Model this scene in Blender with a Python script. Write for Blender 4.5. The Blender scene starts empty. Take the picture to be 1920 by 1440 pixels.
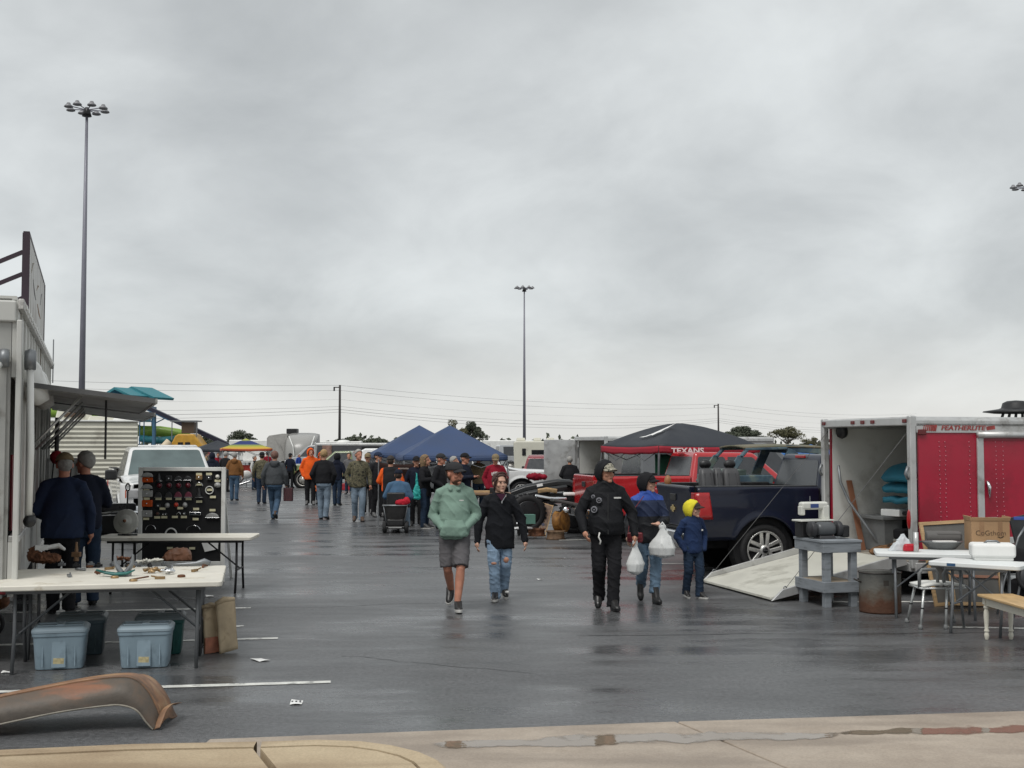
import bpy, bmesh, math, random
import numpy as np
from mathutils import Vector, Matrix, noise as mnoise

random.seed(7)
R = math.radians
SC = bpy.context.scene
COL = SC.collection

# ------------------------------------------------------------------ camera
FPX, CAMH = 2250.0, 2.0                     # focal length in photo pixels, eye height in metres
PITCH = math.atan(115 / FPX)
cd = bpy.data.cameras.new('camera')
cd.sensor_width = 36.0
cd.lens = FPX / 1920 * 36
cd.clip_start = 0.1
cd.clip_end = 3000
cam = bpy.data.objects.new('camera', cd)
cam.location = (0, 0, CAMH)
cam.rotation_euler = (math.pi / 2 + PITCH, 0, 0)
COL.objects.link(cam)
SC.camera = cam

# ------------------------------------------------------------------ sky, sun, exposure
W = bpy.data.worlds.new('World')
SC.world = W
W.use_nodes = True
nt = W.node_tree
nt.nodes.clear()
def N(tree, typ, **kw):
    n = tree.nodes.new(typ)
    for k, v in kw.items():
        if k[0] == '_':
            n.inputs[int(k[1:])].default_value = v
        else:
            setattr(n, k, v)
    return n
def L(tree, a, ao, b, bi):
    tree.links.new(a.outputs[ao], b.inputs[bi])
SUN_EL, SUN_AZ = R(58), R(150)
sky = N(nt, 'ShaderNodeTexSky', sky_type='NISHITA', sun_disc=False, sun_elevation=SUN_EL, sun_rotation=SUN_AZ)
tc = N(nt, 'ShaderNodeTexCoord')
sep = N(nt, 'ShaderNodeSeparateXYZ')
L(nt, tc, 'Generated', sep, 0)
# a cloud deck overhead: the view direction is projected on a high, gently curved plane
zc = N(nt, 'ShaderNodeMath', operation='MAXIMUM', _1=0.0); L(nt, sep, 'Z', zc, 0)
zd = N(nt, 'ShaderNodeMath', operation='ADD', _1=0.42); L(nt, zc, 0, zd, 0)
dx = N(nt, 'ShaderNodeMath', operation='DIVIDE'); L(nt, sep, 'X', dx, 0); L(nt, zd, 0, dx, 1)
dy = N(nt, 'ShaderNodeMath', operation='DIVIDE'); L(nt, sep, 'Y', dy, 0); L(nt, zd, 0, dy, 1)
cmb = N(nt, 'ShaderNodeCombineXYZ'); L(nt, dx, 0, cmb, 0); L(nt, dy, 0, cmb, 1)
mp = N(nt, 'ShaderNodeMapping'); mp.inputs['Location'].default_value = (3.1, 0.4, 0.0); mp.inputs['Rotation'].default_value = (0, 0, 0.5)
L(nt, cmb, 0, mp, 0)
n1 = N(nt, 'ShaderNodeTexNoise'); n1.inputs['Scale'].default_value = 1.25; n1.inputs['Detail'].default_value = 6; n1.inputs['Roughness'].default_value = 0.52; n1.inputs['Distortion'].default_value = 0.35
n2 = N(nt, 'ShaderNodeTexNoise'); n2.inputs['Scale'].default_value = 3.4; n2.inputs['Detail'].default_value = 7; n2.inputs['Roughness'].default_value = 0.55; n2.inputs['Distortion'].default_value = 0.3
L(nt, mp, 0, n1, 0); L(nt, mp, 0, n2, 0)
mix = N(nt, 'ShaderNodeMix', data_type='FLOAT'); mix.inputs[0].default_value = 0.44
L(nt, n1, 0, mix, 2); L(nt, n2, 0, mix, 3)
cr = N(nt, 'ShaderNodeValToRGB')
cr.color_ramp.interpolation = 'B_SPLINE'
e = cr.color_ramp.elements
e[0].position = 0.33; e[0].color = (0.292, 0.306, 0.31, 1)
e[1].position = 0.67; e[1].color = (0.565, 0.587, 0.586, 1)
m_ = e.new(0.5); m_.color = (0.412, 0.428, 0.430, 1)
L(nt, mix, 0, cr, 0)
# thinner, paler cloud low over the horizon
hr = N(nt, 'ShaderNodeMapRange', interpolation_type='SMOOTHSTEP'); L(nt, sep, 'Z', hr, 0)
hr.inputs[1].default_value = -0.01; hr.inputs[2].default_value = 0.12; hr.inputs[3].default_value = 0.78; hr.inputs[4].default_value = 0.0
mh = N(nt, 'ShaderNodeMix', data_type='RGBA'); L(nt, hr, 0, mh, 0); L(nt, cr, 0, mh, 6)
mh.inputs[7].default_value = (0.55, 0.545, 0.525, 1)
# the clear sky above the deck contributes a little
skm = N(nt, 'ShaderNodeMix', data_type='RGBA'); skm.inputs[0].default_value = 0.006
L(nt, mh, 2, skm, 6); L(nt, sky, 0, skm, 7)
bg = N(nt, 'ShaderNodeBackground'); bg.inputs[1].default_value = 1.0
L(nt, skm, 2, bg, 0)
wo = N(nt, 'ShaderNodeOutputWorld'); L(nt, bg, 0, wo, 0)

sl = bpy.data.lights.new('sun', 'SUN')
sl.energy = 1.5; sl.angle = R(28); sl.color = (1.0, 0.975, 0.94)
so = bpy.data.objects.new('sun', sl)
so.rotation_euler = (R(32), 0, R(-30))
so.location = (0, 0, 40)
COL.objects.link(so)
SC.view_settings.view_transform = 'Standard'
SC.view_settings.look = 'None'
SC.view_settings.exposure = 0.50
SC.view_settings.gamma = 1.0
SC.view_settings.use_curve_mapping = False
SC.cycles.max_bounces = 6
SC.cycles.glossy_bounces = 3
SC.cycles.transmission_bounces = 4
SC.cycles.sample_clamp_indirect = 4

# ------------------------------------------------------------------ survey helpers (photo pixel -> place in the lot)
_ct, _st = math.cos(PITCH), math.sin(PITCH)
def ray(px, py):
    a, b = px - 960, 720 - py
    return Vector((a, -b * _st + FPX * _ct, b * _ct + FPX * _st))
def G(px, py, z=0.0):
    r = ray(px, py); t = (z - CAMH) / r.z
    return Vector((r.x * t, r.y * t, z))
def A(px, py, d):
    r = ray(px, py); t = d / r.y
    return Vector((r.x * t, d, CAMH + r.z * t))

# ------------------------------------------------------------------ materials
MATS = {}
def mat(name, col, rough=0.6, metal=0.0, var=0.12, vs=6.0, bump=0.0, bs=60.0, coat=0.0, spec=0.5, dirt=None, ds=3.0, dk=0.5, trans=0.0, stretch=None, rvar=0.12):
    if name in MATS:
        return MATS[name]
    m = bpy.data.materials.new(name); m.use_nodes = True
    t = m.node_tree; b = t.nodes['Principled BSDF']
    b.inputs['Roughness'].default_value = rough
    b.inputs['Metallic'].default_value = metal
    b.inputs['Specular IOR Level'].default_value = spec
    if coat:
        b.inputs['Coat Weight'].default_value = coat; b.inputs['Coat Roughness'].default_value = 0.06
    if trans:
        b.inputs['Transmission Weight'].default_value = trans; b.inputs['IOR'].default_value = 1.2
    c = N(t, 'ShaderNodeTexCoord')
    src = c
    so_ = 'Object'
    if stretch:
        mpn = N(t, 'ShaderNodeMapping'); mpn.inputs['Scale'].default_value = stretch
        L(t, c, 'Object', mpn, 0); src = mpn; so_ = 0
    n = N(t, 'ShaderNodeTexNoise'); n.inputs['Scale'].default_value = vs; n.inputs['Detail'].default_value = 5
    L(t, src, so_, n, 0)
    mr = N(t, 'ShaderNodeMapRange'); L(t, n, 0, mr, 0)
    mr.inputs[1].default_value = 0.3; mr.inputs[2].default_value = 0.7
    mr.inputs[3].default_value = 1 - var; mr.inputs[4].default_value = 1 + var
    mx = N(t, 'ShaderNodeMix', data_type='RGBA', blend_type='MULTIPLY'); mx.inputs[0].default_value = 1.0
    mx.inputs[6].default_value = (*col, 1); L(t, mr, 0, mx, 7)
    last, lo = mx, 2
    if dirt:
        n3 = N(t, 'ShaderNodeTexNoise'); n3.inputs['Scale'].default_value = ds; n3.inputs['Detail'].default_value = 8; n3.inputs['Roughness'].default_value = 0.65
        L(t, src, so_, n3, 0)
        r3 = N(t, 'ShaderNodeMapRange', interpolation_type='SMOOTHSTEP'); L(t, n3, 0, r3, 0)
        r3.inputs[1].default_value = 1.0 - dk - 0.1; r3.inputs[2].default_value = 1.0 - dk + 0.1
        m3 = N(t, 'ShaderNodeMix', data_type='RGBA'); L(t, r3, 0, m3, 0); L(t, last, lo, m3, 6); m3.inputs[7].default_value = (*dirt, 1)
        last, lo = m3, 2
    L(t, last, lo, b, 'Base Color')
    if rvar:
        rr = N(t, 'ShaderNodeMapRange'); L(t, n, 0, rr, 0)
        rr.inputs[1].default_value = 0.3; rr.inputs[2].default_value = 0.7
        rr.inputs[3].default_value = max(0.02, rough - rvar); rr.inputs[4].default_value = min(1, rough + rvar)
        L(t, rr, 0, b, 'Roughness')
    if bump:
        nb = N(t, 'ShaderNodeTexNoise'); nb.inputs['Scale'].default_value = bs; nb.inputs['Detail'].default_value = 4
        L(t, src, so_, nb, 0)
        bp = N(t, 'ShaderNodeBump'); bp.inputs['Strength'].default_value = bump; bp.inputs['Distance'].default_value = 0.01
        L(t, nb, 0, bp, 'Height'); L(t, bp, 0, b, 'Normal')
    MATS[name] = m
    return m
def cloth(name, col, rough=0.9, var=0.16, bump=0.35):
    return mat('cloth_' + name, col, rough, 0, var, 5, bump, 45, spec=0.25)
def ramp_mat(name, stops, scale, rough=0.85, detail=2.0, kind='noise', axis=None, interp='CONSTANT', bump=0.25):
    """colour bands over a noise (camouflage, rust, foliage) or over one object axis (colour blocked garment)"""
    if name in MATS:
        return MATS[name]
    m = bpy.data.materials.new(name); m.use_nodes = True
    t = m.node_tree; b = t.nodes['Principled BSDF']; b.inputs['Roughness'].default_value = rough
    b.inputs['Specular IOR Level'].default_value = 0.3
    c = N(t, 'ShaderNodeTexCoord')
    r = N(t, 'ShaderNodeValToRGB'); r.color_ramp.interpolation = interp
    els = r.color_ramp.elements
    while len(els) < len(stops):
        els.new(0.5)
    for i, (p, cc) in enumerate(stops):
        els[i].position = p
    for i, (p, cc) in enumerate(stops):
        els[i].color = (*cc, 1)
    if axis is not None:
        s = N(t, 'ShaderNodeSeparateXYZ'); L(t, c, 'Object', s, 0)
        nz = N(t, 'ShaderNodeTexNoise'); nz.inputs['Scale'].default_value = 8; L(t, c, 'Object', nz, 0)
        ad = N(t, 'ShaderNodeMath', operation='MULTIPLY_ADD', _1=0.02); L(t, nz, 0, ad, 0); L(t, s, axis, ad, 2)
        mr = N(t, 'ShaderNodeMapRange'); L(t, ad, 0, mr, 0)
        mr.inputs[1].default_value = scale[0]; mr.inputs[2].default_value = scale[1]
        L(t, mr, 0, r, 0)
    else:
        n = N(t, 'ShaderNodeTexNoise'); n.inputs['Scale'].default_value = scale; n.inputs['Detail'].default_value = detail
        n.inputs['Distortion'].default_value = 0.6
        L(t, c, 'Object', n, 0); L(t, n, 0, r, 0)
    L(t, r, 0, b, 'Base Color')
    nb = N(t, 'ShaderNodeTexNoise'); nb.inputs['Scale'].default_value = 40; L(t, c, 'Object', nb, 0)
    bp = N(t, 'ShaderNodeBump'); bp.inputs['Strength'].default_value = bump; bp.inputs['Distance'].default_value = 0.01
    L(t, nb, 0, bp, 'Height'); L(t, bp, 0, b, 'Normal')
    MATS[name] = m
    return m

# ------------------------------------------------------------------ mesh builder
class MB:
    def __init__(s):
        s.v = []; s.f = []; s.M = Matrix.Identity(4)
    def add(s, vs, fs):
        o = len(s.v)
        s.v += [s.M @ Vector(p) for p in vs]
        s.f += [tuple(i + o for i in q) for q in fs]
        return s
    def box(s, c, d, rz=0, rx=0, ry=0, taper=1.0):
        m = Matrix.Translation(c) @ Matrix.Rotation(rz, 4, 'Z') @ Matrix.Rotation(ry, 4, 'Y') @ Matrix.Rotation(rx, 4, 'X')
        x, y, z = d[0] / 2, d[1] / 2, d[2] / 2
        P = [(-x, -y, -z), (x, -y, -z), (x, y, -z), (-x, y, -z), (-x * taper, -y * taper, z), (x * taper, -y * taper, z), (x * taper, y * taper, z), (-x * taper, y * taper, z)]
        return s.add([m @ Vector(p) for p in P], [(3, 2, 1, 0), (4, 5, 6, 7), (0, 1, 5, 4), (1, 2, 6, 5), (2, 3, 7, 6), (3, 0, 4, 7)])
    def bar(s, a, b, w, h=None, up=(0, 0, 1)):
        a, b = Vector(a), Vector(b); h = h or w
        d = (b - a).normalized(); u = Vector(up)
        if abs(d.dot(u)) > 0.98: u = Vector((0, 1, 0))
        x = d.cross(u).normalized() * w / 2; y = x.cross(d).normalized() * h / 2
        P = [a - x - y, a + x - y, a + x + y, a - x + y, b - x - y, b + x - y, b + x + y, b - x + y]
        return s.add(P, [(3, 2, 1, 0), (4, 5, 6, 7), (0, 1, 5, 4), (1, 2, 6, 5), (2, 3, 7, 6), (3, 0, 4, 7)])
    def tube(s, pts, r, n=8, cap=True, flat=1.0):
        pts = [Vector(p) for p in pts]; k = len(pts)
        rs = r if isinstance(r, (list, tuple)) else [r] * k
        vs = []; fs = []
        ref = None
        for i, p in enumerate(pts):
            d = (pts[min(i + 1, k - 1)] - pts[max(i - 1, 0)]).normalized()
            if ref is None:
                ref = Vector((0, 0, 1)) if abs(d.z) < 0.9 else Vector((0, 1, 0))
            x = ref - d * ref.dot(d)
            x = x.normalized() if x.length > 1e-6 else d.orthogonal().normalized()
            ref = x; y = d.cross(x)
            for j in range(n):
                a = 2 * math.pi * j / n
                vs.append(p + x * math.cos(a) * rs[i] * flat + y * math.sin(a) * rs[i])
        for i in range(k - 1):
            for j in range(n):
                fs.append((i * n + j, i * n + (j + 1) % n, (i + 1) * n + (j + 1) % n, (i + 1) * n + j))
        if cap:
            fs.append(tuple(range(n - 1, -1, -1))); fs.append(tuple((k - 1) * n + j for j in range(n)))
        return s.add(vs, fs)
    def capsule(s, a, b, ra, rb, n=12):
        a, b = Vector(a), Vector(b); d = (b - a)
        ln = d.length
        d = d / ln if ln > 1e-6 else Vector((0, 0, 1))
        pts = []; rs = []
        for t in (-0.98, -0.8, -0.45): pts.append(a + d * ra * t); rs.append(ra * math.sqrt(1 - t * t))
        for t in (0, 0.25, 0.5, 0.75, 1): pts.append(a + d * ln * t); rs.append(ra + (rb - ra) * t)
        for t in (0.45, 0.8, 0.98): pts.append(b + d * rb * t); rs.append(rb * math.sqrt(1 - t * t))
        return s.tube(pts, rs, n)
    def ell(s, c, r, nu=14, nv=9, M=None):
        c = Vector(c); vs = []; fs = []
        M = M or Matrix.Identity(3)
        for i in range(nv + 1):
            t = math.pi * i / nv
            for j in range(nu):
                a = 2 * math.pi * j / nu
                vs.append(c + M @ Vector((r[0] * math.sin(t) * math.cos(a), r[1] * math.sin(t) * math.sin(a), r[2] * math.cos(t))))
        for i in range(nv):
            for j in range(nu):
                q = (i * nu + j, (i + 1) * nu + j, (i + 1) * nu + (j + 1) % nu, i * nu + (j + 1) % nu)
                fs.append(q)
        return s.add(vs, fs)
    def rings(s, rs, n=20, cap=True, pw=1.0):
        """stack of ellipses (z, cx, cy, rx, ry), superellipse power pw"""
        vs = []; fs = []; k = len(rs)
        for (z, cx, cy, rx, ry) in rs:
            for j in range(n):
                a = 2 * math.pi * j / n; c, q = math.cos(a), math.sin(a)
                vs.append((cx + rx * math.copysign(abs(c) ** pw, c), cy + ry * math.copysign(abs(q) ** pw, q), z))
        for i in range(k - 1):
            for j in range(n):
                fs.append((i * n + j, i * n + (j + 1) % n, (i + 1) * n + (j + 1) % n, (i + 1) * n + j))
        if cap:
            fs.append(tuple(range(n - 1, -1, -1))); fs.append(tuple((k - 1) * n + j for j in range(n)))
        return s.add(vs, fs)
    def lathe(s, prof, n=24, M=None, close=False):
        M = M or Matrix.Identity(4); vs = []; fs = []; k = len(prof)
        for (r, z) in prof:
            for j in range(n):
                a = 2 * math.pi * j / n
                vs.append(M @ Vector((r * math.cos(a), r * math.sin(a), z)))
        for i in range(k if close else k - 1):
            i2 = (i + 1) % k
            for j in range(n):
                fs.append((i * n + j, i * n + (j + 1) % n, i2 * n + (j + 1) % n, i2 * n + j))
        if not close:
            if prof[0][0] > 1e-4: fs.append(tuple(range(n - 1, -1, -1)))
            if prof[-1][0] > 1e-4: fs.append(tuple((k - 1) * n + j for j in range(n)))
        return s.add(vs, fs)
    def prism(s, poly, a, b, axis='Y', scale_b=None):
        """polygon in the plane across the axis, pushed from a to b"""
        def p3(p, t):
            return {'Y': (p[0], t, p[1]), 'X': (t, p[0], p[1]), 'Z': (p[0], p[1], t)}[axis]
        n = len(poly)
        vs = [p3(p, a) for p in poly] + [p3(p, b) for p in poly]
        fs = [tuple(range(n)), tuple(range(2 * n - 1, n - 1, -1))]
        fs += [((i + 1) % n, i, n + i, n + (i + 1) % n) for i in range(n)]
        return s.add(vs, fs)
    def grid(s, fn, nu, nv):
        vs = [fn(i / nu, j / nv) for i in range(nu + 1) for j in range(nv + 1)]
        fs = [(i * (nv + 1) + j, (i + 1) * (nv + 1) + j, (i + 1) * (nv + 1) + j + 1, i * (nv + 1) + j + 1) for i in range(nu) for j in range(nv)]
        return s.add(vs, fs)
    def mesh(s, name='mesh'):
        me = bpy.data.meshes.new(name)
        me.from_pydata([tuple(p) for p in s.v], [], s.f)
        bm = bmesh.new(); bm.from_mesh(me)
        bmesh.ops.remove_doubles(bm, verts=bm.verts, dist=1e-5)
        bmesh.ops.recalc_face_normals(bm, faces=bm.faces)
        bm.to_mesh(me); bm.free()
        return me
    def build(s, name, m, parent=None, bevel=0.0, smooth=False, solid=0.0, loc=None, rz=0.0, seg=2, off=0.0):
        me = s.mesh(name)
        me.materials.append(m)
        return link(name, me, parent, bevel, smooth, solid, loc, rz, seg, off)

def link(name, me, parent=None, bevel=0.0, smooth=False, solid=0.0, loc=None, rz=0.0, seg=2, off=0.0):
    o = bpy.data.objects.new(name, me); COL.objects.link(o)
    if parent: o.parent = parent
    if loc is not None: o.location = loc
    o.rotation_euler.z = rz
    if smooth or bevel:
        me.polygons.foreach_set('use_smooth', [True] * len(me.polygons))
        if not smooth or bevel:
            me.set_sharp_from_angle(angle=R(38))
    if solid:
        md = o.modifiers.new('thickness', 'SOLIDIFY'); md.thickness = solid; md.offset = off
    if bevel:
        md = o.modifiers.new('bevel', 'BEVEL'); md.width = bevel; md.segments = seg; md.limit_method = 'ANGLE'; md.angle_limit = R(40); md.harden_normals = True
    return o
def tag(o, label, cat, group=None):
    o['label'] = label; o['category'] = cat
    if group: o['group'] = group
    return o
def thing(name, label, cat, loc=(0, 0, 0), rz=0.0, group=None, scale=1.0):
    o = bpy.data.objects.new(name, None); COL.objects.link(o)
    o.empty_display_size = 0.1
    o.location = loc; o.rotation_euler.z = rz; o.scale = (scale,) * 3
    return tag(o, label, cat, group)
def struct(o):
    o['kind'] = 'structure'; return o
def dup(root, loc, rz, label, group=None):
    r = root.copy(); COL.objects.link(r); r.location = loc; r.rotation_euler.z = rz; r['label'] = label
    if group: r['group'] = group
    for ch in list(root.children):
        c = ch.copy(); COL.objects.link(c); c.parent = r
        for g in list(ch.children):
            d = g.copy(); COL.objects.link(d); d.parent = c
    return r
def text(name, body, size, m, parent, loc, rot, depth=0.004, sx=1.0, bold=0.0, shear=0.0):
    cu = bpy.data.curves.new(name, 'FONT'); cu.body = body; cu.size = size; cu.extrude = depth; cu.align_x = 'CENTER'; cu.align_y = 'CENTER'; cu.offset = bold; cu.resolution_u = 4; cu.shear = shear
    o = bpy.data.objects.new(name + '_curve', cu); COL.objects.link(o)
    dg = bpy.context.evaluated_depsgraph_get()
    me = bpy.data.meshes.new_from_object(o.evaluated_get(dg))
    bpy.data.objects.remove(o); bpy.data.curves.remove(cu)
    me.materials.clear(); me.materials.append(m)
    t = bpy.data.objects.new(name, me); COL.objects.link(t)
    t.parent = parent; t.location = loc; t.rotation_euler = rot; t.scale = (sx, 1, 1)
    return t

# shared materials
M_WHITE = mat('white_paint', (0.72, 0.72, 0.69), 0.4, var=0.08, vs=3, dirt=(0.42, 0.40, 0.36), ds=2.2, dk=0.36)
M_ALU = mat('aluminium', (0.55, 0.55, 0.54), 0.42, 0.55, 0.12, 4, 0.04, 30, dirt=(0.30, 0.29, 0.27), ds=3, dk=0.38)
M_CHROME = mat('chrome', (0.72, 0.73, 0.74), 0.12, 1.0, 0.05, 6)
M_STEEL = mat('grey_steel', (0.22, 0.23, 0.24), 0.45, 0.6, 0.15, 8)
M_BLACK = mat('black_plastic', (0.012, 0.012, 0.013), 0.45, var=0.25, vs=9)
M_RUBBER = mat('rubber', (0.014, 0.014, 0.015), 0.75, var=0.25, vs=14, bump=0.3, bs=90)
M_GLASS = mat('dark_glass', (0.012, 0.014, 0.016), 0.06, var=0.1, spec=0.6, rvar=0.02)
M_TINT = mat('tinted_glass', (0.035, 0.038, 0.042), 0.22, var=0.15, spec=0.7, rvar=0.05)
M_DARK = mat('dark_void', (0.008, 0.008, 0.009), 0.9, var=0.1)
M_WOOD = mat('pine_wood', (0.50, 0.33, 0.17), 0.6, var=0.22, vs=4, bump=0.15, bs=30, stretch=(1, 12, 12))
M_CREAM = mat('cream_plastic', (0.70, 0.68, 0.60), 0.55, var=0.06, vs=3, bump=0.06, bs=90, dirt=(0.5, 0.46, 0.38), ds=2.6, dk=0.34)
M_RED = mat('red_plastic', (0.36, 0.012, 0.014), 0.3, var=0.15, coat=0.3)
M_PAPER = mat('paper', (0.75, 0.75, 0.73), 0.8, var=0.06)
M_SKIN = mat('skin', (0.47, 0.235, 0.155), 0.55, var=0.10, vs=14, bump=0.08, bs=60, spec=0.35)
M_SKIN2 = mat('skin_pale', (0.56, 0.33, 0.24), 0.55, var=0.08, vs=14, bump=0.06, bs=60, spec=0.35)
M_SKIN3 = mat('skin_ruddy', (0.46, 0.205, 0.135), 0.55, var=0.12, vs=14, bump=0.08, bs=60, spec=0.35)

# ------------------------------------------------------------------ ground
def asphalt_material():
    m = bpy.data.materials.new('wet_asphalt'); m.use_nodes = True
    t = m.node_tree; b = t.nodes['Principled BSDF']
    c = N(t, 'ShaderNodeTexCoord')
    # broad wet/dry patches drawn out along the paving lanes
    mp1 = N(t, 'ShaderNodeMapping'); mp1.inputs['Rotation'].default_value = (0, 0, R(-8)); mp1.inputs['Scale'].default_value = (0.22, 0.55, 1); L(t, c, 'Object', mp1, 0)
    a = N(t, 'ShaderNodeTexNoise'); a.inputs['Scale'].default_value = 1.0; a.inputs['Detail'].default_value = 6; a.inputs['Roughness'].default_value = 0.6; a.inputs['Distortion'].default_value = 0.4; L(t, mp1, 0, a, 0)
    mp2 = N(t, 'ShaderNodeMapping'); mp2.inputs['Rotation'].default_value = (0, 0, R(-8)); mp2.inputs['Scale'].default_value = (0.55, 1.7, 1); L(t, c, 'Object', mp2, 0)
    s2 = N(t, 'ShaderNodeTexNoise'); s2.inputs['Scale'].default_value = 1.0; s2.inputs['Detail'].default_value = 5; s2.inputs['Roughness'].default_value = 0.62; L(t, mp2, 0, s2, 0)
    g = N(t, 'ShaderNodeTexNoise'); g.inputs['Scale'].default_value = 140; g.inputs['Detail'].default_value = 3; L(t, c, 'Object', g, 0)
    v = N(t, 'ShaderNodeTexVoronoi'); v.inputs['Scale'].default_value = 110; L(t, c, 'Object', v, 0)
    # base colour: dark binder with lighter aggregate
    r1 = N(t, 'ShaderNodeValToRGB'); els = r1.color_ramp.elements
    els[0].position = 0.3; els[0].color = (0.030, 0.0305, 0.0315, 1); els[1].position = 0.75; els[1].color = (0.155, 0.157, 0.161, 1)
    L(t, g, 0, r1, 0)
    mxc = N(t, 'ShaderNodeMix', data_type='RGBA', blend_type='MULTIPLY'); mxc.inputs[0].default_value = 1
    L(t, r1, 0, mxc, 6)
    r2 = N(t, 'ShaderNodeMapRange'); L(t, s2, 0, r2, 0); r2.inputs[1].default_value = 0.3; r2.inputs[2].default_value = 0.7; r2.inputs[3].default_value = 0.6; r2.inputs[4].default_value = 1.35
    gm = N(t, 'ShaderNodeTexNoise'); gm.inputs['Scale'].default_value = 26; gm.inputs['Detail'].default_value = 7; gm.inputs['Roughness'].default_value = 0.7; L(t, c, 'Object', gm, 0)
    rgm = N(t, 'ShaderNodeMapRange'); L(t, gm, 0, rgm, 0); rgm.inputs[1].default_value = 0.32; rgm.inputs[2].default_value = 0.68; rgm.inputs[3].default_value = 0.55; rgm.inputs[4].default_value = 1.5
    mm = N(t, 'ShaderNodeMath', operation='MULTIPLY'); L(t, r2, 0, mm, 0); L(t, rgm, 0, mm, 1)
    L(t, mm, 0, mxc, 7)
    # thin pale scuffs and scratches
    mp4 = N(t, 'ShaderNodeMapping'); mp4.inputs['Rotation'].default_value = (0, 0, R(20)); mp4.inputs['Scale'].default_value = (0.7, 9, 1); L(t, c, 'Object', mp4, 0)
    sc = N(t, 'ShaderNodeTexNoise'); sc.inputs['Scale'].default_value = 1.0; sc.inputs['Detail'].default_value = 4; sc.inputs['Distortion'].default_value = 1.5; L(t, mp4, 0, sc, 0)
    r4 = N(t, 'ShaderNodeMapRange'); L(t, sc, 0, r4, 0); r4.inputs[1].default_value = 0.68; r4.inputs[2].default_value = 0.76; r4.inputs[3].default_value = 0.0; r4.inputs[4].default_value = 0.35
    mx4 = N(t, 'ShaderNodeMix', data_type='RGBA'); L(t, r4, 0, mx4, 0); L(t, mxc, 2, mx4, 6); mx4.inputs[7].default_value = (0.10, 0.10, 0.105, 1)
    # long straight crack / seam lines across the lot
    L(t, mx4, 2, b, 'Base Color')
    # roughness: film of water in the wet patches
    mxr = N(t, 'ShaderNodeMix', data_type='FLOAT'); mxr.inputs[0].default_value = 0.45; L(t, a, 0, mxr, 2); L(t, s2, 0, mxr, 3)
    rr = N(t, 'ShaderNodeMapRange', interpolation_type='SMOOTHSTEP'); L(t, mxr, 0, rr, 0); rr.inputs[1].default_value = 0.36; rr.inputs[2].default_value = 0.60; rr.inputs[3].default_value = 0.16; rr.inputs[4].default_value = 0.50
    L(t, rr, 0, b, 'Roughness')
    b.inputs['Specular IOR Level'].default_value = 0.5
    hb0 = N(t, 'ShaderNodeMath', operation='MULTIPLY_ADD', _1=0.6); L(t, v, 0, hb0, 0); L(t, g, 0, hb0, 2)
    hb = N(t, 'ShaderNodeMath', operation='MULTIPLY_ADD', _1=2.2); L(t, gm, 0, hb, 0); L(t, hb0, 0, hb, 2)
    bp = N(t, 'ShaderNodeBump'); bp.inputs['Distance'].default_value = 0.004; L(t, hb, 0, bp, 'Height')
    st = N(t, 'ShaderNodeMapRange'); L(t, rr, 0, st, 0); st.inputs[1].default_value = 0.22; st.inputs[2].default_value = 0.5; st.inputs[3].default_value = 0.10; st.inputs[4].default_value = 0.55
    L(t, st, 0, bp, 'Strength')
    bp2 = N(t, 'ShaderNodeBump'); bp2.inputs['Distance'].default_value = 0.05; bp2.inputs['Strength'].default_value = 0.06; L(t, s2, 0, bp2, 'Height'); L(t, bp, 0, bp2, 'Normal')
    L(t, bp2, 0, b, 'Normal')
    return m
M_ASPH = asphalt_material()
b = MB(); b.grid(lambda u, v: (-700 + 1400 * u, -60 + 1460 * v, 0), 20, 20)
struct(b.build('asphalt_lot', M_ASPH))

M_LINE = mat('line_paint', (0.62, 0.62, 0.58), 0.5, var=0.15, vs=8, bump=0.2, bs=120, dirt=(0.06, 0.06, 0.065), ds=9, dk=0.40)
def stripe(a, b_, w=0.10):
    a, b_ = Vector(a), Vector(b_); d = (b_ - a); n = Vector((-d.y, d.x, 0)).normalized() * w / 2
    k = max(2, int(d.length / 0.25))
    m = MB()
    def fn(u, v):
        p = a + d * u + n * (2 * v - 1) * (1 + 0.25 * (mnoise.noise((u * d.length * 4, v * 9, a.x)))) + Vector((0, 0, 0.004))
        return p
    m.grid(fn, k, 2)
    return struct(m.build('parking_line', M_LINE))
sdir = Vector((0.988, 0.153, 0))
for (px, py) in ((620, 1279), (521, 1197), (470, 1140)):
    e_ = G(px, py); stripe(e_ - sdir * 5.2, e_)
stripe(G(432, 1175), G(457, 1174), 0.08)
for (px, py, px2, py2) in ((1778, 1176, 1990, 1180), (1560, 1129, 1800, 1128), (1236, 1057, 1400, 1058), (1048, 1013, 1180, 1011), (1000, 985, 1090, 984)):
    stripe(G(px, py), G(px2, py2), 0.10)
for (px, py) in ((405, 1100), (330, 1062)):
    e_ = G(px, py); stripe(e_ - sdir * 4.0, e_)

# sealed cracks wandering over the paving
M_SEAL = mat('crack_sealant', (0.012, 0.012, 0.013), 0.35, var=0.2)
def crack(p0, p1, seed, w=0.02):
    a, b_ = G(*p0), G(*p1); d = b_ - a; n = Vector((-d.y, d.x, 0)).normalized(); k = 60; q = MB()
    q.grid(lambda u, v: a + d * u + n * (0.10 * mnoise.noise((u * 4, seed, 0)) + 0.03 * mnoise.noise((u * 17, seed, 1)) + (v - 0.5) * w * (0.6 + 0.8 * abs(mnoise.noise((u * 11, seed, 5))))) + Vector((0, 0, 0.003)), k, 1)
    return struct(q.build('sealed_crack', M_SEAL))
crack((440, 1143), (905, 1128), 1); crack((1080, 1192), (1900, 1186), 2); crack((420, 985), (1000, 980), 3, 0.03); crack((560, 1040), (1010, 1046), 4, 0.02)
crack((640, 1230), (1000, 1262), 5, 0.014)

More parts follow.
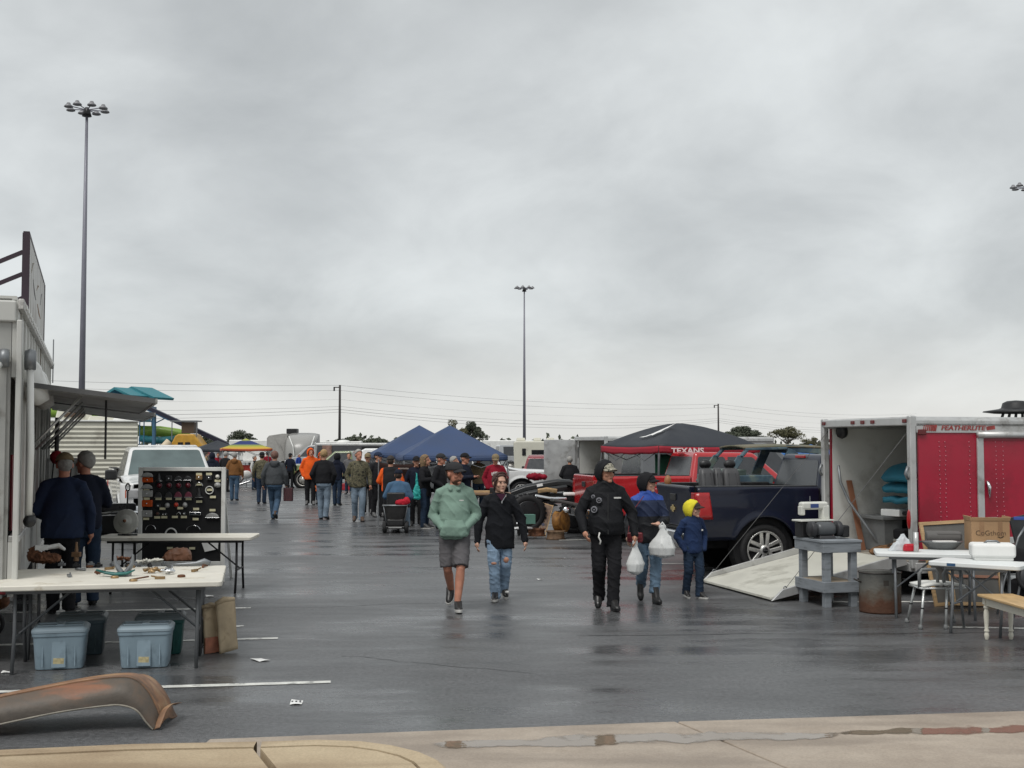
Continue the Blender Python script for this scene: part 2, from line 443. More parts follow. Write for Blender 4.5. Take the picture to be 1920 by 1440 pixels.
# concrete: driveway apron and gutter on the right, raised walk with curb on the left
def concrete_material(name, c1, c2, stain, wet):
    m = bpy.data.materials.new(name); m.use_nodes = True
    t = m.node_tree; b = t.nodes['Principled BSDF']
    c = N(t, 'ShaderNodeTexCoord')
    a = N(t, 'ShaderNodeTexNoise'); a.inputs['Scale'].default_value = 1.3; a.inputs['Detail'].default_value = 9; a.inputs['Roughness'].default_value = 0.66; L(t, c, 'Object', a, 0)
    r = N(t, 'ShaderNodeValToRGB'); e = r.color_ramp.elements
    e[0].position = 0.32; e[0].color = (*c1, 1); e[1].position = 0.66; e[1].color = (*c2, 1)
    L(t, a, 0, r, 0)
    mp1 = N(t, 'ShaderNodeMapping'); mp1.inputs['Scale'].default_value = (0.5, 2.4, 1); L(t, c, 'Object', mp1, 0)
    s = N(t, 'ShaderNodeTexNoise'); s.inputs['Scale'].default_value = 1.1; s.inputs['Detail'].default_value = 6; L(t, mp1, 0, s, 0)
    rs = N(t, 'ShaderNodeMapRange', interpolation_type='SMOOTHSTEP'); L(t, s, 0, rs, 0); rs.inputs[1].default_value = 0.46; rs.inputs[2].default_value = 0.66; rs.inputs[4].default_value = 0.8
    mx = N(t, 'ShaderNodeMix', data_type='RGBA'); L(t, rs, 0, mx, 0); L(t, r, 0, mx, 6); mx.inputs[7].default_value = (*stain, 1)
    g = N(t, 'ShaderNodeTexNoise'); g.inputs['Scale'].default_value = 60; g.inputs['Detail'].default_value = 8; g.inputs['Roughness'].default_value = 0.75; L(t, c, 'Object', g, 0)
    rg = N(t, 'ShaderNodeMapRange'); L(t, g, 0, rg, 0); rg.inputs[1].default_value = 0.3; rg.inputs[2].default_value = 0.7; rg.inputs[3].default_value = 0.78; rg.inputs[4].default_value = 1.18
    m2 = N(t, 'ShaderNodeMix', data_type='RGBA', blend_type='MULTIPLY'); m2.inputs[0].default_value = 1; L(t, mx, 2, m2, 6); L(t, rg, 0, m2, 7)
    L(t, m2, 2, b, 'Base Color')
    rr = N(t, 'ShaderNodeMapRange'); L(t, s, 0, rr, 0); rr.inputs[1].default_value = 0.4; rr.inputs[2].default_value = 0.65; rr.inputs[3].default_value = wet[0]; rr.inputs[4].default_value = wet[1]
    L(t, rr, 0, b, 'Roughness')
    bp = N(t, 'ShaderNodeBump'); bp.inputs['Distance'].default_value = 0.004; bp.inputs['Strength'].default_value = 0.3; L(t, g, 0, bp, 'Height'); L(t, bp, 0, b, 'Normal')
    return m
M_APRON = concrete_material('apron_concrete', (0.29, 0.235, 0.185), (0.42, 0.355, 0.285), (0.24, 0.19, 0.145), (0.62, 0.42))
M_WALK = concrete_material('walk_concrete', (0.35, 0.262, 0.165), (0.48, 0.385, 0.255), (0.27, 0.19, 0.115), (0.75, 0.6))
M_JOINT = mat('joint', (0.05, 0.04, 0.03), 0.8)
# apron slabs, split at the joint; the edge against the asphalt runs from the curb to the right
e0, e1, e2 = G(560, 1390), G(1268, 1358), G(2150, 1331)
j_dir = (G(1462, 1440) - e1).normalized()
def slab(name, pts, z, h, m, bevel=0.012):
    q = MB(); q.prism([(p[0], p[1]) for p in pts], z - h, z, 'Z')
    return struct(q.build(name, m, None, bevel))
far_l = e1 + j_dir * 5.5
gap = Vector((0.008, 0, 0))
slab('apron_slab', [e0 + Vector((-0.6, -0.02, 0)), e1 - gap, far_l - gap, Vector((-2.2, 2.0, 0))], 0.022, 0.3, M_APRON)
slab('apron_slab', [e1 + gap, e2, e2 + j_dir * 5.9, far_l + gap], 0.022, 0.3, M_APRON)
# raised walk: rounded nose at its right end
ZW = 0.14
def W_(px, py): return G(px, py, ZW)
nose = [W_(-260, 1418), W_(0, 1404), W_(250, 1393), W_(482, 1388.5)]
nose2 = [W_(492, 1388.5), W_(600, 1385), W_(680, 1388), W_(740, 1396), W_(790, 1408), W_(822, 1422), W_(838, 1436), W_(845, 1452), W_(835, 1485)]
jt, jb = W_(488, 1388), W_(536, 1445)
jd = (jb - jt)
def offs(pts, d):
    out = []
    for i, p in enumerate(pts):
        t_ = (pts[min(i + 1, len(pts) - 1)] - pts[max(i - 1, 0)]).normalized()
        out.append(p + Vector((t_.y, -t_.x, 0)) * d)
    return out
cw = 0.155
def curb(pts):
    inn = offs(pts, cw)
    q = MB(); k = len(pts)
    prof = [(0.0, -0.3), (0.0, ZW - 0.025), (0.008, ZW - 0.008), (0.025, ZW), (cw, ZW), (cw, -0.3)]
    def fn(u, v):
        i = min(int(round(u * (k - 1))), k - 1); d, z = prof[int(round(v * (len(prof) - 1)))]
        p = pts[i].lerp(inn[i], d / cw); return (p.x, p.y, z)
    q.grid(fn, k - 1, len(prof) - 1)
    return struct(q.build('curb', M_WALK, None, smooth=False))
curb(nose); curb(nose2)
i1 = offs(nose, cw + 0.018); i2 = offs(nose2, cw + 0.018)
jj = jd.normalized()
slab('walk_slab', i1 + [i1[-1] + jj * 4.6, Vector((-8, 2.4, 0))], ZW - 0.004, 0.3, M_WALK, 0.01)
slab('walk_slab', i2 + [Vector((-0.70, 5.7, 0)), i2[0] + jj * 1.95], ZW - 0.004, 0.3, M_WALK, 0.0)
# standing water in the gutter
m = bpy.data.materials.new('gutter_water'); m.use_nodes = True
t = m.node_tree; pb = t.nodes['Principled BSDF']
pb.inputs['Base Color'].default_value = (0.22, 0.175, 0.13, 1); pb.inputs['Roughness'].default_value = 0.03; pb.inputs['IOR'].default_value = 1.75
nb_ = N(t, 'ShaderNodeTexNoise'); nb_.inputs['Scale'].default_value = 14; tcx = N(t, 'ShaderNodeTexCoord'); L(t, tcx, 'Object', nb_, 0)
bp_ = N(t, 'ShaderNodeBump'); bp_.inputs['Strength'].default_value = 0.05; bp_.inputs['Distance'].default_value = 0.01; L(t, nb_, 0, bp_, 'Height'); L(t, bp_, 0, pb, 'Normal')
M_WATER = m
_a = N(t, 'ShaderNodeAttribute', attribute_name='wet'); _nz = N(t, 'ShaderNodeTexNoise'); _nz.inputs['Scale'].default_value = 5; _nz.inputs['Detail'].default_value = 7; L(t, tcx, 'Object', _nz, 0)
_ad = N(t, 'ShaderNodeMath', operation='ADD'); L(t, _a, 'Fac', _ad, 0); L(t, _nz, 0, _ad, 1)
_mr = N(t, 'ShaderNodeMapRange', interpolation_type='SMOOTHSTEP'); L(t, _ad, 0, _mr, 0); _mr.inputs[1].default_value = 0.80; _mr.inputs[2].default_value = 1.02
L(t, _mr, 0, pb, 'Alpha')
def puddle(x0, x1, yc, slope, hw, seed):
    q = MB(); n_ = 90; rows = 8; P = []; wet = []
    for i in range(n_ + 1):
        u = i / n_; px = x0 + (x1 - x0) * u
        w = hw * (math.sin(math.pi * u) ** 0.4) * (0.9 + 0.5 * mnoise.noise((u * 7, seed, 0)))
        py = yc + slope * (px - x0) + 4 * mnoise.noise((u * 5, seed, 3))
        for r_ in range(rows + 1):
            f = 2 * r_ / rows - 1; g_ = G(px, py + f * max(w, 0.5)); P.append((g_.x, g_.y, 0.0245)); wet.append(0.60 * max(-0.9, 1 - (f / 0.6) ** 2) * min(1, 6 * math.sin(math.pi * u)))
    me = bpy.data.meshes.new('puddle'); me.from_pydata(P, [], [(i * (rows + 1) + r_, (i + 1) * (rows + 1) + r_, (i + 1) * (rows + 1) + r_ + 1, i * (rows + 1) + r_ + 1) for i in range(n_) for r_ in range(rows)])
    at_ = me.attributes.new('wet', 'FLOAT', 'POINT'); at_.data.foreach_set('value', wet); me.materials.append(M_WATER)
    return struct(link('puddle', me))
puddle(790, 1600, 1404, -0.027, 30, 1.0)
puddle(1560, 2010, 1382, -0.024, 22, 4.0)
# ================================================================== vehicles
def paint(name, col, rough=0.28, metal=0.0):
    return mat('paint_' + name, col, rough, metal, 0.06, 3, 0.0, coat=0.8, rvar=0.06)
def wheel(parent, c, r, w, side, style='five', rim_m=None, name='wheel'):
    """tyre with a rim as its sub-part; axle along local Y, side = +1 / -1 is the outward face"""
    M = Matrix.Translation(c) @ Matrix.Rotation(-side * math.pi / 2, 4, 'X')
    rr = r * 0.735
    q = MB()
    q.lathe([(rr, -w / 2), (r * 0.90, -w / 2), (r * 0.97, -w * 0.42), (r, -w * 0.30), (r, -w * 0.08), (r * 0.985, -w * 0.06), (r * 0.985, w * 0.06), (r, w * 0.08), (r, w * 0.30), (r * 0.97, w * 0.42), (r * 0.90, w / 2), (rr, w / 2 - 0.01), (rr * 0.96, w * 0.3), (rr * 0.96, -w * 0.4)], 40, M, True)
    ty = q.build(name, M_RUBBER, parent, smooth=True)
    rim_m = rim_m or mat('alloy', (0.74, 0.73, 0.70), 0.30, 0.75, 0.08)
    q = MB(); h = w / 2
    q.lathe([(rr * 0.955, -h * 0.6), (rr * 0.955, h - 0.006), (rr * 1.0, h - 0.002), (rr * 0.99, h + 0.004), (rr * 0.90, h - 0.012), (rr * 0.88, -h * 0.6)], 36, M, True)
    q.build('rim', rim_m, ty, smooth=True)
    if style == 'five':
        n = 5
        for k in range(n):
            a = 2 * math.pi * k / n + math.pi / 2
            q = MB()
            for s_ in (-1, 1):
                ca, sa = math.cos(a), math.sin(a); tx, tz = -sa, ca
                def P(rad, t_, d): return M @ Vector((ca * rad + tx * t_, sa * rad + tz * t_, d))
                o = s_ * rr * 0.13
                w0, w1 = rr * 0.105, rr * 0.115
                V = [P(rr * 0.20, o - w0, h - 0.045), P(rr * 0.20, o + w0, h - 0.045), P(rr * 0.93, o * 1.5 + w1, h - 0.03), P(rr * 0.93, o * 1.5 - w1, h - 0.03),
                     P(rr * 0.20, o - w0 * .8, h - 0.012), P(rr * 0.20, o + w0 * .8, h - 0.012), P(rr * 0.93, o * 1.5 + w1 * .8, h - 0.008), P(rr * 0.93, o * 1.5 - w1 * .8, h - 0.008)]
                q.add(V, [(3, 2, 1, 0), (4, 5, 6, 7), (0, 1, 5, 4), (1, 2, 6, 5), (2, 3, 7, 6), (3, 0, 4, 7)])
            q.build('spoke', rim_m, ty, bevel=0.006)
        q = MB(); q.lathe([(rr * 0.26, h - 0.05), (rr * 0.26, h - 0.008), (rr * 0.2, h + 0.004), (0.001, h + 0.006)], 20, M)
        q.build('hub', rim_m, ty, smooth=True)
        q = MB(); q.lathe([(rr * 0.16, h + 0.0), (rr * 0.15, h + 0.012), (0.001, h + 0.014)], 16, M)
        q.build('hub_cap', M_BLACK, ty, smooth=True)
        q = MB(); q.box(M @ Vector((0, 0, h + 0.016)), (0.07, 0.004, 0.022), rz=0)
        q.build('badge', M_CHROME, ty)
        q = MB(); q.lathe([(rr * 0.87, h - 0.10), (0.001, h - 0.11)], 24, M); q.build('brake_disc', M_DARK, ty)
    else:
        q = MB(); q.lathe([(rr * 0.9, h * 0.2), (rr * 0.72, h * 0.25), (rr * 0.62, h * 0.75), (rr * 0.35, h * 0.8), (rr * 0.28, h * 1.02), (0.001, h * 1.05)], 28, M)
        q.build('hub', rim_m, ty, smooth=True)
        for k in range(6):
            a = 2 * math.pi * k / 6
            q = MB(); q.ell(M @ Vector((rr * 0.48 * math.cos(a), rr * 0.48 * math.sin(a), h * 0.8)), (rr * 0.07, 0.02, rr * 0.07), 8, 5); q.build('wheel_hole', M_DARK, ty, smooth=True)
    return ty

def pane(q, A_, B_, C_, D_, u0, u1, v0, v1, off, rr=0.06, n=4):
    """rounded rectangle laid proud of the quad A B C D (A-B bottom, D-C top)"""
    A_, B_, C_, D_ = map(Vector, (A_, B_, C_, D_))
    nr = ((B_ - A_).cross(D_ - A_)).normalized() * off
    def P(u, v): return A_.lerp(B_, u).lerp(D_.lerp(C_, u), v) + nr
    wu = max(0.01, ((B_ - A_).length)); wv = max(0.01, ((D_ - A_).length))
    a, b_ = rr / wu, rr / wv
    pts = []
    for (cu, cv, st) in ((u1 - a, v0 + b_, -90), (u1 - a, v1 - b_, 0), (u0 + a, v1 - b_, 90), (u0 + a, v0 + b_, 180)):
        for i in range(n + 1):
            t_ = R(st + 90 * i / n); pts.append(P(cu + a * math.cos(t_), cv + b_ * math.sin(t_)))
    q.add(pts, [tuple(range(len(pts)))])

def pickup(label, loc, rz, pm, group=None, crew=True, sc=1.0, old=False, plate=None, badge=False, rim='five', name='pickup_truck', cab_x=(2.05, 4.15), bed=True, box_flip=None):
    t = thing(name, label, 'pickup truck', loc, rz, group, sc)
    hw = 0.99; zb = 0.56; zt = 1.36 if not old else 1.18
    ax_r, ax_f, ar, ra = 1.12, 4.72, 0.40, 0.50
    Lg = 5.72
    c0, c1 = cab_x
    def yw(z, x=2):
        k = (z - 0.98) / 0.45
        fl = 0.0
        for axx in (ax_r, ax_f):
            d = math.hypot(x - axx, z - ar)
            fl = max(fl, 0.035 * max(0, 1 - abs(d - ra) / 0.10))
        return hw - 0.045 * k * k + fl + (0.012 if z > zt - 0.06 else 0)
    def side(x0, x1, ztop, name_, s_, n=60, m_=pm):
        q = MB()
        def fn(u, v):
            x = x0 + (x1 - x0) * u; b0 = zb
            for axx in (ax_r, ax_f):
                if abs(x - axx) < ra: b0 = max(b0, ar + math.sqrt(ra * ra - (x - axx) ** 2))
            tz = ztop(x) if callable(ztop) else ztop
            z = b0 + (tz - b0) * v
            ex = 0.0
            if x < 0.10: ex = 0.05 * (1 - x / 0.10) ** 2
            if x > Lg - 0.5: ex = 0.22 * ((x - Lg + 0.5) / 0.5) ** 2
            return (x, s_ * (yw(z, x) - ex), z)
        q.grid(fn, n, 14)
        return q.build(name_, m_, t, smooth=True, solid=0.03, off=-1 if s_ > 0 else 1)
    hood = lambda x: (1.16 if not old else 1.08) - 0.03 * max(0, (x - c1) / (Lg - c1)) ** 2
    for s_ in (1, -1):
        side(0.04, c0 - 0.03, zt, 'bed_side', s_)
        side(c0, c1 + 0.12, 1.20 if not old else 1.1, 'cab_side', s_, 24)
        side(c1 + 0.13, Lg - 0.02, hood, 'fender', s_)
        q = MB(); q.box(((c0 + c1) / 2 - 0.25, s_ * (hw + 0.006), 1.02), (0.16, 0.03, 0.03)); q.build('door_handle', pm, t, bevel=0.01)
        q = MB(); q.box((c1 - 0.12, s_ * (hw + 0.14), 1.28 if not old else 1.2), (0.10, 0.24, 0.21)); q.build('wing_mirror', M_BLACK, t, bevel=0.04, seg=3)
        q = MB(); q.box((c0 - 0.02, s_ * (yw(1.0) + 0.0), (zb + zt) / 2), (0.022, 0.012, zt - zb - 0.05)); q.build('cab_gap', M_DARK, t)
        # bed rail and inner wall
        q = MB(); q.box((c0 / 2, s_ * (hw - 0.075), zt + 0.006), (c0 - 0.10, 0.16, 0.03)); q.build('bed_rail', M_BLACK if not old else pm, t, bevel=0.012)
        q = MB(); q.box((c0 / 2, s_ * (hw - 0.16), (0.72 + zt) / 2), (c0 - 0.12, 0.03, zt - 0.72)); q.build('bed_inner_wall', M_BLACK, t)
        for axx in (ax_r, ax_f):
            q = MB(); q.lathe([(ra - 0.015, 0), (ra - 0.015, 0.24), (0.05, 0.26)], 24, Matrix.Translation((axx, s_ * (hw - 0.28), ar)) @ Matrix.Rotation(-s_ * math.pi / 2, 4, 'X') @ Matrix.Translation((0, 0, -0.02)) if False else Matrix.Translation((axx, s_ * (hw - 0.30), ar)) @ Matrix.Rotation(-s_ * math.pi / 2, 4, 'X'))
            q.build('wheel_well', M_DARK, t)
            wheel(t, (axx, s_ * (hw - 0.13), ar), ar, 0.27, s_, rim, None if rim == 'five' else mat('steel_rim', (0.5, 0.48, 0.44), 0.4, 0.5))
        # lamps
        q = MB()
        q.prism([(0.90, 0.02), (1.28, 0.0), (1.30, 0.10), (1.24, 0.20), (0.90, 0.17)], 0, 1, 'Y') if False else q.grid(lambda u, v: (0.02 + (0.25 - 0.05 * u) * v, s_ * (yw(0.88 + 0.40 * u, 0.3) + 0.010 - 0.05 * max(0, 1 - (0.02 + 0.25 * v) / 0.10) ** 2), 0.88 + 0.40 * u), 6, 10)
        q.build('tail_lamp', M_RED, t, smooth=True, solid=0.03, off=-1 if s_ > 0 else 1)
        q = MB(); q.box((0.012, s_ * (hw - 0.115), 1.08), (0.03, 0.15, 0.40)); q.build('tail_lamp_face', M_RED, t, bevel=0.012)
        q = MB(); q.box((Lg - 0.05, s_ * (hw - 0.25), 0.95), (0.14, 0.36, 0.20)); q.build('headlamp', mat('headlamp', (0.5, 0.5, 0.5), 0.1, 0.3), t, bevel=0.04)
        q = MB(); q.box((Lg - 0.22, s_ * (hw - 0.07), 0.94), (0.14, 0.03, 0.16)); q.build('marker_lamp', mat('amber', (0.55, 0.09, 0.02), 0.25), t, bevel=0.01)
    # bed floor, front wall, tailgate
    q = MB(); q.box((c0 / 2, 0, 0.70), (c0 - 0.08, 1.68, 0.05)); q.build('bed_floor', M_BLACK, t)
    q = MB(); q.box((c0 - 0.06, 0, (0.7 + zt) / 2), (0.03, 1.7, zt - 0.7)); q.build('bed_front_wall', M_BLACK, t)
    q = MB(); q.prism([(0.0, 0.74), (0.0, 1.24), (-0.028, zt - 0.04), (-0.02, zt + 0.012), (0.07, zt + 0.012), (0.07, 0.74)], -hw + 0.20, hw - 0.20, 'Y')
    tg = q.build('tailgate', pm, t, bevel=0.015)
    q = MB(); q.box((-0.006, 0, 1.18), (0.03, 0.26, 0.11)); q.build('handle', M_BLACK, tg, bevel=0.012)
    if badge:
        q = MB(); q.box((-0.012, 0, 1.0), (0.014, 0.20, 0.05)); q.box((-0.012, 0, 1.0), (0.016, 0.07, 0.11)); q.build('badge', mat('gold_badge', (0.62, 0.48, 0.22), 0.3, 0.7), tg, bevel=0.006)
    q = MB(); q.prism([(-0.14, 0.48), (-0.15, 0.68), (0.0, 0.70), (0.03, 0.48)], -hw + 0.02, hw - 0.02, 'Y'); bpr = q.build('rear_bumper', M_CHROME if not old else M_WHITE, t, bevel=0.03, seg=3)
    q = MB(); q.box((-0.156, 0, 0.58), (0.008, 0.31, 0.155)); q.build('licence_plate', M_PAPER, bpr, bevel=0.004)
    for s_ in (1, -1):
        q = MB(); q.box((-0.149, s_ * 0.72, 0.58), (0.012, 0.26, 0.12)); q.build('bumper_recess', M_BLACK, bpr, bevel=0.005)
    q = MB(); q.box((2.86, 0, 0.52), (5.3, 1.3, 0.22)); q.build('chassis', M_DARK, t)
    # floor pan behind the panels keeps daylight out
    q = MB(); q.box(((c0 + Lg) / 2 - 0.1, 0, 0.80), (Lg - c0 - 0.5, 1.62, 0.36)); q.build('engine_bay', M_DARK, t)
    # hood, nose
    q = MB()
    def hd(u, v):
        x = c1 + 0.10 + (Lg - c1 - 0.13) * u; y = (hw - 0.04 - 0.2 * max(0, u - 0.85) ** 1.5) * (2 * v - 1)
        return (x, y, hood(x) + 0.055 * (1 - abs(2 * v - 1) ** 3) - 0.10 * max(0, u - 0.8) ** 1.2 + 0.10 * (1 - u) ** 6)
    q.grid(hd, 14, 14); q.build('hood', pm, t, smooth=True, solid=0.02, off=-1)
    q = MB(); q.box((Lg - 0.04, 0, 0.93), (0.10, 1.25, 0.32)); gr = q.build('grille', M_BLACK, t, bevel=0.02)
    q = MB(); q.box((Lg + 0.012, 0, 0.95), (0.03, 1.25, 0.05)); q.build('grille_bar', M_CHROME, gr, bevel=0.008)
    q = MB(); q.prism([(Lg - 0.15, 0.42), (Lg - 0.15, 0.74), (Lg + 0.08, 0.72), (Lg + 0.10, 0.5), (Lg, 0.42)], -hw + 0.02, hw - 0.02, 'Y'); q.build('front_bumper', M_CHROME, t, bevel=0.03)
    # cab: pillars and roof as one shell, panes laid in
    zb1, zr = (1.16, 1.86) if not old else (1.06, 1.74)
    bx0, bx1 = c0 - 0.02, c1 + 0.16
    tx0, tx1 = c0 + 0.16, c1 - 0.62
    yb, yt = hw - 0.045, hw - 0.255
    bw = [(bx0, -yb, zb1), (bx1, -yb + 0.03, zb1), (bx1, yb - 0.03, zb1), (bx0, yb, zb1)]
    tp = [(tx0, -yt, zr), (tx1, -yt, zr - 0.015), (tx1, yt, zr - 0.015), (tx0, yt, zr)]
    q = MB(); q.add(bw + tp, [(3, 2, 1, 0), (4, 5, 6, 7), (0, 1, 5, 4), (1, 2, 6, 5), (2, 3, 7, 6), (3, 0, 4, 7)])
    q.build('cab_roof', pm, t, bevel=0.075, seg=4)
    gm = M_TINT
    off = 0.004
    def glass(nm, A1, B1, C1, D1, u0, u1, v0, v1, m_=gm, rr=0.06):
        q = MB(); pane(q, A1, B1, C1, D1, u0, u1, v0, v1, off, rr); return q.build(nm, m_, t)
    glass('windshield', bw[1], bw[2], tp[2], tp[1], 0.045, 0.955, 0.06, 0.92, mat('windshield_glass', (0.10, 0.135, 0.135), 0.08, var=0.3, vs=1.5, spec=0.6, rvar=0.03))
    glass('rear_window', bw[3], bw[0], tp[0], tp[3], 0.07, 0.93, 0.12, 0.86)
    for (a1, b1, c1_, d1, flip) in ((bw[0], bw[1], tp[1], tp[0], False), (bw[2], bw[3], tp[3], tp[2], True)):
        if crew:
            spans = ((0.06, 0.46), (0.50, 0.90)) if not flip else ((0.10, 0.50), (0.54, 0.94))
        else:
            spans = ((0.08, 0.86),) if not flip else ((0.14, 0.92),)
        for (u0, u1) in spans:
            glass('side_window', a1, b1, c1_, d1, u0, u1, 0.10, 0.86, M_TINT, 0.05)
    q = MB(); q.box((tx0 - 0.03, 0, zr - 0.045), (0.03, 0.34, 0.045)); q.build('brake_lamp', M_RED, t, bevel=0.008)
    return t

def arcpts(cx, cz, r, a0, a1, n=10):
    return [(cx + r * math.cos(R(a0 + (a1 - a0) * i / n)), cz + r * math.sin(R(a0 + (a1 - a0) * i / n))) for i in range(n + 1)]
def car(label, loc, rz, pm, kind='suv', group=None, sc=1.0, name='parked_car', cat='car'):
    """closed-body car, van or SUV from side profiles; x forward, nose at +x"""
    t = thing(name, label, cat, loc, rz, group, sc)
    if kind == 'van':
        Lg, hw, belt, roof, wr, a0, a1 = 5.5, 0.98, 1.15, 2.02, 0.36, 1.0, 4.4
        upper = [(0.05, belt), (0.12, roof - 0.06), (0.25, roof), (3.6, roof), (3.85, roof - 0.08), (4.75, belt)]
        nose = [(4.75, belt), (5.4, 0.98), (5.5, 0.75), (5.5, 0.42)]
        wins = ((0.06, 0.28), (0.32, 0.54), (0.58, 0.76))
    elif kind == 'suv':
        Lg, hw, belt, roof, wr, a0, a1 = 4.7, 0.93, 1.06, 1.74, 0.36, 0.85, 3.75
        upper = [(0.02, belt), (0.22, roof - 0.12), (0.45, roof), (2.5, roof), (2.75, roof - 0.05), (3.5, belt)]
        nose = [(3.5, belt), (4.5, 0.98), (4.68, 0.8), (4.7, 0.4)]
        wins = ((0.10, 0.32), (0.35, 0.55), (0.58, 0.76))
    wh = 0.42
    low = [(0, 0.35), (0.0, 0.95), (0.03, belt)] + nose + list(reversed(arcpts(a1, wr, wh, 0, 180)))[::-1] + arcpts(a0, wr, wh, 0, 180)
    q = MB(); q.prism(low, -hw, hw, 'Y'); q.build('body', pm, t, bevel=0.05, seg=3)
    # greenhouse
    ti = 0.20
    n = len(upper); vs = []
    for s_ in (-1, 1):
        for (x, z) in upper: vs.append((x, s_ * (hw - 0.03 - ti * (z - belt) / (roof - belt)), z))
    fs = [tuple(range(n)), tuple(range(2 * n - 1, n - 1, -1))] + [((i + 1) % n, i, n + i, n + (i + 1) % n) for i in range(n)]
    q = MB(); q.add(vs, fs); q.build('roof', pm, t, bevel=0.05, seg=3)
    def S(x, z, s_): return Vector((x, s_ * (hw - 0.03 - ti * (z - belt) / (roof - belt) + 0.004), z))
    def xr(z, front):
        seg = upper[-2:] if front else upper[:2]
        (xa, za), (xb, zb_) = seg
        return xa + (xb - xa) * (z - za) / (zb_ - za)
    z0, z1 = belt + 0.05, roof - 0.13
    for s_ in (-1, 1):
        for (u0, u1) in wins:
            q = MB()
            f0 = 0.12 + (xr(z0, True) - 0.22) * u0 / 0.76 * 0.95; f1 = 0.12 + (xr(z0, True) - 0.22) * u1 / 0.76 * 0.95
            fx = lambda z, x: min(max(x, xr(z, False) + 0.10), xr(z, True) - 0.14)
            P = [S(fx(z0, f0), z0, s_), S(fx(z0, f1), z0, s_), S(fx(z1, f1), z1, s_), S(fx(z1, f0), z1, s_)]
            q.add(P, [(0, 1, 2, 3)]); q.build('side_window', M_TINT, t)
        for ax in (a0, a1):
            wheel(t, (ax, s_ * (hw - 0.11), wr), wr, 0.22, s_, 'disc', mat('steel_rim', (0.5, 0.48, 0.44), 0.4, 0.5))
        q = MB(); q.box((xr(belt, True) - 0.35, s_ * (hw + 0.10), belt + 0.1), (0.1, 0.2, 0.15)); q.build('wing_mirror', M_BLACK, t, bevel=0.03)
        q = MB(); q.box((Lg - 0.03, s_ * (hw - 0.26), 0.82), (0.1, 0.34, 0.16)); q.build('headlamp', mat('headlamp', (0.5, 0.5, 0.5), 0.1, 0.3), t, bevel=0.03)
        q = MB(); q.box((0.005, s_ * (hw - 0.11), 1.0), (0.06, 0.16, 0.40)); q.build('tail_lamp', M_RED, t, bevel=0.02)
    for nm, seg, fr in (('windshield', upper[-2:], True), ('rear_window', upper[:2], False)):
        (xa, za), (xb, zb_) = seg
        q = MB(); Y = lambda z: hw - 0.03 - ti * (z - belt) / (roof - belt) - 0.08
        lo, hi = ((xb, zb_), (xa, za)) if fr else ((xa, za), (xb, zb_))
        A1 = Vector((lo[0], -Y(lo[1]), lo[1])); B1 = Vector((lo[0], Y(lo[1]), lo[1])); C1 = Vector((hi[0], Y(hi[1]), hi[1])); D1 = Vector((hi[0], -Y(hi[1]), hi[1]))
        if not fr: A1, B1, C1, D1 = B1, A1, D1, C1
        pane(q, A1, B1, C1, D1, 0.02, 0.98, 0.08, 0.95, 0.006, 0.05); q.build(nm, M_TINT, t)
    for x in (-0.02, Lg + 0.0):
        q = MB(); q.box((x, 0, 0.50), (0.16, hw * 1.94, 0.22)); q.build('bumper', M_BLACK if kind == 'van' else pm, t, bevel=0.05)
    return t

# ------------------------------------------------------------------ canopies
def canopy(label, c, rz, half, eave, peak, m_top, m_val=None, val=0.2, group=None, sag=0.16, leg=True, crown=None):
    t = thing('canopy_tent', label, 'canopy', (c[0], c[1], 0), rz, group)
    q = MB(); cs_ = [(-half, -half), (half, -half), (half, half), (-half, half)]
    for i in range(4):
        a_, b1 = cs_[i], cs_[(i + 1) % 4]
        def top(u, v):
            k = 1 - v; x = (a_[0] + (b1[0] - a_[0]) * u) * k; y = (a_[1] + (b1[1] - a_[1]) * u) * k
            z = eave + (peak - eave) * (v ** (1 + sag) if sag >= 0 else 1 - (1 - v) ** (1 - sag))
            z -= (0.035 * k ** 6 + 0.045 * math.sin(math.pi * v)) * (1 - (2 * u - 1) ** 2)
            return (x, y, z + 0.008 * mnoise.noise((x * 3, y * 3, rz)))
        q.grid(top, 14, 14)
    q.build('canopy_top', m_top, t, smooth=True, solid=0.006)
    corners = [(-half, -half), (half, -half), (half, half), (-half, half)]
    for i in range(4):
        a, b_ = Vector((*corners[i], 0)), Vector((*corners[(i + 1) % 4], 0))
        q = MB()
        nrm = Vector(((b_ - a).y, -(b_ - a).x, 0)).normalized()
        def fn(u, v):
            p = a.lerp(b_, u) + nrm * (0.01 + 0.02 * v * mnoise.noise((u * 5, i, rz)))
            k = 1 - (2 * u - 1) ** 2
            return (p.x, p.y, eave - 0.035 * k - val * v + 0.01 * math.sin(u * 20) * v)
        q.grid(fn, 20, 3); q.build('valance', m_val or m_top, t, smooth=True, solid=0.005)
    if leg:
        for (x, y) in corners:
            q = MB(); q.bar((x * 1.0 * 0.985, y * 0.985, eave - 0.02), (x * 1.06, y * 1.06, 0), 0.035); q.build('leg', M_STEEL, t)
        for i in range(4):
            a, b_ = Vector((*corners[i], 0)) * 0.985, Vector((*corners[(i + 1) % 4], 0)) * 0.985
            n = 4; q = MB()
            pts = [a.lerp(b_, k / n) + Vector((0, 0, eave - 0.10 - (0.24 if k % 2 else 0.0))) for k in range(n + 1)]
            for k in range(n): q.bar(pts[k], pts[k + 1], 0.02)
            q.build('scissor_truss', M_STEEL, t)
    return t

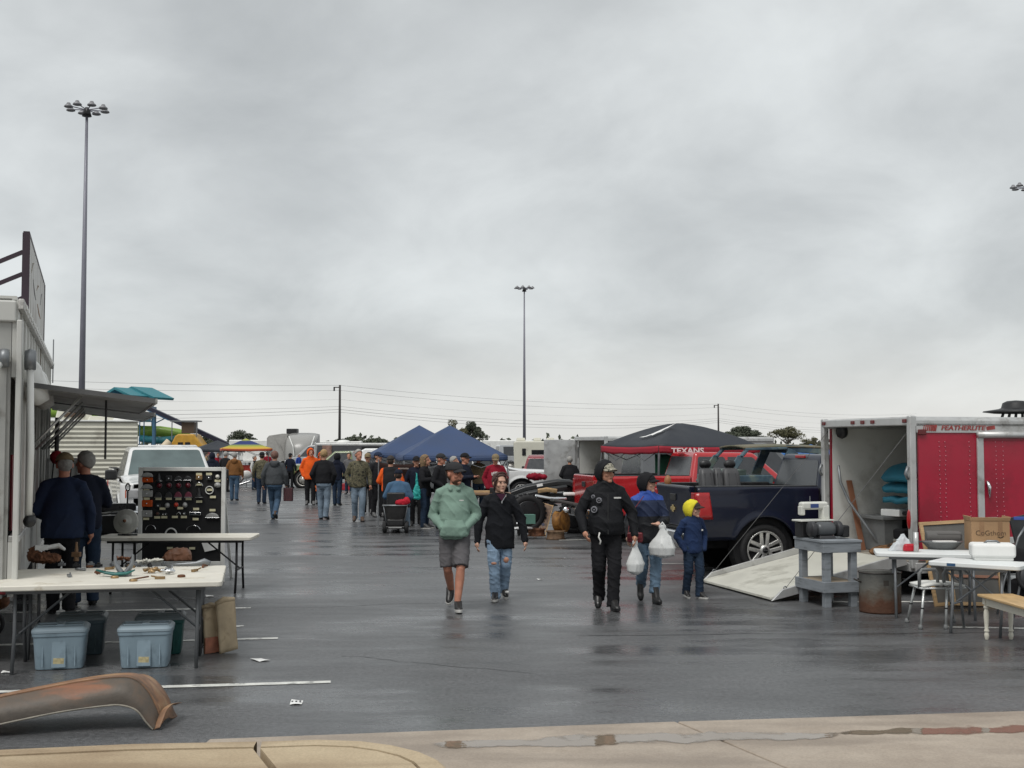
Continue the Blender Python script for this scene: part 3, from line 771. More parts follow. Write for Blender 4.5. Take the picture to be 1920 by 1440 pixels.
# ------------------------------------------------------------------ far background: lamps, poles, wires, trees, water park
M_POLE = mat('pole_paint', (0.20, 0.20, 0.235), 0.5, 0.2, 0.08, 1)
def high_mast(label, px, top_py, d, heads=8):
    P = A(px, top_py, d)
    t = thing('light_mast', label, 'light mast', (P.x, d, 0), 0.2, 'high light masts of the lot')
    h = P.z
    q = MB(); q.tube([(0, 0, 0), (0, 0, h * 0.5), (0, 0, h)], [0.30, 0.21, 0.11], 12); q.build('pole', M_POLE, t, smooth=True)
    q = MB(); q.lathe([(0.001, h + 0.25), (0.16, h + 0.2), (0.28, h - 0.1), (0.40, h - 0.55), (0.001, h - 0.5)], 14); q.build('head_hub', M_BLACK, t, smooth=True)
    for k in range(heads):
        a = 2 * math.pi * (k + 0.5) / heads
        cx, cy = 1.5 * math.cos(a), 1.5 * math.sin(a)
        q = MB(); q.tube([(0.1 * math.cos(a), 0.1 * math.sin(a), h), (cx, cy, h + 0.12)], 0.045, 6); arm = q.build('arm', M_POLE, t)
        q = MB(); q.lathe([(0.001, h + 0.38), (0.14, h + 0.37), (0.20, h + 0.22), (0.34, h + 0.12), (0.38, h + 0.02), (0.30, h - 0.02), (0.001, h - 0.01)], 12, Matrix.Translation((cx, cy, 0))); q.build('lamp_head', mat('lamp_head', (0.22, 0.22, 0.23), 0.5, 0.3), arm, smooth=True)
    return t
high_mast('tall grey light mast with a ring of lamps above the white food trailer', 163, 206, 100)
high_mast('slim far light mast rising from behind the navy canopies', 983, 541, 215)
high_mast('light mast at the right edge, lamp ring above the red trailer', 1927, 352, 130)

PZ = 11.0
poles = [Vector((-96, 98, 0)), Vector((-25.7, 179, 0)), Vector((44.7, 260, 0)), Vector((115, 341, 0))]
M_TIMBER = mat('pole_timber', (0.045, 0.04, 0.038), 0.85, var=0.2)
plab = ['', 'dark timber utility pole left of the middle, near the grey camper', 'slim dark utility pole behind the black and red canopy', '']
for i, p in enumerate(poles):
    if i in (0, 3): continue
    t = thing('utility_pole', plab[i], 'utility pole', p, 0, 'utility poles along the far road')
    q = MB(); q.tube([(0, 0, 0), (0, 0, PZ)], [0.22, 0.16], 10); q.build('pole', M_TIMBER, t, smooth=True)
    q = MB(); q.box((-0.45, 0, PZ - 0.35), (0.9, 0.2, 0.14)); q.build('cross_arm', M_TIMBER, t)
    q = MB(); q.tube([(-0.85, 0, PZ - 0.3), (-0.85, 0, PZ - 0.9)], 0.12, 8); q.build('insulator', M_BLACK, t)
M_WIRE = mat('wire', (0.10, 0.10, 0.11), 0.6)
wl = ['topmost power line', 'second power line', 'thin middle cable', 'upper of three low cables', 'middle of three low cables', 'lowest cable of the run']
for wi, (dz, r) in enumerate(((0.0, 0.022), (-0.75, 0.022), (-2.1, 0.012), (-3.15, 0.022), (-3.6, 0.032), (-4.0, 0.024))):
    q = MB(); pts = []
    for i in range(3):
        a, b_ = poles[i], poles[i + 1]
        for k in range(16 + (i == 2)):
            u = k / 16; p = a.lerp(b_, u); pts.append((p.x, p.y, PZ - 0.05 + dz - (1.2 + 0.12 * wi) * 4 * u * (1 - u)))
    q.tube(pts, r * 0.75, 5)
    tag(q.build('overhead_cable', M_WIRE), wl[wi] + ' strung across the sky between the utility poles', 'cable', 'overhead cables')

def leaf_mat(name, c0, c1):
    return ramp_mat(name, [(0.3, c0), (0.55, tuple((a + b_) / 2 for a, b_ in zip(c0, c1))), (0.75, c1)], 1.2, 0.8, 3, interp='LINEAR')
def tree(label, px, top, wpx, d, seed, kind='round', group='trees beyond the lot', n=5200):
    rnd = random.Random(seed)
    wpx *= 1.45; base = A(px, 835, d); hgt = A(px, top, d).z; wr = wpx / FPX * d / 2
    t = thing('tree', label, 'tree', (base.x, d, 0), 0, group)
    q = MB(); q.tube([(0, 0, 0), (0.05, 0, hgt * 0.45), (0.1, 0, hgt * 0.85)], [hgt * 0.035, hgt * 0.025, hgt * 0.006], 7)
    q.build('trunk', mat('bark', (0.07, 0.055, 0.045), 0.9, var=0.3), t)
    for k in range(5):
        a = rnd.uniform(0, 6.28); z0 = hgt * rnd.uniform(0.35, 0.6)
        q = MB(); q.tube([(0.03, 0, z0), (math.cos(a) * wr * 0.6, math.sin(a) * wr * 0.6, z0 + hgt * 0.2)], [hgt * 0.014, hgt * 0.004], 5); q.build('limb', MATS['bark'], t)
    lobes = []
    for k in range(20):
        a = rnd.uniform(0, 6.28); rr = wr * math.sqrt(rnd.random()) * 0.82
        zz = hgt * (0.40 + 0.50 * (1 - (rr / wr) ** 2 * 0.75) * rnd.random() ** 0.7)
        tp = 1 - 0.3 * max(0, (zz / hgt - 0.5) / 0.4) if kind != 'wide' else 1
        lobes.append((Vector((math.cos(a) * rr * tp, math.sin(a) * rr * tp, zz)), wr * rnd.uniform(0.20, 0.36), hgt * rnd.uniform(0.06, 0.12)))
    if kind == 'sparse': lobes = lobes[:14]; n = int(n * 0.5)
    q = MB()
    sz = max(wr, hgt / 2) * 0.040
    for k in range(n):
        c, rx, rz_ = rnd.choice(lobes)
        v = Vector((rnd.gauss(0, 1), rnd.gauss(0, 1), rnd.gauss(0, 1))).normalized() * rnd.uniform(0.55, 1.05)
        p = c + Vector((v.x * rx, v.y * rx, v.z * rz_))
        u = Vector((rnd.gauss(0, 1), rnd.gauss(0, 1), rnd.gauss(0, 1))).normalized() * sz * rnd.uniform(0.6, 1.3)
        w = u.orthogonal().normalized() * sz * rnd.uniform(0.4, 0.9)
        q.add([p - u, p + w, p + u, p - w], [(0, 1, 2, 3)])
    me = bpy.data.meshes.new('crown'); me.from_pydata([tuple(p) for p in q.v], [], q.f)
    me.materials.append(leaf_mat('leaves_' + kind, *{'round': ((0.042, 0.052, 0.038), (0.10, 0.11, 0.075)), 'wide': ((0.045, 0.054, 0.04), (0.105, 0.115, 0.08)), 'sparse': ((0.05, 0.05, 0.025), (0.13, 0.12, 0.06))}[kind]))
    o = link('crown', me, t); o['kind'] = 'stuff'
    return t
tree('round dark tree behind the rainbow canopy', 449, 802, 46, 190, 1)
tree('small dark tree at the foot of the yellow slide tower', 384, 812, 34, 200, 2)
tree('broad low dark tree row behind the grey cargo trailer', 672, 814, 80, 200, 3, 'wide')
tree('dark tree rising behind the navy canopies, left of the pair', 853, 782, 38, 190, 4, 'sparse')
tree('dark tree rising behind the navy canopies, right of the pair', 886, 785, 40, 195, 5)
tree('broad dark tree behind the peak of the black and red canopy', 1398, 792, 76, 170, 6)
tree('sparse olive tree between the dark tree and the red trailer', 1477, 793, 56, 170, 7, 'sparse')
tree('small olive tree just left of the red trailer', 1521, 813, 34, 180, 8, 'sparse')
tree('low far tree left of the dark tree', 1345, 822, 40, 230, 9, 'wide')
# distant hedge line closing the horizon
q = MB(); rnd = random.Random(3)
for k in range(5200):
    x = rnd.uniform(-330, 420); z = abs(rnd.gauss(0, 1)) * 1.5 * (1 + 0.5 * mnoise.noise((x * 0.03, 0, 0)))
    p = Vector((x, 380 + rnd.uniform(-4, 4), z)); u = Vector((rnd.gauss(0, 1), 0, rnd.gauss(0, 1))).normalized() * 0.9; w = u.orthogonal().normalized() * 0.7
    q.add([p - u, p + w, p + u, p - w], [(0, 1, 2, 3)])
me = bpy.data.meshes.new('far_hedge'); me.from_pydata([tuple(p) for p in q.v], [], q.f); me.materials.append(MATS['leaves_wide'])
o = link('far_hedge', me); o['kind'] = 'stuff'; tag(o, 'low dark hedge and brush closing the far edge of the lot', 'hedge')

# water park: slide tower with two gable roofs, chutes, yellow play tower
D = 120.0
M_TEAL = mat('teal_roof', (0.03, 0.19, 0.225), 0.5, var=0.15)
M_BLUE = mat('blue_steel', (0.05, 0.13, 0.22), 0.5)
t = thing('slide_tower', 'water slide tower with two teal gable roofs above the food trailer awning', 'slide tower', (A(235, 800, D).x, D, 0))
bx = lambda px: (px - 235) * D / FPX
bz = lambda py: CAMH + (835 - py) * D / FPX
for (x0, xm, x1, ytop, yl, yr, dy_) in ((196, 213, 243, 728, 739, 743, 0.0), (222, 231, 274, 724.5, 729, 745, 2.4)):
    q = MB()
    q.add([(bx(x0), dy_, bz(yl)), (bx(xm), dy_, bz(ytop)), (bx(x1), dy_, bz(yr)), (bx(x0) + 1.2, dy_ + 3, bz(yl)), (bx(xm) + 1.2, dy_ + 3, bz(ytop)), (bx(x1) + 1.2, dy_ + 3, bz(yr))], [(0, 1, 4, 3), (1, 2, 5, 4)])
    q.build('roof', M_TEAL, t, solid=0.25)
    for xx in (x0 + 4, x1 - 4):
        q = MB(); q.bar((bx(xx), dy_ + 0.4, bz(742)), (bx(xx), dy_ + 0.4, 0), 0.18); q.build('post', M_BLUE, t)
q = MB(); q.box((bx(225), 1.5, bz(764)), (5.2, 4, 0.3)); q.build('deck', M_BLUE, t)
q = MB(); q.box((bx(240), -1.0, bz(757)), (3.6, 0.06, 0.5)); q.build('railing', M_BLUE, t)
q = MB(); q.box((bx(225), 1.5, bz(782)), (4.4, 3, 0.9)); q.build('stair_housing', M_TEAL, t)
for xx in (262, 270, 289):
    q = MB(); q.tube([(bx(xx), 0, 0), (bx(xx), 0, bz(777))], 0.2 if xx == 289 else 0.06, 8); q.build('support_post', M_BLUE, t)
q = MB(); q.bar((bx(270), 0, bz(779)), (bx(286), 0, bz(793)), 0.1); q.build('brace', M_BLUE, t)
q = MB(); q.bar((bx(308), 0, bz(785)), (bx(292), 0, bz(793)), 0.1); q.build('brace', M_BLUE, t)
a, b_ = A(262, 758, D), A(432, 836, D)
q = MB(); q.bar((a.x, a.y, a.z), (b_.x, b_.y, b_.z), 0.9, 0.42); sp = q.build('speed_slide', mat('slide_navy', (0.012, 0.012, 0.03), 0.5))
tag(sp, 'straight dark speed slide sloping down right from the teal tower', 'water slide')
a, b_ = A(262, 763, D - 0.5), A(316, 788, D - 0.5)
q = MB(); q.bar(a, b_, 0.1, 0.08); q.build('handrail', M_BLUE, sp)
M_LIME = mat('lime_fibreglass', (0.20, 0.33, 0.045), 0.4)
q = MB(); q.tube([A(90, 772, D + 2), A(140, 773, D + 2), A(200, 783, D + 2), A(262, 808, D + 2), A(300, 809, D + 2), A(335, 813, D + 2), A(362, 824, D + 2)], [0.6, 0.6, 0.55, 0.55, 0.55, 0.5, 0.4], 12)
tag(q.build('water_slide', M_LIME, smooth=True), 'lime green curved flume running behind the beige camper', 'water slide')
q = MB(); q.tube([A(262, 822, D + 1), A(300, 826, D + 1), A(340, 822, D + 1)], 0.35, 10)
tag(q.build('water_slide', M_TEAL, smooth=True), 'low teal flume under the lime green one', 'water slide')
M_YEL = mat('yellow_plastic', (0.50, 0.27, 0.03), 0.45, var=0.2, vs=2)
t = thing('play_tower', 'yellow play structure with round windows behind the white pickup', 'play tower', (A(345, 835, D - 4).x, D - 4, 0))
s_ = (D - 4) / FPX
q = MB(); q.prism([(-1.6, 0), (-1.4, 1.9), (-0.9, 2.9), (-0.6, 3.1), (0.9, 3.1), (1.5, 2.3), (2.2, 1.5), (2.4, 0.2)], 0, 2.5, 'Y'); q.build('wall', M_YEL, t, bevel=0.15)
for x in (-0.35, 0.35):
    q = MB(); q.box((x, -0.03, 2.1), (0.5, 0.06, 0.4)); q.build('window', M_DARK, t, bevel=0.08)
q = MB(); q.box((-0.1, 1, 4.35), (2.6, 2, 0.12)); q.build('deck_roof', M_STEEL, t)
q = MB(); q.box((0.25, 1, 3.7), (1.2, 1.4, 1.1)); q.build('lookout', mat('brown', (0.08, 0.05, 0.03)), t)
for x in (-1.3, 1.1):
    q = MB(); q.bar((x, 0.4, 2.5), (x, 0.4, 4.35), 0.08); q.build('post', M_STEEL, t)
q = MB(); q.tube([(-1.3, -0.4, 2.4), (-1.8, -0.6, 1.8), (-2.6, -0.6, 1.4)], 0.35, 10); q.build('chute', mat('pale_plastic', (0.6, 0.5, 0.35)), t, smooth=True)
# ================================================================== parked vehicles
TR = math.atan2(0.2, 0.975)
navy = pickup('navy blue pickup with silver five-spoke wheels beside the red trailer ramp', (2.575, 19.2, 0), TR, mat('paint_navy', (0.005, 0.008, 0.022), 0.35, 0, 0.06, 3, coat=0.35, spec=0.3, rvar=0.05), badge=True)
red = pickup('bright red crew cab pickup parked behind the navy pickup', (1.53, 25.57, 0), TR, paint('bright_red', (0.42, 0.012, 0.016)))
white = pickup('white pickup facing the camera behind the display board', (-9.18, 30.7, 0), math.atan2(-0.933, 0.36), paint('white', (0.70, 0.70, 0.69)), sc=1.06)
green = pickup('old light green pickup with steel wheels near the grey camper', (-5.0, 56.9, 0), R(176), paint('sage', (0.17, 0.21, 0.085)), old=True, crew=False, rim='disc', cab_x=(2.35, 3.9))
wp = pickup('white extended cab pickup behind the person in a red sweatshirt', (-4.35, 41.5, 0), R(4), paint('white', (0.70, 0.70, 0.69)), sc=0.98)
car('white SUV behind the crowd under the navy canopies', (-6.4, 48.5, 0), R(6), paint('white', (0.70, 0.70, 0.69)), 'suv', name='parked_suv', cat='suv', sc=1.08)
car('dark red SUV seen from behind, right of the white pickup', (1.25, 46.5, 0), R(86), paint('dark_red', (0.20, 0.012, 0.02)), 'suv', name='parked_suv', cat='suv', sc=0.93)
car('grey van whose roof shows above the red pickup', (3.2, 33.0, 0), R(12), paint('grey', (0.10, 0.105, 0.11)), 'van', name='parked_van', cat='van', sc=1.02)
car('white van far down the aisle left of the rainbow canopy', (-17.6, 66.0, 0), R(160), paint('white', (0.70, 0.70, 0.69)), 'van', name='parked_van', cat='van')
car('silver van parked far behind the grey cargo trailer', (-11, 88, 0), R(175), paint('silver', (0.35, 0.36, 0.37)), 'van', name='parked_van', cat='van')
for i, (px, d, kd, c_, lb) in enumerate(((1010, 78, 'van', 'white', 'white van far behind the beige motorhome'), (1490, 62, 'suv', 'grey', 'grey SUV far off between the navy pickup and the red trailer'), (930, 95, 'van', 'silver', 'silver van far behind the right navy canopy'), (300, 70, 'suv', 'dark_red', 'dark red SUV far behind the white pickup'))):
    car(lb, (A(px, 835, d).x, d, 0), R(10), MATS['paint_' + c_], kd, name='parked_van' if kd == 'van' else 'parked_suv', cat='van' if kd == 'van' else 'suv')

# ------------------------------------------------------------------ campers
M_BEIGE = mat('beige_siding', (0.56, 0.545, 0.46), 0.45, var=0.06, vs=1.5, dirt=(0.36, 0.34, 0.28), ds=1.2, dk=0.36)
d = 31.0
x0, x1 = A(60, 835, d).x, A(259, 835, d).x
t = thing('camper_trailer', 'beige camper with horizontal ribbed siding behind the food trailer', 'camper', (x1 - (x1 - x0) * math.cos(R(19)), d - (x1 - x0) * math.sin(R(19)), 0), R(19))
wd = x1 - x0; zt = A(100, 791, d).z
q = MB(); q.box((wd / 2, 2.6, (0.5 + zt) / 2), (wd, 5.0, zt - 0.5)); q.build('body', M_BEIGE, t, bevel=0.06)
n_ = 17
for k in range(n_):
    z = 0.56 + (zt - 0.66) * k / n_
    h = (zt - 0.66) / n_
    q = MB(); q.prism([(0.095, z), (0.07, z + h * 0.5), (0.095, z + h * 0.94)], 0.02, wd - 0.02, 'X'); q.build('siding_strip', M_BEIGE, t)
q = MB(); q.box((wd / 2, 2.6, zt + 0.02), (wd + 0.06, 5.1, 0.05)); q.build('roof', M_WHITE, t, bevel=0.02)
q = MB(); q.box((wd * 0.42, 1.6, zt + 0.21), (0.95, 0.8, 0.32), taper=0.86); ac = q.build('air_conditioner', M_BEIGE, t, bevel=0.05)
q = MB(); q.box((wd * 0.42, 1.2, zt + 0.2), (0.5, 0.03, 0.12)); q.build('grille', mat('brown', (0.08, 0.05, 0.03)), ac)
q = MB(); q.box((wd * 0.68, 1.2, zt + 0.10), (0.8, 0.5, 0.13), taper=0.8); q.build('roof_vent', M_BEIGE, t, bevel=0.03)
q = MB(); q.ell((wd * 0.86, 1.2, zt + 0.06), (0.34, 0.34, 0.14)); q.build('vent_dome', M_WHITE, t, smooth=True)
q = MB(); q.bar((wd - 0.3, 0.03, 0.6), (wd - 0.3, 0.03, 1.9), 0.01); q.build('side_antenna', M_BLACK, t)

d = 92.0
M_CAP = mat('grey_gelcoat', (0.30, 0.295, 0.28), 0.3, var=0.1, vs=0.6)
t = thing('camper_trailer', 'grey camper with rounded front cap and black swoosh graphics', 'camper', (A(548, 835, d).x, d, 0), 0)
u_ = d / FPX
q = MB()
def cap(u, v):
    px = 535 + 60 * u; f = math.sin(math.pi * min(1, 0.15 + 0.85 * v) / 2)
    z = 0.9 + v * (A(0, 812, d).z - 0.9)
    bul = math.sin(math.pi * u) ** 0.5
    return ((px - 548) * u_, -0.2 - 1.0 * bul * (1 - v ** 3 * 0.9) + 1.3 * v ** 5, z - 0.12 * (2 * u - 1) ** 4)
q.grid(cap, 14, 12); q.build('front_cap', M_CAP, t, smooth=True, solid=0.05)
q = MB(); q.prism([((499 - 548) * u_, 0.8), ((499 - 548) * u_, 2.55), ((503 - 548) * u_, 2.74), ((528 - 548) * u_, 2.9), ((537 - 548) * u_, 2.9), ((537 - 548) * u_, 0.8)], 0.25, 1.5, 'Y'); q.build('side_wall', mat('grey_wall', (0.34, 0.33, 0.31), 0.4), t)
q = MB(); q.box((0, 2.6, 1.8), (2.9, 3, 2.0)); q.build('body', M_CAP, t)
for (xa, za, s1) in ((515, 2.5, 1), (524, 2.1, 1.3)):
    q = MB(); q.add([((xa - 548) * u_, 0.20, za), ((xa + 10 - 548) * u_, 0.20, za - 0.75 * s1), ((xa + 3 - 548) * u_, 0.20, za - 0.25)], [(0, 1, 2)]); q.build('graphic', M_BLACK, t, solid=0.01)
for xs in (555, 588):
    q = MB(); q.tube([((xs - 548) * u_ - (0.5 if xs < 560 else -0.1), -0.25, 2.7), ((xs - 548) * u_, -1.25, 1.9), ((xs + 2 - 548) * u_, -1.3, 1.2)], 0.04, 6); q.build('cap_trim', M_WHITE, t)
q = MB(); q.box((-0.35, 2, 3.1), (0.8, 1.0, 0.4)); q.build('air_conditioner', M_BLACK, t, bevel=0.05)
for s_ in (-1, 1):
    wheel(t, (s_ * 1.1, 2.6, 0.4), 0.4, 0.25, s_, 'disc', mat('steel_rim', (0.5, 0.48, 0.44), 0.4, 0.5))

d = 72.0
t = thing('motorhome', 'beige motorhome with dark cab window behind the person in a cap', 'motorhome', (A(1005, 835, d).x, d, 0), 0)
q = MB(); q.prism([(-1.3, 0.5), (-1.35, 2.2), (-1.2, 2.25), (1.35, 2.25), (1.4, 0.5)], 0, 6, 'Y'); q.build('body', M_BEIGE, t, bevel=0.08)
q = MB(); q.box((0.28, -0.02, 1.52), (1.1, 0.05, 0.42)); q.build('cab_window', M_GLASS, t, bevel=0.06)
q = MB(); q.box((-0.72, -0.02, 1.6), (0.22, 0.05, 0.42)); q.build('side_window', M_GLASS, t, bevel=0.03)
for (x, w) in ((-0.9, 0.6), (0.1, 0.5), (0.9, 0.5)):
    q = MB(); q.box((x, 1.2, 2.36), (w, 0.7, 0.2), taper=0.8); q.build('roof_vent', M_BEIGE, t, bevel=0.04)
for s_ in (-1, 1):
    wheel(t, (s_ * 1.05, 0.8, 0.4), 0.4, 0.25, s_, 'disc', mat('steel_rim', (0.5, 0.48, 0.44), 0.4, 0.5))
for i, (px, d, w, z, lb) in enumerate(((483, 110, 5.2, 2.5, 'white camper far behind the rainbow canopy'), (960, 105, 5.0, 2.45, 'pale camper far behind the right navy canopy'), (620, 118, 6.0, 2.4, 'pale camper far behind the grey cargo trailer'), (1120, 110, 6.0, 2.4, 'white camper far behind the open box trailer'))):
    t = thing('camper_trailer', lb, 'camper', (A(px, 835, d).x, d, 0), R(4))
    q = MB(); q.box((0, 1.2, (0.6 + z) / 2), (w, 2.4, z - 0.6)); q.build('body', M_WHITE, t, bevel=0.1)
    q = MB(); q.box((w * 0.1, -0.02, 1.75), (w * 0.5, 0.04, 0.35)); q.build('window', M_TINT, t, bevel=0.03)
    for s_ in (-1, 1):
        q = MB(); q.lathe([(0.33, -0.1), (0.33, 0.1)], 16, Matrix.Translation((s_ * 0.5, 0.15, 0.33)) @ Matrix.Rotation(math.pi / 2, 4, 'X')); q.build('wheel', M_RUBBER, t)

# ------------------------------------------------------------------ enclosed cargo trailers
def cargo(name, label, loc, rz, Lg, Wd, z0, z1, m_side, m_frame, m_in, group=None, dark_in=False, front=True):
    t = thing(name, label, 'trailer', loc, rz, group)
    h = Wd / 2
    q = MB(); q.box((Lg / 2, 0, z0 - 0.05), (Lg, Wd - 0.02, 0.10)); q.build('floor', mat('plywood', (0.30, 0.27, 0.225), 0.7, var=0.25, vs=3, bump=0.15, bs=20, dirt=(0.12, 0.10, 0.08), ds=2.5, dk=0.42), t)
    for s_, nm in ((-1, 'side_wall'), (1, 'side_wall')):
        q = MB(); q.box((Lg / 2 + 0.04, s_ * (h - 0.02), (z0 + z1) / 2), (Lg - 0.10, 0.035, z1 - z0 - 0.06)); q.build(nm, m_side, t)
        q = MB(); q.box((Lg / 2 + 0.03, s_ * (h - 0.055), (z0 + z1) / 2), (Lg - 0.16, 0.015, z1 - z0 - 0.10)); q.build('wall_lining', m_in, t)
        q = MB(); q.box((Lg / 2, s_ * (h + 0.004), z0 - 0.07), (Lg, 0.05, 0.14)); q.build('lower_rail', m_frame, t, bevel=0.01)
        q = MB(); q.prism([(s_ * (h + 0.012), z1 - 0.13), (s_ * (h + 0.012), z1 - 0.04), (s_ * (h - 0.03), z1), (s_ * (h - 0.10), z1 + 0.01), (s_ * (h - 0.10), z1 - 0.13)], 0.02, Lg, 'X'); q.build('top_rail', m_frame, t, bevel=0.012)
        q = MB(); q.box((0.0, s_ * (h - 0.03), (z0 + z1) / 2 - 0.03), (0.10, 0.09, z1 - z0 + 0.1)); q.build('corner_post', m_frame, t, bevel=0.02)
        for ax in (Lg * 0.52, Lg * 0.52 + 0.85):
            wheel(t, (ax, s_ * (h - 0.10), 0.34), 0.34, 0.2, s_, 'disc', mat('steel_rim', (0.5, 0.48, 0.44), 0.4, 0.5))
    q = MB(); q.box((Lg / 2 + 0.02, 0, z1 - 0.005), (Lg - 0.1, Wd - 0.22, 0.03)); q.build('roof', m_frame, t)
    q = MB(); q.box((Lg / 2 + 0.02, 0, z1 - 0.06), (Lg - 0.2, Wd - 0.24, 0.02)); q.build('ceiling_lining', m_in, t)
    q = MB(); q.box((0.0, 0, z1 - 0.055), (0.10, Wd - 0.04, 0.11)); q.build('rear_header', m_frame, t, bevel=0.015)
    q = MB(); q.box((-0.0, 0, z0 - 0.06), (0.11, Wd - 0.06, 0.12)); q.build('rear_sill', m_frame, t, bevel=0.015)
    if front:
        q = MB(); q.box((Lg - 0.02, 0, (z0 + z1) / 2), (0.04, Wd - 0.1, z1 - z0 - 0.1)); q.build('front_wall', m_side, t)
    q = MB(); q.box((Lg / 2, 0, z0 - 0.18), (Lg - 0.3, 1.1, 0.14)); q.build('chassis', M_DARK, t)
    return t
M_TRED = mat('trailer_red', (0.36, 0.004, 0.028), 0.38, var=0.08, vs=2, coat=0.25, dirt=(0.27, 0.004, 0.022), ds=1.4, dk=0.45)
M_LIN = mat('white_lining', (0.60, 0.60, 0.57), 0.55, var=0.06, vs=1.2, dirt=(0.42, 0.41, 0.38), ds=1.1, dk=0.40)
FW, FZ0, FZ1, FL = 2.32, 0.45, 2.375, 5.6
FRZ = math.atan2(0.257, 0.966)
FLOC = Vector((5.015, 17.05, 0))
ft = cargo('cargo_trailer', 'red and aluminium enclosed trailer with its rear ramp down', FLOC, FRZ, FL, FW, FZ0, FZ1, M_TRED, M_ALU, M_LIN)
h = FW / 2
# side details: lettering band, door, rivets, lamps
q = MB(); q.box((FL / 2, -h - 0.006, FZ1 - 0.145), (FL - 0.1, 0.012, 0.12)); q.build('lettering_band', M_ALU, ft)
tm = mat('lettering_red', (0.30, 0.05, 0.045), 0.5, var=0.3, vs=20)
text('lettering', 'FEATHERLITE', 0.088, tm, ft, (0.76, -h - 0.0165, FZ1 - 0.145), (R(90), 0, 0), 0.002, 1.3, 0.002, 0.2)
for k in range(7):
    q = MB(); q.box((0.16 + 0.03 * k, -h - 0.016, FZ1 - 0.145), (0.008 + 0.003 * k, 0.006, 0.085), ry=R(14)); q.build('lettering_stripe', tm, ft)
q = MB(); q.box((1.19, -h - 0.016, FZ1 - 0.14), (0.13, 0.006, 0.05), ry=R(-8)); q.build('lettering_dash', tm, ft)
# side door with frame, hinges, latch
dx0, dx1, dz0, dz1 = 1.02, 2.02, 0.72, 2.10
dm = q = None
q = MB(); q.box(((dx0 + dx1) / 2, -h - 0.008, (dz0 + dz1) / 2), (dx1 - dx0 - 0.08, 0.02, dz1 - dz0 - 0.08)); dr = q.build('side_door', M_TRED, ft, bevel=0.01)
for (c_, s__) in ((((dx0), (dz0 + dz1) / 2), (0.10, dz1 - dz0)), ((dx1, (dz0 + dz1) / 2), (0.10, dz1 - dz0)), (((dx0 + dx1) / 2, dz0), (dx1 - dx0 + 0.1, 0.09))):
    q = MB(); q.box((c_[0], -h - 0.012, c_[1]), (s__[0], 0.03, s__[1])); q.build('door_frame', M_ALU, ft, bevel=0.008)
q = MB(); q.tube([(dx0 - 0.05, -h - 0.03, dz1 + 0.04), (dx1 + 0.05, -h - 0.03, dz1 + 0.04)], 0.045, 10); q.build('rain_gutter', M_ALU, ft, smooth=True)
q = MB(); q.tube([(dx0 + 0.09, -h - 0.03, 1.52), (dx0 + 0.10, -h - 0.06, 1.44), (dx0 + 0.105, -h - 0.05, 1.30)], [0.022, 0.024, 0.014], 8); q.build('latch_handle', M_CHROME, dr, smooth=True)
q = MB(); q.box((dx0 + 0.16, -h - 0.03, 1.02), (0.14, 0.03, 0.035)); q.build('hasp', M_STEEL, dr, bevel=0.008)
q = MB(); q.box((0.13, -h - 0.022, FZ1 - 0.20), (0.12, 0.03, 0.075)); q.build('marker_lamp', mat('lamp_maroon', (0.12, 0.01, 0.012), 0.25), ft, bevel=0.01)
for y in (-1.06, -0.28, -0.02, 0.24, 1.06):
    q = MB(); q.box((-0.058, y, FZ1 - 0.05), (0.02, 0.09, 0.05)); q.build('clearance_lamp', mat('lamp_maroon', (0.12, 0.01, 0.012)), ft, bevel=0.008)
for s_ in (-1, 1):
    q = MB(); q.ell((-0.055, s_ * (h - 0.035), 1.02), (0.025, 0.035, 0.13)); q.build('tail_lamp', M_RED, ft, smooth=True)
    q = MB(); q.tube([(-0.06, s_ * (h - 0.03), 1.55), (-0.10, s_ * (h - 0.03), 1.62), (-0.06, s_ * (h - 0.03), 1.72)], 0.02, 8); q.build('door_hasp', M_STEEL, ft, smooth=True)
# rivet columns in the red skin: small domes, one part
rv = MB()
for x in (0.40, 0.49, 0.86, 1.26, 1.37):
    for k in range(24):
        rv.ell((x + 0.006 * math.sin(k * 7.3), -h - (0.004 if x < 1 else 0.019), 0.62 + k * 0.062), (0.008, 0.006, 0.008), 6, 4)
o = rv.build('rivet', mat('rivet', (0.52, 0.20, 0.24), 0.45), ft, smooth=True); o['kind'] = 'stuff'
q = MB(); q.tube([(0.10, -h + 0.25, FZ1 - 0.12), (0.35, -h + 0.25, FZ1 - 0.13)], 0.02, 6); q.build('door_spring', M_BLACK, ft)
q = MB(); q.lathe([(0.09, -0.05), (0.11, 0), (0.09, 0.05), (0.02, 0.06)], 14, Matrix.Translation((0.18, h - 0.22, FZ1 - 0.17)) @ Matrix.Rotation(R(90), 4, 'Y')); q.build('cable_drum', M_BLACK, ft, smooth=True)
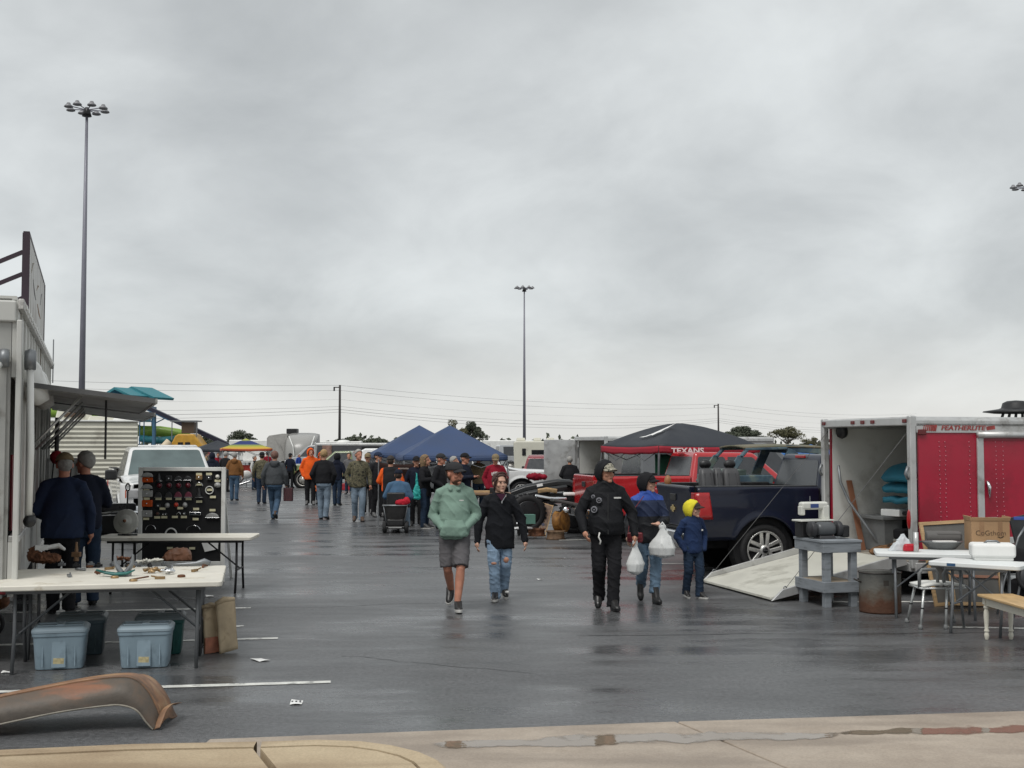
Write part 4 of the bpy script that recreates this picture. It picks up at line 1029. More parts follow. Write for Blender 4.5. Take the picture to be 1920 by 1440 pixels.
# ramp
rl = 2.05
ang = math.atan2(FZ0 - 0.05, rl)
q = MB(); q.prism([(-0.07, FZ0 - 0.02), (-rl, 0.02), (-rl, 0.055), (-0.07, FZ0 + 0.03)], -h + 0.10, h - 0.10, 'Y'); rmp = q.build('ramp', mat('ramp_skin', (0.60, 0.59, 0.52), 0.5, 0.1, 0.08, 1.5, dirt=(0.36, 0.35, 0.30), ds=1.5, dk=0.42), ft, bevel=0.006)
for s_ in (-1, 1):
    y = s_ * (h - 0.07)
    q = MB(); q.add([(-0.08, y - 0.02, FZ0 - 0.03), (-rl, y - 0.02, 0.012), (-rl + 0.16, y - 0.02, 0.155), (-0.10, y - 0.02, FZ0 + 0.13), (-0.08, y + 0.02, FZ0 - 0.03), (-rl, y + 0.02, 0.012), (-rl + 0.16, y + 0.02, 0.155), (-0.10, y + 0.02, FZ0 + 0.13)], [(0, 1, 2, 3), (7, 6, 5, 4), (0, 4, 5, 1), (1, 5, 6, 2), (2, 6, 7, 3), (3, 7, 4, 0)])
    q.build('ramp_lip', M_ALU, rmp, bevel=0.006)
    q = MB(); q.tube([(-rl + 0.2, y, 0.16), (0.02, s_ * (h - 0.10), FZ1 - 0.16)], 0.004, 6); q.build('lift_cable', mat('cable_dark', (0.09, 0.09, 0.09), 0.6), ft)
    q = MB(); q.lathe([(0.02, -0.008), (0.028, 0), (0.02, 0.008), (0.012, 0)], 12, Matrix.Translation((-rl + 0.2, y, 0.17)) @ Matrix.Rotation(R(90), 4, 'X'), True); q.build('eye_bolt', M_STEEL, rmp, smooth=True)
def FT(x, y, z): return FLOC + Matrix.Rotation(FRZ, 3, 'Z') @ Vector((x, y, z))

# things inside the trailer
M_GREYP = mat('grey_plastic', (0.15, 0.155, 0.155), 0.6, var=0.15)
cb = thing('storage_cabinet', 'dark grey cabinet standing inside the red trailer', 'cabinet', FT(0.95, 0.66, FZ0), FRZ)
q = MB(); q.box((0, 0, 0.49), (1.0, 0.70, 0.05)); q.build('top', M_GREYP, cb, bevel=0.01)
for x in (-0.42, 0.44):
    q = MB(); q.box((x if x > 0 else -0.30, 0.0, 0.235), (0.30 if x < 0 else 0.05, 0.62, 0.46)); q.build('side_panel', M_GREYP, cb, bevel=0.008)
q = MB(); q.box((0.1, 0.28, 0.235), (0.6, 0.03, 0.46)); q.build('back_panel', M_BLACK, cb)
bn = thing('storage_bin', 'grey bin full of clutter on the trailer floor', 'bin', FT(0.72, 0.12, FZ0), FRZ)
q = MB(); q.rings([(0, 0, 0, 0.15, 0.12), (0.20, 0, 0, 0.18, 0.14)], 20, True, 0.5); q.build('tub', mat('grey_tub', (0.30, 0.30, 0.28), 0.6, var=0.2), bn, bevel=0.01)
q = MB(); q.box((0, 0, 0.28), (0.34, 0.22, 0.14), rz=0.2); q.build('contents', cloth('black', (0.012, 0.012, 0.014)), bn, bevel=0.03)
q = MB(); q.box((0, -0.146, 0.10), (0.12, 0.01, 0.03)); q.build('label_holder', M_PAPER, bn)
q = MB(); q.box((0, 0, 0.17), (0.30, 0.26, 0.34), taper=0.9); q.box((0, 0, 0.37), (0.2, 0.05, 0.05))
tag(q.build('tool_case', M_BLACK, None, 0.03, loc=FT(1.05, 0.1, FZ0), rz=FRZ), 'black tool case on the trailer floor', 'case')
fc = thing('fuel_can', 'red fuel can inside the trailer by the near post', 'fuel can', FT(1.15, -0.35, FZ0 + 0.05), FRZ)
q = MB(); q.box((0, 0, 0.22), (0.32, 0.22, 0.40)); q.build('can', mat('can_red', (0.30, 0.01, 0.015), 0.4), fc, bevel=0.05)
q = MB(); q.tube([(-0.1, 0, 0.42), (-0.08, 0, 0.50), (0.08, 0, 0.50), (0.1, 0, 0.42)], 0.02, 8); q.build('handle', MATS['can_red'], fc, smooth=True)
q = MB()
q.box((0, 0, 0.05), (0.40, 0.34, 0.10), rz=0.3)
tag(q.build('paper_box', M_PAPER, None, 0.01, loc=FT(0.78, 0.40, FZ0 + 0.52), rz=FRZ), 'small white box lying on the trailer cabinet', 'box')
M_TARP = mat('blue_foam', (0.018, 0.16, 0.235), 0.7, var=0.15, vs=5, bump=0.2, bs=25)
q = MB()
for k in range(3):
    pts = []
    def fo(u, v, k=k):
        a = math.pi * 1.5 * u
        return (-0.32 + 0.62 * v, -0.25 + 0.5 * u + 0.04 * math.sin(5 * v), 0.10 + 0.15 * k - 0.10 * (v - 0.2) * (2 - k) + 0.20 * math.sin(math.pi * v) * (0.4 + 0.25 * k) + 0.03 * mnoise.noise((u * 3, v * 4, k)))
    q.grid(fo, 12, 16)
tb = q.build('foam_mat', M_TARP, None, smooth=True, solid=0.07, loc=FT(1.02, 0.25, FZ0 + 0.60), rz=FRZ + 0.15)
tb.scale = (1.3, 1.2, 1.12); tag(tb, 'folded bright blue foam mat on top of the trailer cabinet', 'foam mat')
q = MB(); q.box((0, 0, 0), (0.60, 0.4, 0.05)); tag(q.build('cushion', M_BLACK, None, 0.02, loc=FT(1.0, 0.2, FZ0 + 0.57), rz=FRZ + 0.1), 'thin black pad under the folded blue mat', 'pad')
q = MB(); q.bar((0.0, 0, 0), (-0.10, 0.34, 1.02), 0.09, 0.02); tag(q.build('wooden_plank', mat('plank_brown', (0.20, 0.085, 0.045), 0.6), None, 0.003, loc=FT(0.38, 0.73, FZ0)), 'brown plank leaning in the far corner of the trailer', 'plank')
q = MB(); q.tube([(0.55, -0.3, 0), (0.34, -0.15, 0.35), (0.12, 0.0, 0.72), (0.02, 0.08, 1.0), (0.0, 0.1, 1.25)], 0.022, 8); tag(q.build('bent_pipe', M_STEEL, None, smooth=True, loc=FT(0.12, 0.9, FZ0)), 'dark bent pipe leaning against the trailer wall', 'pipe')
q = MB()
q.ell((0, 0, 0.07), (0.30, 0.18, 0.09)); q.ell((0.2, 0.05, 0.09), (0.16, 0.14, 0.11)); q.ell((-0.2, -0.05, 0.05), (0.15, 0.1, 0.07))
rb = q.build('burlap_sack', ramp_mat('leaf_rust', [(0.35, (0.03, 0.018, 0.01)), (0.55, (0.16, 0.08, 0.035)), (0.7, (0.28, 0.16, 0.08))], 9, interp='LINEAR'), None, smooth=True, loc=FT(0.34, -0.05, FZ0), rz=FRZ)
for v in rb.data.vertices: v.co += Vector(mnoise.noise_vector(v.co * 9)) * 0.03
tag(rb, 'crumpled brown sack on the trailer floor above the ramp', 'sack')
# roof vent with black dome
rp = A(1905, 772, 17.2)
rv2 = thing('roof_vent', 'black saucer-shaped roof vent on the red trailer', 'vent', (rp.x, rp.y, FZ1 + 0.0), 0)
q = MB(); q.lathe([(0.001, 0.07), (0.30, 0.08), (0.45, 0.10), (0.44, 0.115), (0.24, 0.145), (0.20, 0.16), (0.18, 0.23), (0.12, 0.26), (0.001, 0.27)], 32); q.build('saucer', M_BLACK, rv2, smooth=True)
for k in range(6):
    q = MB(); q.bar((-0.25 + 0.1 * k, -0.1, 0), (-0.22 + 0.09 * k, -0.1, 0.09), 0.03); q.build('foot', M_BLACK, rv2)

# box trailer with open door further back
d = 37.0
bt = cargo('cargo_trailer', 'grey box trailer with an open rear door behind the red pickup', (A(1103, 835, d).x + 0.1, d + 0.4, 0), R(22), 6.0, 2.2, 0.5, 2.26, mat('grey_side', (0.215, 0.21, 0.205), 0.5, var=0.08), M_ALU, M_LIN)
q = MB(); q.box((-0.55, 1.14, 1.35), (1.0, 0.05, 1.66), rz=R(-14)); q.build('rear_door', M_ALU, bt, bevel=0.01)
q = MB(); q.box((1.0, 0.2, 1.22), (0.05, 1.7, 0.05)); q.build('shelf_bar', M_BLACK, bt)
q = MB(); q.box((1.4, 0.2, 0.8), (0.5, 1.2, 0.55)); tag(q.build('stacked_carton', M_PAPER, None, 0.01, loc=bt.location, rz=R(22)), 'pale carton inside the grey box trailer', 'carton')
# grey cargo trailer left of the navy canopies
d = 63.0
gt = cargo('cargo_trailer', 'dark grey cargo trailer with pale roof left of the navy canopies', (A(592, 835, d).x, d + 1.2, 0), R(-2), 3.9, 2.2, 0.5, 2.12, mat('dark_grey_side', (0.06, 0.06, 0.065), 0.5), M_ALU, M_DARK)
q = MB(); q.box((2.9, -1.12, 1.3), (0.9, 0.03, 1.25)); q.build('side_opening', M_DARK, gt)
q = MB(); q.box((0.62, -1.125, 1.35), (0.5, 0.03, 1.3)); q.build('poster', mat('poster', (0.22, 0.13, 0.10), 0.6, var=0.6, vs=4), gt)
q = MB(); q.ell((1.3, 0, 2.14), (0.4, 0.4, 0.16)); q.build('vent_dome', M_WHITE, gt, smooth=True)

# ------------------------------------------------------------------ canopies
M_NAVYC = mat('navy_canvas', (0.036, 0.062, 0.135), 0.75, var=0.12, vs=2, bump=0.15, bs=12)
pR = A(842, 798, 31.5)
canopy('navy blue pop-up canopy, nearer and larger of the two in the middle', (A(843, 835, 36.0).x, 36.0), R(10), 1.50, 1.70, 2.60, M_NAVYC, group='pair of navy canopies', val=0.13, sag=0.0)
canopy('navy blue pop-up canopy, farther left of the two in the middle', (A(786, 835, 39.4).x, 39.4), R(10), 1.52, 1.74, 2.66, M_NAVYC, group='pair of navy canopies', val=0.13, sag=0.0)
M_TX = mat('black_canvas', (0.022, 0.026, 0.034), 0.7, var=0.12, vs=2, bump=0.15, bs=12)
M_TXR = mat('red_canvas', (0.30, 0.01, 0.025), 0.7, var=0.12, vs=2)
txc = Vector((A(1272, 835, 28.3).x, 28.3, 0))
tx = canopy('black pop-up canopy with red edge lettered TEXANS', txc, R(24), 1.34, 1.99, 2.52, M_TX, M_TXR, 0.16, sag=-0.55)
text('lettering', 'TEXANS', 0.17, M_PAPER, tx, (-0.62, -1.34 - 0.045, 1.875), (R(90), 0, 0), 0.003, 1.35, 0.004)
# horned swoosh emblem on the roof slope
q = MB()
em = [(-0.34, -0.17), (-0.17, -0.13), (-0.06, -0.05), (0.02, 0.06), (0.12, 0.14), (0.30, 0.19), (0.22, 0.09), (0.15, 0.06), (0.17, -0.02), (0.09, -0.05), (0.06, -0.12), (-0.03, -0.10), (-0.10, -0.15), (-0.20, -0.17)]
pts = []
for (a, b_) in em:      # lies on the left roof slope (local -X side)
    v = 0.42 + b_ * 1.1; k = 1 - v; y = -0.30 * 1.34 * 0.9 - a * 1.15; X_ = -1.34 * k
    uu = (y / (1.34 * k) + 1) / 2
    pts.append((X_ - 0.012, y, 1.99 + (2.52 - 1.99) * (1 - (1 - v) ** 1.55) - (0.035 * k ** 6 + 0.045 * math.sin(math.pi * v)) * (1 - (2 * uu - 1) ** 2) + 0.055))
q.add(pts, [tuple(range(len(pts)))]); q.build('emblem', M_PAPER, tx, solid=0.004)
rain = ramp_mat('rainbow_canvas', [(0.0, (0.45, 0.09, 0.03)), (0.14, (0.55, 0.34, 0.06)), (0.34, (0.30, 0.34, 0.06)), (0.5, (0.03, 0.045, 0.15)), (0.72, (0.03, 0.045, 0.15)), (0.84, (0.35, 0.38, 0.08))], (1.80, 2.35), axis=2, interp='LINEAR')
canopy('rainbow striped canopy at the far left of the aisle', (A(461, 835, 56).x, 56), R(16), 1.12, 1.86, 2.32, rain, mat('orange_val', (0.38, 0.07, 0.03), 0.7), 0.10)
canopy('black canopy behind the rainbow striped one', (A(408, 835, 60).x, 60), R(20), 1.2, 1.82, 2.25, M_TX, None, 0.12)
canopy('small bright blue canopy far behind the navy pickup', (A(1520, 835, 60).x, 60), R(20), 1.2, 1.6, 2.05, mat('bright_blue_canvas', (0.03, 0.13, 0.36), 0.7), None, 0.12)
q = MB(); q.grid(lambda u, v: (1.0 * u, 0.02 * math.sin(9 * u), 0.9 + 0.85 * v), 12, 6)
tag(q.build('tarp_screen', mat('green_canvas', (0.01, 0.085, 0.045), 0.8, var=0.2, bump=0.2, bs=8), None, smooth=True, solid=0.01, loc=(A(1228, 835, 27.2).x, 27.2, 0.05), rz=R(-12)), 'dark green tarp hanging under the black and red canopy', 'tarp')

# ------------------------------------------------------------------ food trailer on the left
FO = Vector((-4.58, 11.10, 0)); FOZ = math.atan2(0.944, -0.33)
fd = thing('food_trailer', 'tall white food trailer with side flaps open at the left edge', 'food trailer', FO, FOZ)
LT, ZB, ZT = 9.2, 0.62, 3.36
M_FW = mat('weathered_white', (0.55, 0.55, 0.52), 0.55, var=0.08, vs=2, dirt=(0.26, 0.23, 0.19), ds=1.7, dk=0.42, stretch=(1, 1, 0.25))
M_FG = mat('weathered_grey', (0.37, 0.37, 0.35), 0.5, 0.1, 0.1, 3, dirt=(0.2, 0.19, 0.17), ds=2.5, dk=0.4)
q = MB(); q.box((0.03, 1.25, (ZB + ZT) / 2), (0.06, 2.38, ZT - ZB)); q.build('rear_wall', M_FG, fd)
q = MB(); q.box((-0.02, 1.25, ZT - 0.12), (0.05, 2.46, 0.20)); q.build('rear_header', M_FW, fd, bevel=0.02)
q = MB(); q.box((-0.015, 1.25, 2.80), (0.04, 2.38, 0.06)); q.build('rear_rail', M_FW, fd, bevel=0.01)
q = MB(); q.box((-0.01, 0.14, 1.7), (0.05, 0.10, 2.2)); q.build('rear_post', M_FG, fd, bevel=0.01)
q = MB(); q.box((0.0, -0.01, (ZB + ZT) / 2 - 0.1), (0.12, 0.05, ZT - ZB - 0.2)); q.build('corner_post', M_FW, fd, bevel=0.012)
q = MB(); q.box((LT / 2, 0.03, 2.99), (LT, 0.05, 0.72)); q.build('upper_side_wall', M_FW, fd)
q = MB(); q.box((LT / 2, 0.03, 0.86), (LT, 0.05, 0.50)); q.build('lower_side_wall', M_FW, fd)
q = MB(); q.box((LT / 2, 0.005, 1.14), (LT, 0.10, 0.06)); q.build('counter_edge', M_ALU, fd, bevel=0.01)
for k in range(14):
    x = 0.35 + k * 0.66
    q = MB(); q.box((x, -0.002, 3.0), (0.03, 0.02, 0.68)); q.build('side_rib', M_FW, fd)
q = MB(); q.box((LT / 2, -0.02, ZT - 0.05), (LT + 0.05, 0.05, 0.10)); q.build('top_rail', mat('rope_trim', (0.45, 0.44, 0.42), 0.5, var=0.5, vs=30), fd, bevel=0.01)
for k in range(24):
    q = MB(); q.box((0.3 + k * 0.37, -0.05, ZT - 0.05), (0.14, 0.02, 0.05)); q.build('trim_lamp', M_WHITE, fd, bevel=0.01)
for i, x in enumerate((0.28, 0.95, 1.65, 2.4, 3.4, 4.4, 5.4, 6.4, 7.4, 8.4)):
    q = MB(); q.box((x, 0.0, 1.88), (0.09, 0.07, 1.52)); q.build('side_post', M_FW if i % 2 else M_FG, fd, bevel=0.01)
for i, (x, w) in enumerate(((0.62, 0.5), (1.3, 0.5), (2.0, 0.6), (2.9, 0.8), (3.9, 0.8))):
    q = MB(); q.box((x, 0.06, 1.55), (w, 0.02, 0.72)); q.build('red_panel', mat('panel_red', (0.20, 0.012, 0.02), 0.5, var=0.2), fd)
q = MB(); q.box((LT / 2, 2.45, (ZB + ZT) / 2), (LT, 0.05, ZT - ZB)); q.build('far_side_wall', M_FW, fd)
q = MB(); q.box((LT / 2, 1.25, ZT), (LT, 2.46, 0.05)); q.build('roof', M_FW, fd)
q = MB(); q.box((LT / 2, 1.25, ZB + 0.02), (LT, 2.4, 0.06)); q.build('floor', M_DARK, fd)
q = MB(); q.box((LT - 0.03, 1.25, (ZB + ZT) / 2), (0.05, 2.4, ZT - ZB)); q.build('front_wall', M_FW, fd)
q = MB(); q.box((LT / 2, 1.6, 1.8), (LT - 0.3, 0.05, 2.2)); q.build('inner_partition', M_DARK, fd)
q = MB(); q.box((LT / 2, 0.9, 0.45), (LT - 1, 1.2, 0.3)); q.build('chassis', M_DARK, fd)
for ax in (5.6, 6.6):
    for s_, y in ((-1, 0.18), (1, 2.32)):
        wheel(fd, (ax, y, 0.38), 0.38, 0.24, s_, 'disc', mat('steel_rim', (0.5, 0.48, 0.44), 0.4, 0.5))
q = MB(); q.box((-0.05, 0.22, 1.31), (0.05, 0.16, 0.20)); q.build('tail_lamp', M_RED, fd, bevel=0.02)
q = MB(); q.box((-0.03, 0.5, 0.70), (0.06, 0.9, 0.12)); q.build('red_bumper', mat('panel_red', (0.2, 0.012, 0.02)), fd, bevel=0.01)
q = MB(); q.tube([(-0.10, 0.12, 2.78), (-0.30, 0.42, 2.42), (-0.34, 0.50, 2.34)], [0.035, 0.035, 0.03], 10); q.build('prop_strut', M_WHITE, fd, smooth=True)
q = MB(); q.lathe([(0.08, -0.04), (0.09, 0), (0.08, 0.04)], 14, Matrix.Translation((-0.08, 0.11, 2.80)) @ Matrix.Rotation(R(90), 4, 'X')); q.build('strut_bracket', M_STEEL, fd, smooth=True)
q = MB(); q.tube([(0.12, -0.10, 2.76), (0.13, -0.12, 1.95), (0.18, -0.11, 1.33)], 0.032, 10); q.build('support_pipe', M_WHITE, fd, smooth=True)
q = MB(); q.lathe([(0.09, -0.05), (0.11, 0), (0.09, 0.05)], 16, Matrix.Translation((0.14, -0.10, 2.80)) @ Matrix.Rotation(R(90), 4, 'X')); q.build('pipe_bracket', M_STEEL, fd, smooth=True)
q = MB(); q.ell((0.18, -0.12, 1.29), (0.08, 0.06, 0.06)); q.build('pipe_end', M_BLACK, fd, smooth=True)
for x in (0.9, 2.6):
    q = MB(); q.rings([(2.40, x, -0.14, 0.02, 0.02), (2.46, x, -0.13, 0.16, 0.12), (2.62, x, -0.09, 0.20, 0.14), (2.80, x, -0.06, 0.14, 0.10), (2.90, x, -0.03, 0.05, 0.04)], 16); q.build('vent_cowl', M_WHITE, fd, smooth=True)
# flaps
for (xa, xb, zh, zo, ln) in ((0.75, 4.95, 2.60, 2.45, 1.26), (5.1, 8.9, 2.60, 2.42, 1.45)):
    q = MB(); q.add([(xa, -0.04, zh), (xb, -0.04, zh), (xb, -ln, zo), (xa, -ln, zo)], [(0, 1, 2, 3)]); fl = q.build('awning_flap', mat('flap_skin', (0.42, 0.42, 0.40), 0.5, 0.1, 0.1, 2, dirt=(0.28, 0.27, 0.25), ds=2, dk=0.4), fd, solid=0.025)
    q = MB(); q.bar((xa, -ln - 0.01, zo), (xb, -ln - 0.01, zo), 0.03, 0.05); q.build('flap_edge', M_FG, fl)
    for xe in (xa - 0.03, xb + 0.03):
        q = MB(); q.bar((xe, -0.04, zh), (xe, -ln, zo), 0.03, 0.05); q.build('flap_edge', mat('flap_dark', (0.10, 0.10, 0.10), 0.6), fl)
    for k in range(3):
        x = xa + 0.35 + k * (xb - xa - 0.7) / 2
        q = MB(); q.tube([(x, -0.05, 1.95), (x, -0.55, zh - 0.10)], 0.013, 8); q.build('flap_strut', M_ALU, fd, smooth=True)
q = MB(); q.tube([(1.9, -0.8, 2.5), (1.9, -0.8, 1.85)], 0.012, 6); hp = q.build('hanging_rod', M_BLACK, fd)
# rooftop sign with braces
q = MB(); q.box((2.85, -0.01, 3.74), (4.1, 0.05, 0.72)); sg = q.build('sign_panel', mat('sign_face', (0.58, 0.575, 0.55), 0.55, var=0.1, vs=3, dirt=(0.30, 0.27, 0.24), ds=4, dk=0.42, stretch=(1, 1, 0.4)), fd)
for xx in (0.80, 4.90):
    q = MB(); q.box((xx, -0.01, 3.72), (0.06, 0.07, 0.78)); q.build('sign_frame', mat('sign_frame', (0.035, 0.02, 0.03), 0.5), sg)
q = MB(); q.box((2.85, -0.01, 4.115), (4.1, 0.06, 0.03)); q.build('sign_frame', MATS['sign_frame'], sg)
for (z1_, z2_, y2) in ((3.92, 3.42, 1.0), (3.70, 3.40, 0.62), (3.46, 3.38, 0.18)):
    q = MB(); q.bar((0.80, 0.02, z1_), (0.75, y2, z2_), 0.04); q.build('sign_brace', MATS['sign_frame'], fd)
# faded painting on the sign: a few brush strokes
for k, (x, z, w, a, c_) in enumerate(((1.6, 3.85, 0.5, 0.6, (0.25, 0.22, 0.16)), (2.1, 3.72, 0.7, -0.5, (0.20, 0.20, 0.20)), (2.9, 3.8, 0.6, 0.4, (0.26, 0.2, 0.14)), (3.3, 3.6, 0.9, -0.3, (0.32, 0.14, 0.06)), (3.9, 3.78, 0.5, 0.7, (0.22, 0.22, 0.22)))):
    q = MB(); q.tube([(x - w / 2, -0.037, z - 0.1 * a), (x, -0.037, z + 0.12 * a), (x + w / 2, -0.037, z + 0.18 * a)], [0.003, 0.008, 0.003], 6); q.build('painted_stroke', mat('stroke%d' % k, c_, 0.7, var=0.4, vs=12), sg)
q = MB(); q.tube([(8.6, -0.05, 3.0), (8.6, -0.05, 3.7)], 0.01, 5); q.build('whip_antenna', M_STEEL, fd)
# ================================================================== people
TMP = bpy.data.scenes.new('workbench')
def remesh(mb, name, m, parent, vox, smooth=3, wrinkle=0.0, wscale=9.0, wstretch=(1, 1, 1), keep=None, subd=False):
    me = mb.mesh(name)
    o = bpy.data.objects.new('tmp', me); TMP.collection.objects.link(o)
    md = o.modifiers.new('r', 'REMESH'); md.mode = 'VOXEL'; md.voxel_size = vox; md.use_smooth_shade = True
    if smooth:
        ms = o.modifiers.new('s', 'SMOOTH'); ms.iterations = smooth; ms.factor = 0.5
    TMP.view_layers[0].update(); dg = TMP.view_layers[0].depsgraph
    m2 = bpy.data.meshes.new_from_object(o.evaluated_get(dg))
    bpy.data.objects.remove(o); bpy.data.meshes.remove(me)
    m2.name = name
    if wrinkle:
        n = len(m2.vertices)
        co = np.empty(n * 3); m2.vertices.foreach_get('co', co); co = co.reshape(-1, 3)
        nr = np.empty(n * 3); m2.vertices.foreach_get('normal', nr); nr = nr.reshape(-1, 3)
        sx, sy, sz = (wscale * k for k in wstretch)
        d = np.array([mnoise.noise((c[0] * sx, c[1] * sy, c[2] * sz)) + 0.5 * mnoise.noise((c[0] * sx * 2.3 + 7, c[1] * sy * 2.3, c[2] * sz * 2.3)) for c in co])
        rg = np.array([1 - abs(mnoise.noise((c[0] * sx * 0.75 + 3, c[1] * sy * 0.75, c[2] * sz * 0.9 + 0.8 * c[0] * sx))) for c in co])
        d = 0.45 * d + 0.95 * np.clip(rg, 0, 1) ** 7 - 0.25
        co = co + nr * d[:, None] * wrinkle
        m2.vertices.foreach_set('co', co.ravel()); m2.update()
    m2.materials.clear(); m2.materials.append(m)
    m2.polygons.foreach_set('use_smooth', [True] * len(m2.polygons))
    return link(name, m2, parent)

def shell(c, r, axis, tmax, M, nu=22, nv=10, noise_amp=0.0, drop=None):
    """part of an ellipsoid from the pole along axis out to angle tmax (degrees): hoods, hair, caps"""
    ax = Vector(axis).normalized(); x = ax.orthogonal().normalized()
    if abs(ax.x) < 0.2: x = Vector((1, 0, 0))
    x = (x - ax * x.dot(ax)).normalized(); y = ax.cross(x)
    q = MB(); q.M = M
    def fn(u, v):
        a = 2 * math.pi * u; t_ = R(tmax) * v
        if callable(drop): t_ *= drop(a)
        d = ax * math.cos(t_) + (x * math.cos(a) + y * math.sin(a)) * math.sin(t_)
        k = 1 + noise_amp * mnoise.noise((d.x * 4, d.y * 4, d.z * 4))
        return Vector((c[0] + d.x * r[0] * k, c[1] + d.y * r[1] * k, c[2] + d.z * r[2] * k))
    q.grid(fn, nu, nv)
    return q

ARMS = {   # elbow, wrist for the left arm (x > 0); x mirrored for the right
    'down': ((0.275, 0.03, 1.16), (0.285, -0.05, 0.91)),
    'swing_f': ((0.27, 0.00, 1.17), (0.26, -0.20, 0.98)),
    'swing_b': ((0.265, 0.12, 1.18), (0.27, 0.16, 0.93)),
    'pocket': ((0.27, 0.055, 1.14), (0.135, -0.15, 0.99)),
    'pocketlow': ((0.285, 0.07, 1.15), (0.205, -0.06, 0.90)),
    'front': ((0.27, -0.04, 1.17), (0.10, -0.30, 1.20)),
    'hold': ((0.28, 0.02, 1.15), (0.20, -0.26, 1.06)),
}
def person(label, px, feet, top, face, upper, lower, shoes, skin=None, head='hair', hair=None, hat=None, hood=None, la='down', ra='down', stride=0.0, yaw=0.0, girth=1.0, belly=0.0, hem=0.86, vox=0.016, shorts=False, lean=0.0, wr=0.006, near=False, group='people in the crowd', depth=None, baggy=1.0, beard=None, longhair=False, sole=None, hat_brim=True, collar=None, boots=False, seated=False, headtilt=0.0, loc=None, H=None, hoodmat=None, hs=1.09, soft=False):
    k = (feet - 835) / CAMH if depth is None else FPX / depth
    dd = FPX / k
    if loc is None:
        base = Vector(((px - 960) / k, dd, 0))
    else: base = Vector(loc)
    if H is None: H = CAMH - (top - 835) / k
    s = H / 1.78
    skin = skin or M_SKIN
    P_ = thing('person', label, 'person', base, R(face), group, s)
    g = girth * 0.93
    # ---- joints
    st = stride
    hipz, kz, az = 0.93, 0.50, 0.085
    if seated:
        legs = {1: ((0.10, 0, 0.62), (0.14, -0.46, 0.62), (0.15, -0.50, 0.16)), -1: ((-0.10, 0, 0.62), (-0.14, -0.46, 0.62), (-0.15, -0.50, 0.16))}
        dz = -0.31
    else:
        dz = 0.0
        legs = {}
        for sd in (1, -1):
            f = st * sd            # > 0: this leg forward
            if f >= 0:
                nr_ = 1 - 0.55 * min(1, f * 1.6); legs[sd] = ((0.095 * sd, 0, hipz), ((0.065 + 0.04 * nr_) * sd, -0.22 * f - 0.02, kz + 0.01 * f), (0.10 * sd * nr_, -0.32 * f, az))
            else:
                f = -f
                nr_ = 1 - 0.45 * min(1, f * 1.6); legs[sd] = ((0.095 * sd, 0, hipz), ((0.06 + 0.04 * nr_) * sd, -0.10 * f + 0.02, kz - 0.01 * f), (0.095 * sd * nr_, 0.34 * f + 0.02, az + 0.12 * f))
    arms = {}
    for sd, nm in ((1, la), (-1, ra)):
        e_, w_ = ARMS[nm] if isinstance(nm, str) else nm
        arms[sd] = (Vector((0.170 * sd * (0.7 + 0.3 * g), 0.012, 1.405 + dz)), Vector((e_[0] * sd * (0.75 + 0.25 * g), e_[1], e_[2] + dz)), Vector((w_[0] * sd * (0.8 + 0.2 * g), w_[1], w_[2] + dz)))
    ln = lambda z: -lean * max(0, z - 0.95 - dz)          # forward lean of the trunk
    def LV(v): return Vector((v.x, v.y + ln(v.z), v.z))
    arms = {sd: tuple(LV(v) for v in a) for sd, a in arms.items()}
    # ---- head frame
    hc = Vector((0, -0.018 + ln(1.6 + dz), 1.642 + dz))
    MH = Matrix.Translation(hc) @ Matrix.Rotation(R(yaw), 4, 'Z') @ Matrix.Rotation(R(headtilt), 4, 'X') @ Matrix.Scale(hs, 4)
    # ---- body (skin), one continuous surface
    b = MB()
    b.rings([(0.84 + dz, 0, 0, 0.13, 0.09), (1.0 + dz, 0, ln(1.0 + dz), 0.135, 0.09), (1.2 + dz, 0, ln(1.2 + dz), 0.14, 0.095), (1.38 + dz, 0, ln(1.38 + dz), 0.15, 0.09), (1.46 + dz, 0, ln(1.46 + dz), 0.13, 0.07), (1.52 + dz, 0, ln(1.5 + dz), 0.06, 0.06)], 16)
    b.capsule((0, ln(1.48 + dz) + 0.015, 1.46 + dz), tuple(hc + Vector((0, 0.02, -0.05))), 0.062, 0.058)
    b.M = MH
    b.ell((0, 0.012, 0.03), (0.076, 0.097, 0.095))
    b.ell((0, -0.022, -0.042), (0.060, 0.072, 0.072))
    b.ell((0, -0.072, -0.092), (0.028, 0.024, 0.020))
    if near and soft:
        b.tube([(0, -0.084, 0.012), (0, -0.098, -0.012), (0, -0.103, -0.022), (0, -0.09, -0.03)], [0.007, 0.009, 0.012, 0.008], 8)
        b.ell((0, -0.072, 0.036), (0.05, 0.018, 0.014)); b.ell((0.036, -0.064, -0.02), (0.03, 0.024, 0.03)); b.ell((-0.036, -0.064, -0.02), (0.03, 0.024, 0.03))
        b.ell((0, -0.084, -0.056), (0.020, 0.010, 0.010))
    elif near:
        b.tube([(0, -0.088, 0.022), (0, -0.104, -0.004), (0, -0.113, -0.022), (0, -0.095, -0.032)], [0.009, 0.012, 0.016, 0.010], 8)
        b.ell((0, -0.076, 0.036), (0.052, 0.022, 0.012))
        for sd in (1, -1):
            b.ell((0.038 * sd, -0.066, -0.022), (0.024, 0.024, 0.022))
        b.ell((0, -0.088, -0.056), (0.024, 0.012, 0.011))
    else:
        b.tube([(0, -0.085, 0.03), (0, -0.115, -0.022), (0, -0.09, -0.034)], [0.012, 0.018, 0.012], 6)
    for sd in (1, -1):
        b.ell((0.078 * sd, 0.012, -0.002), (0.012, 0.020, 0.032))
    b.M = Matrix.Identity(4)
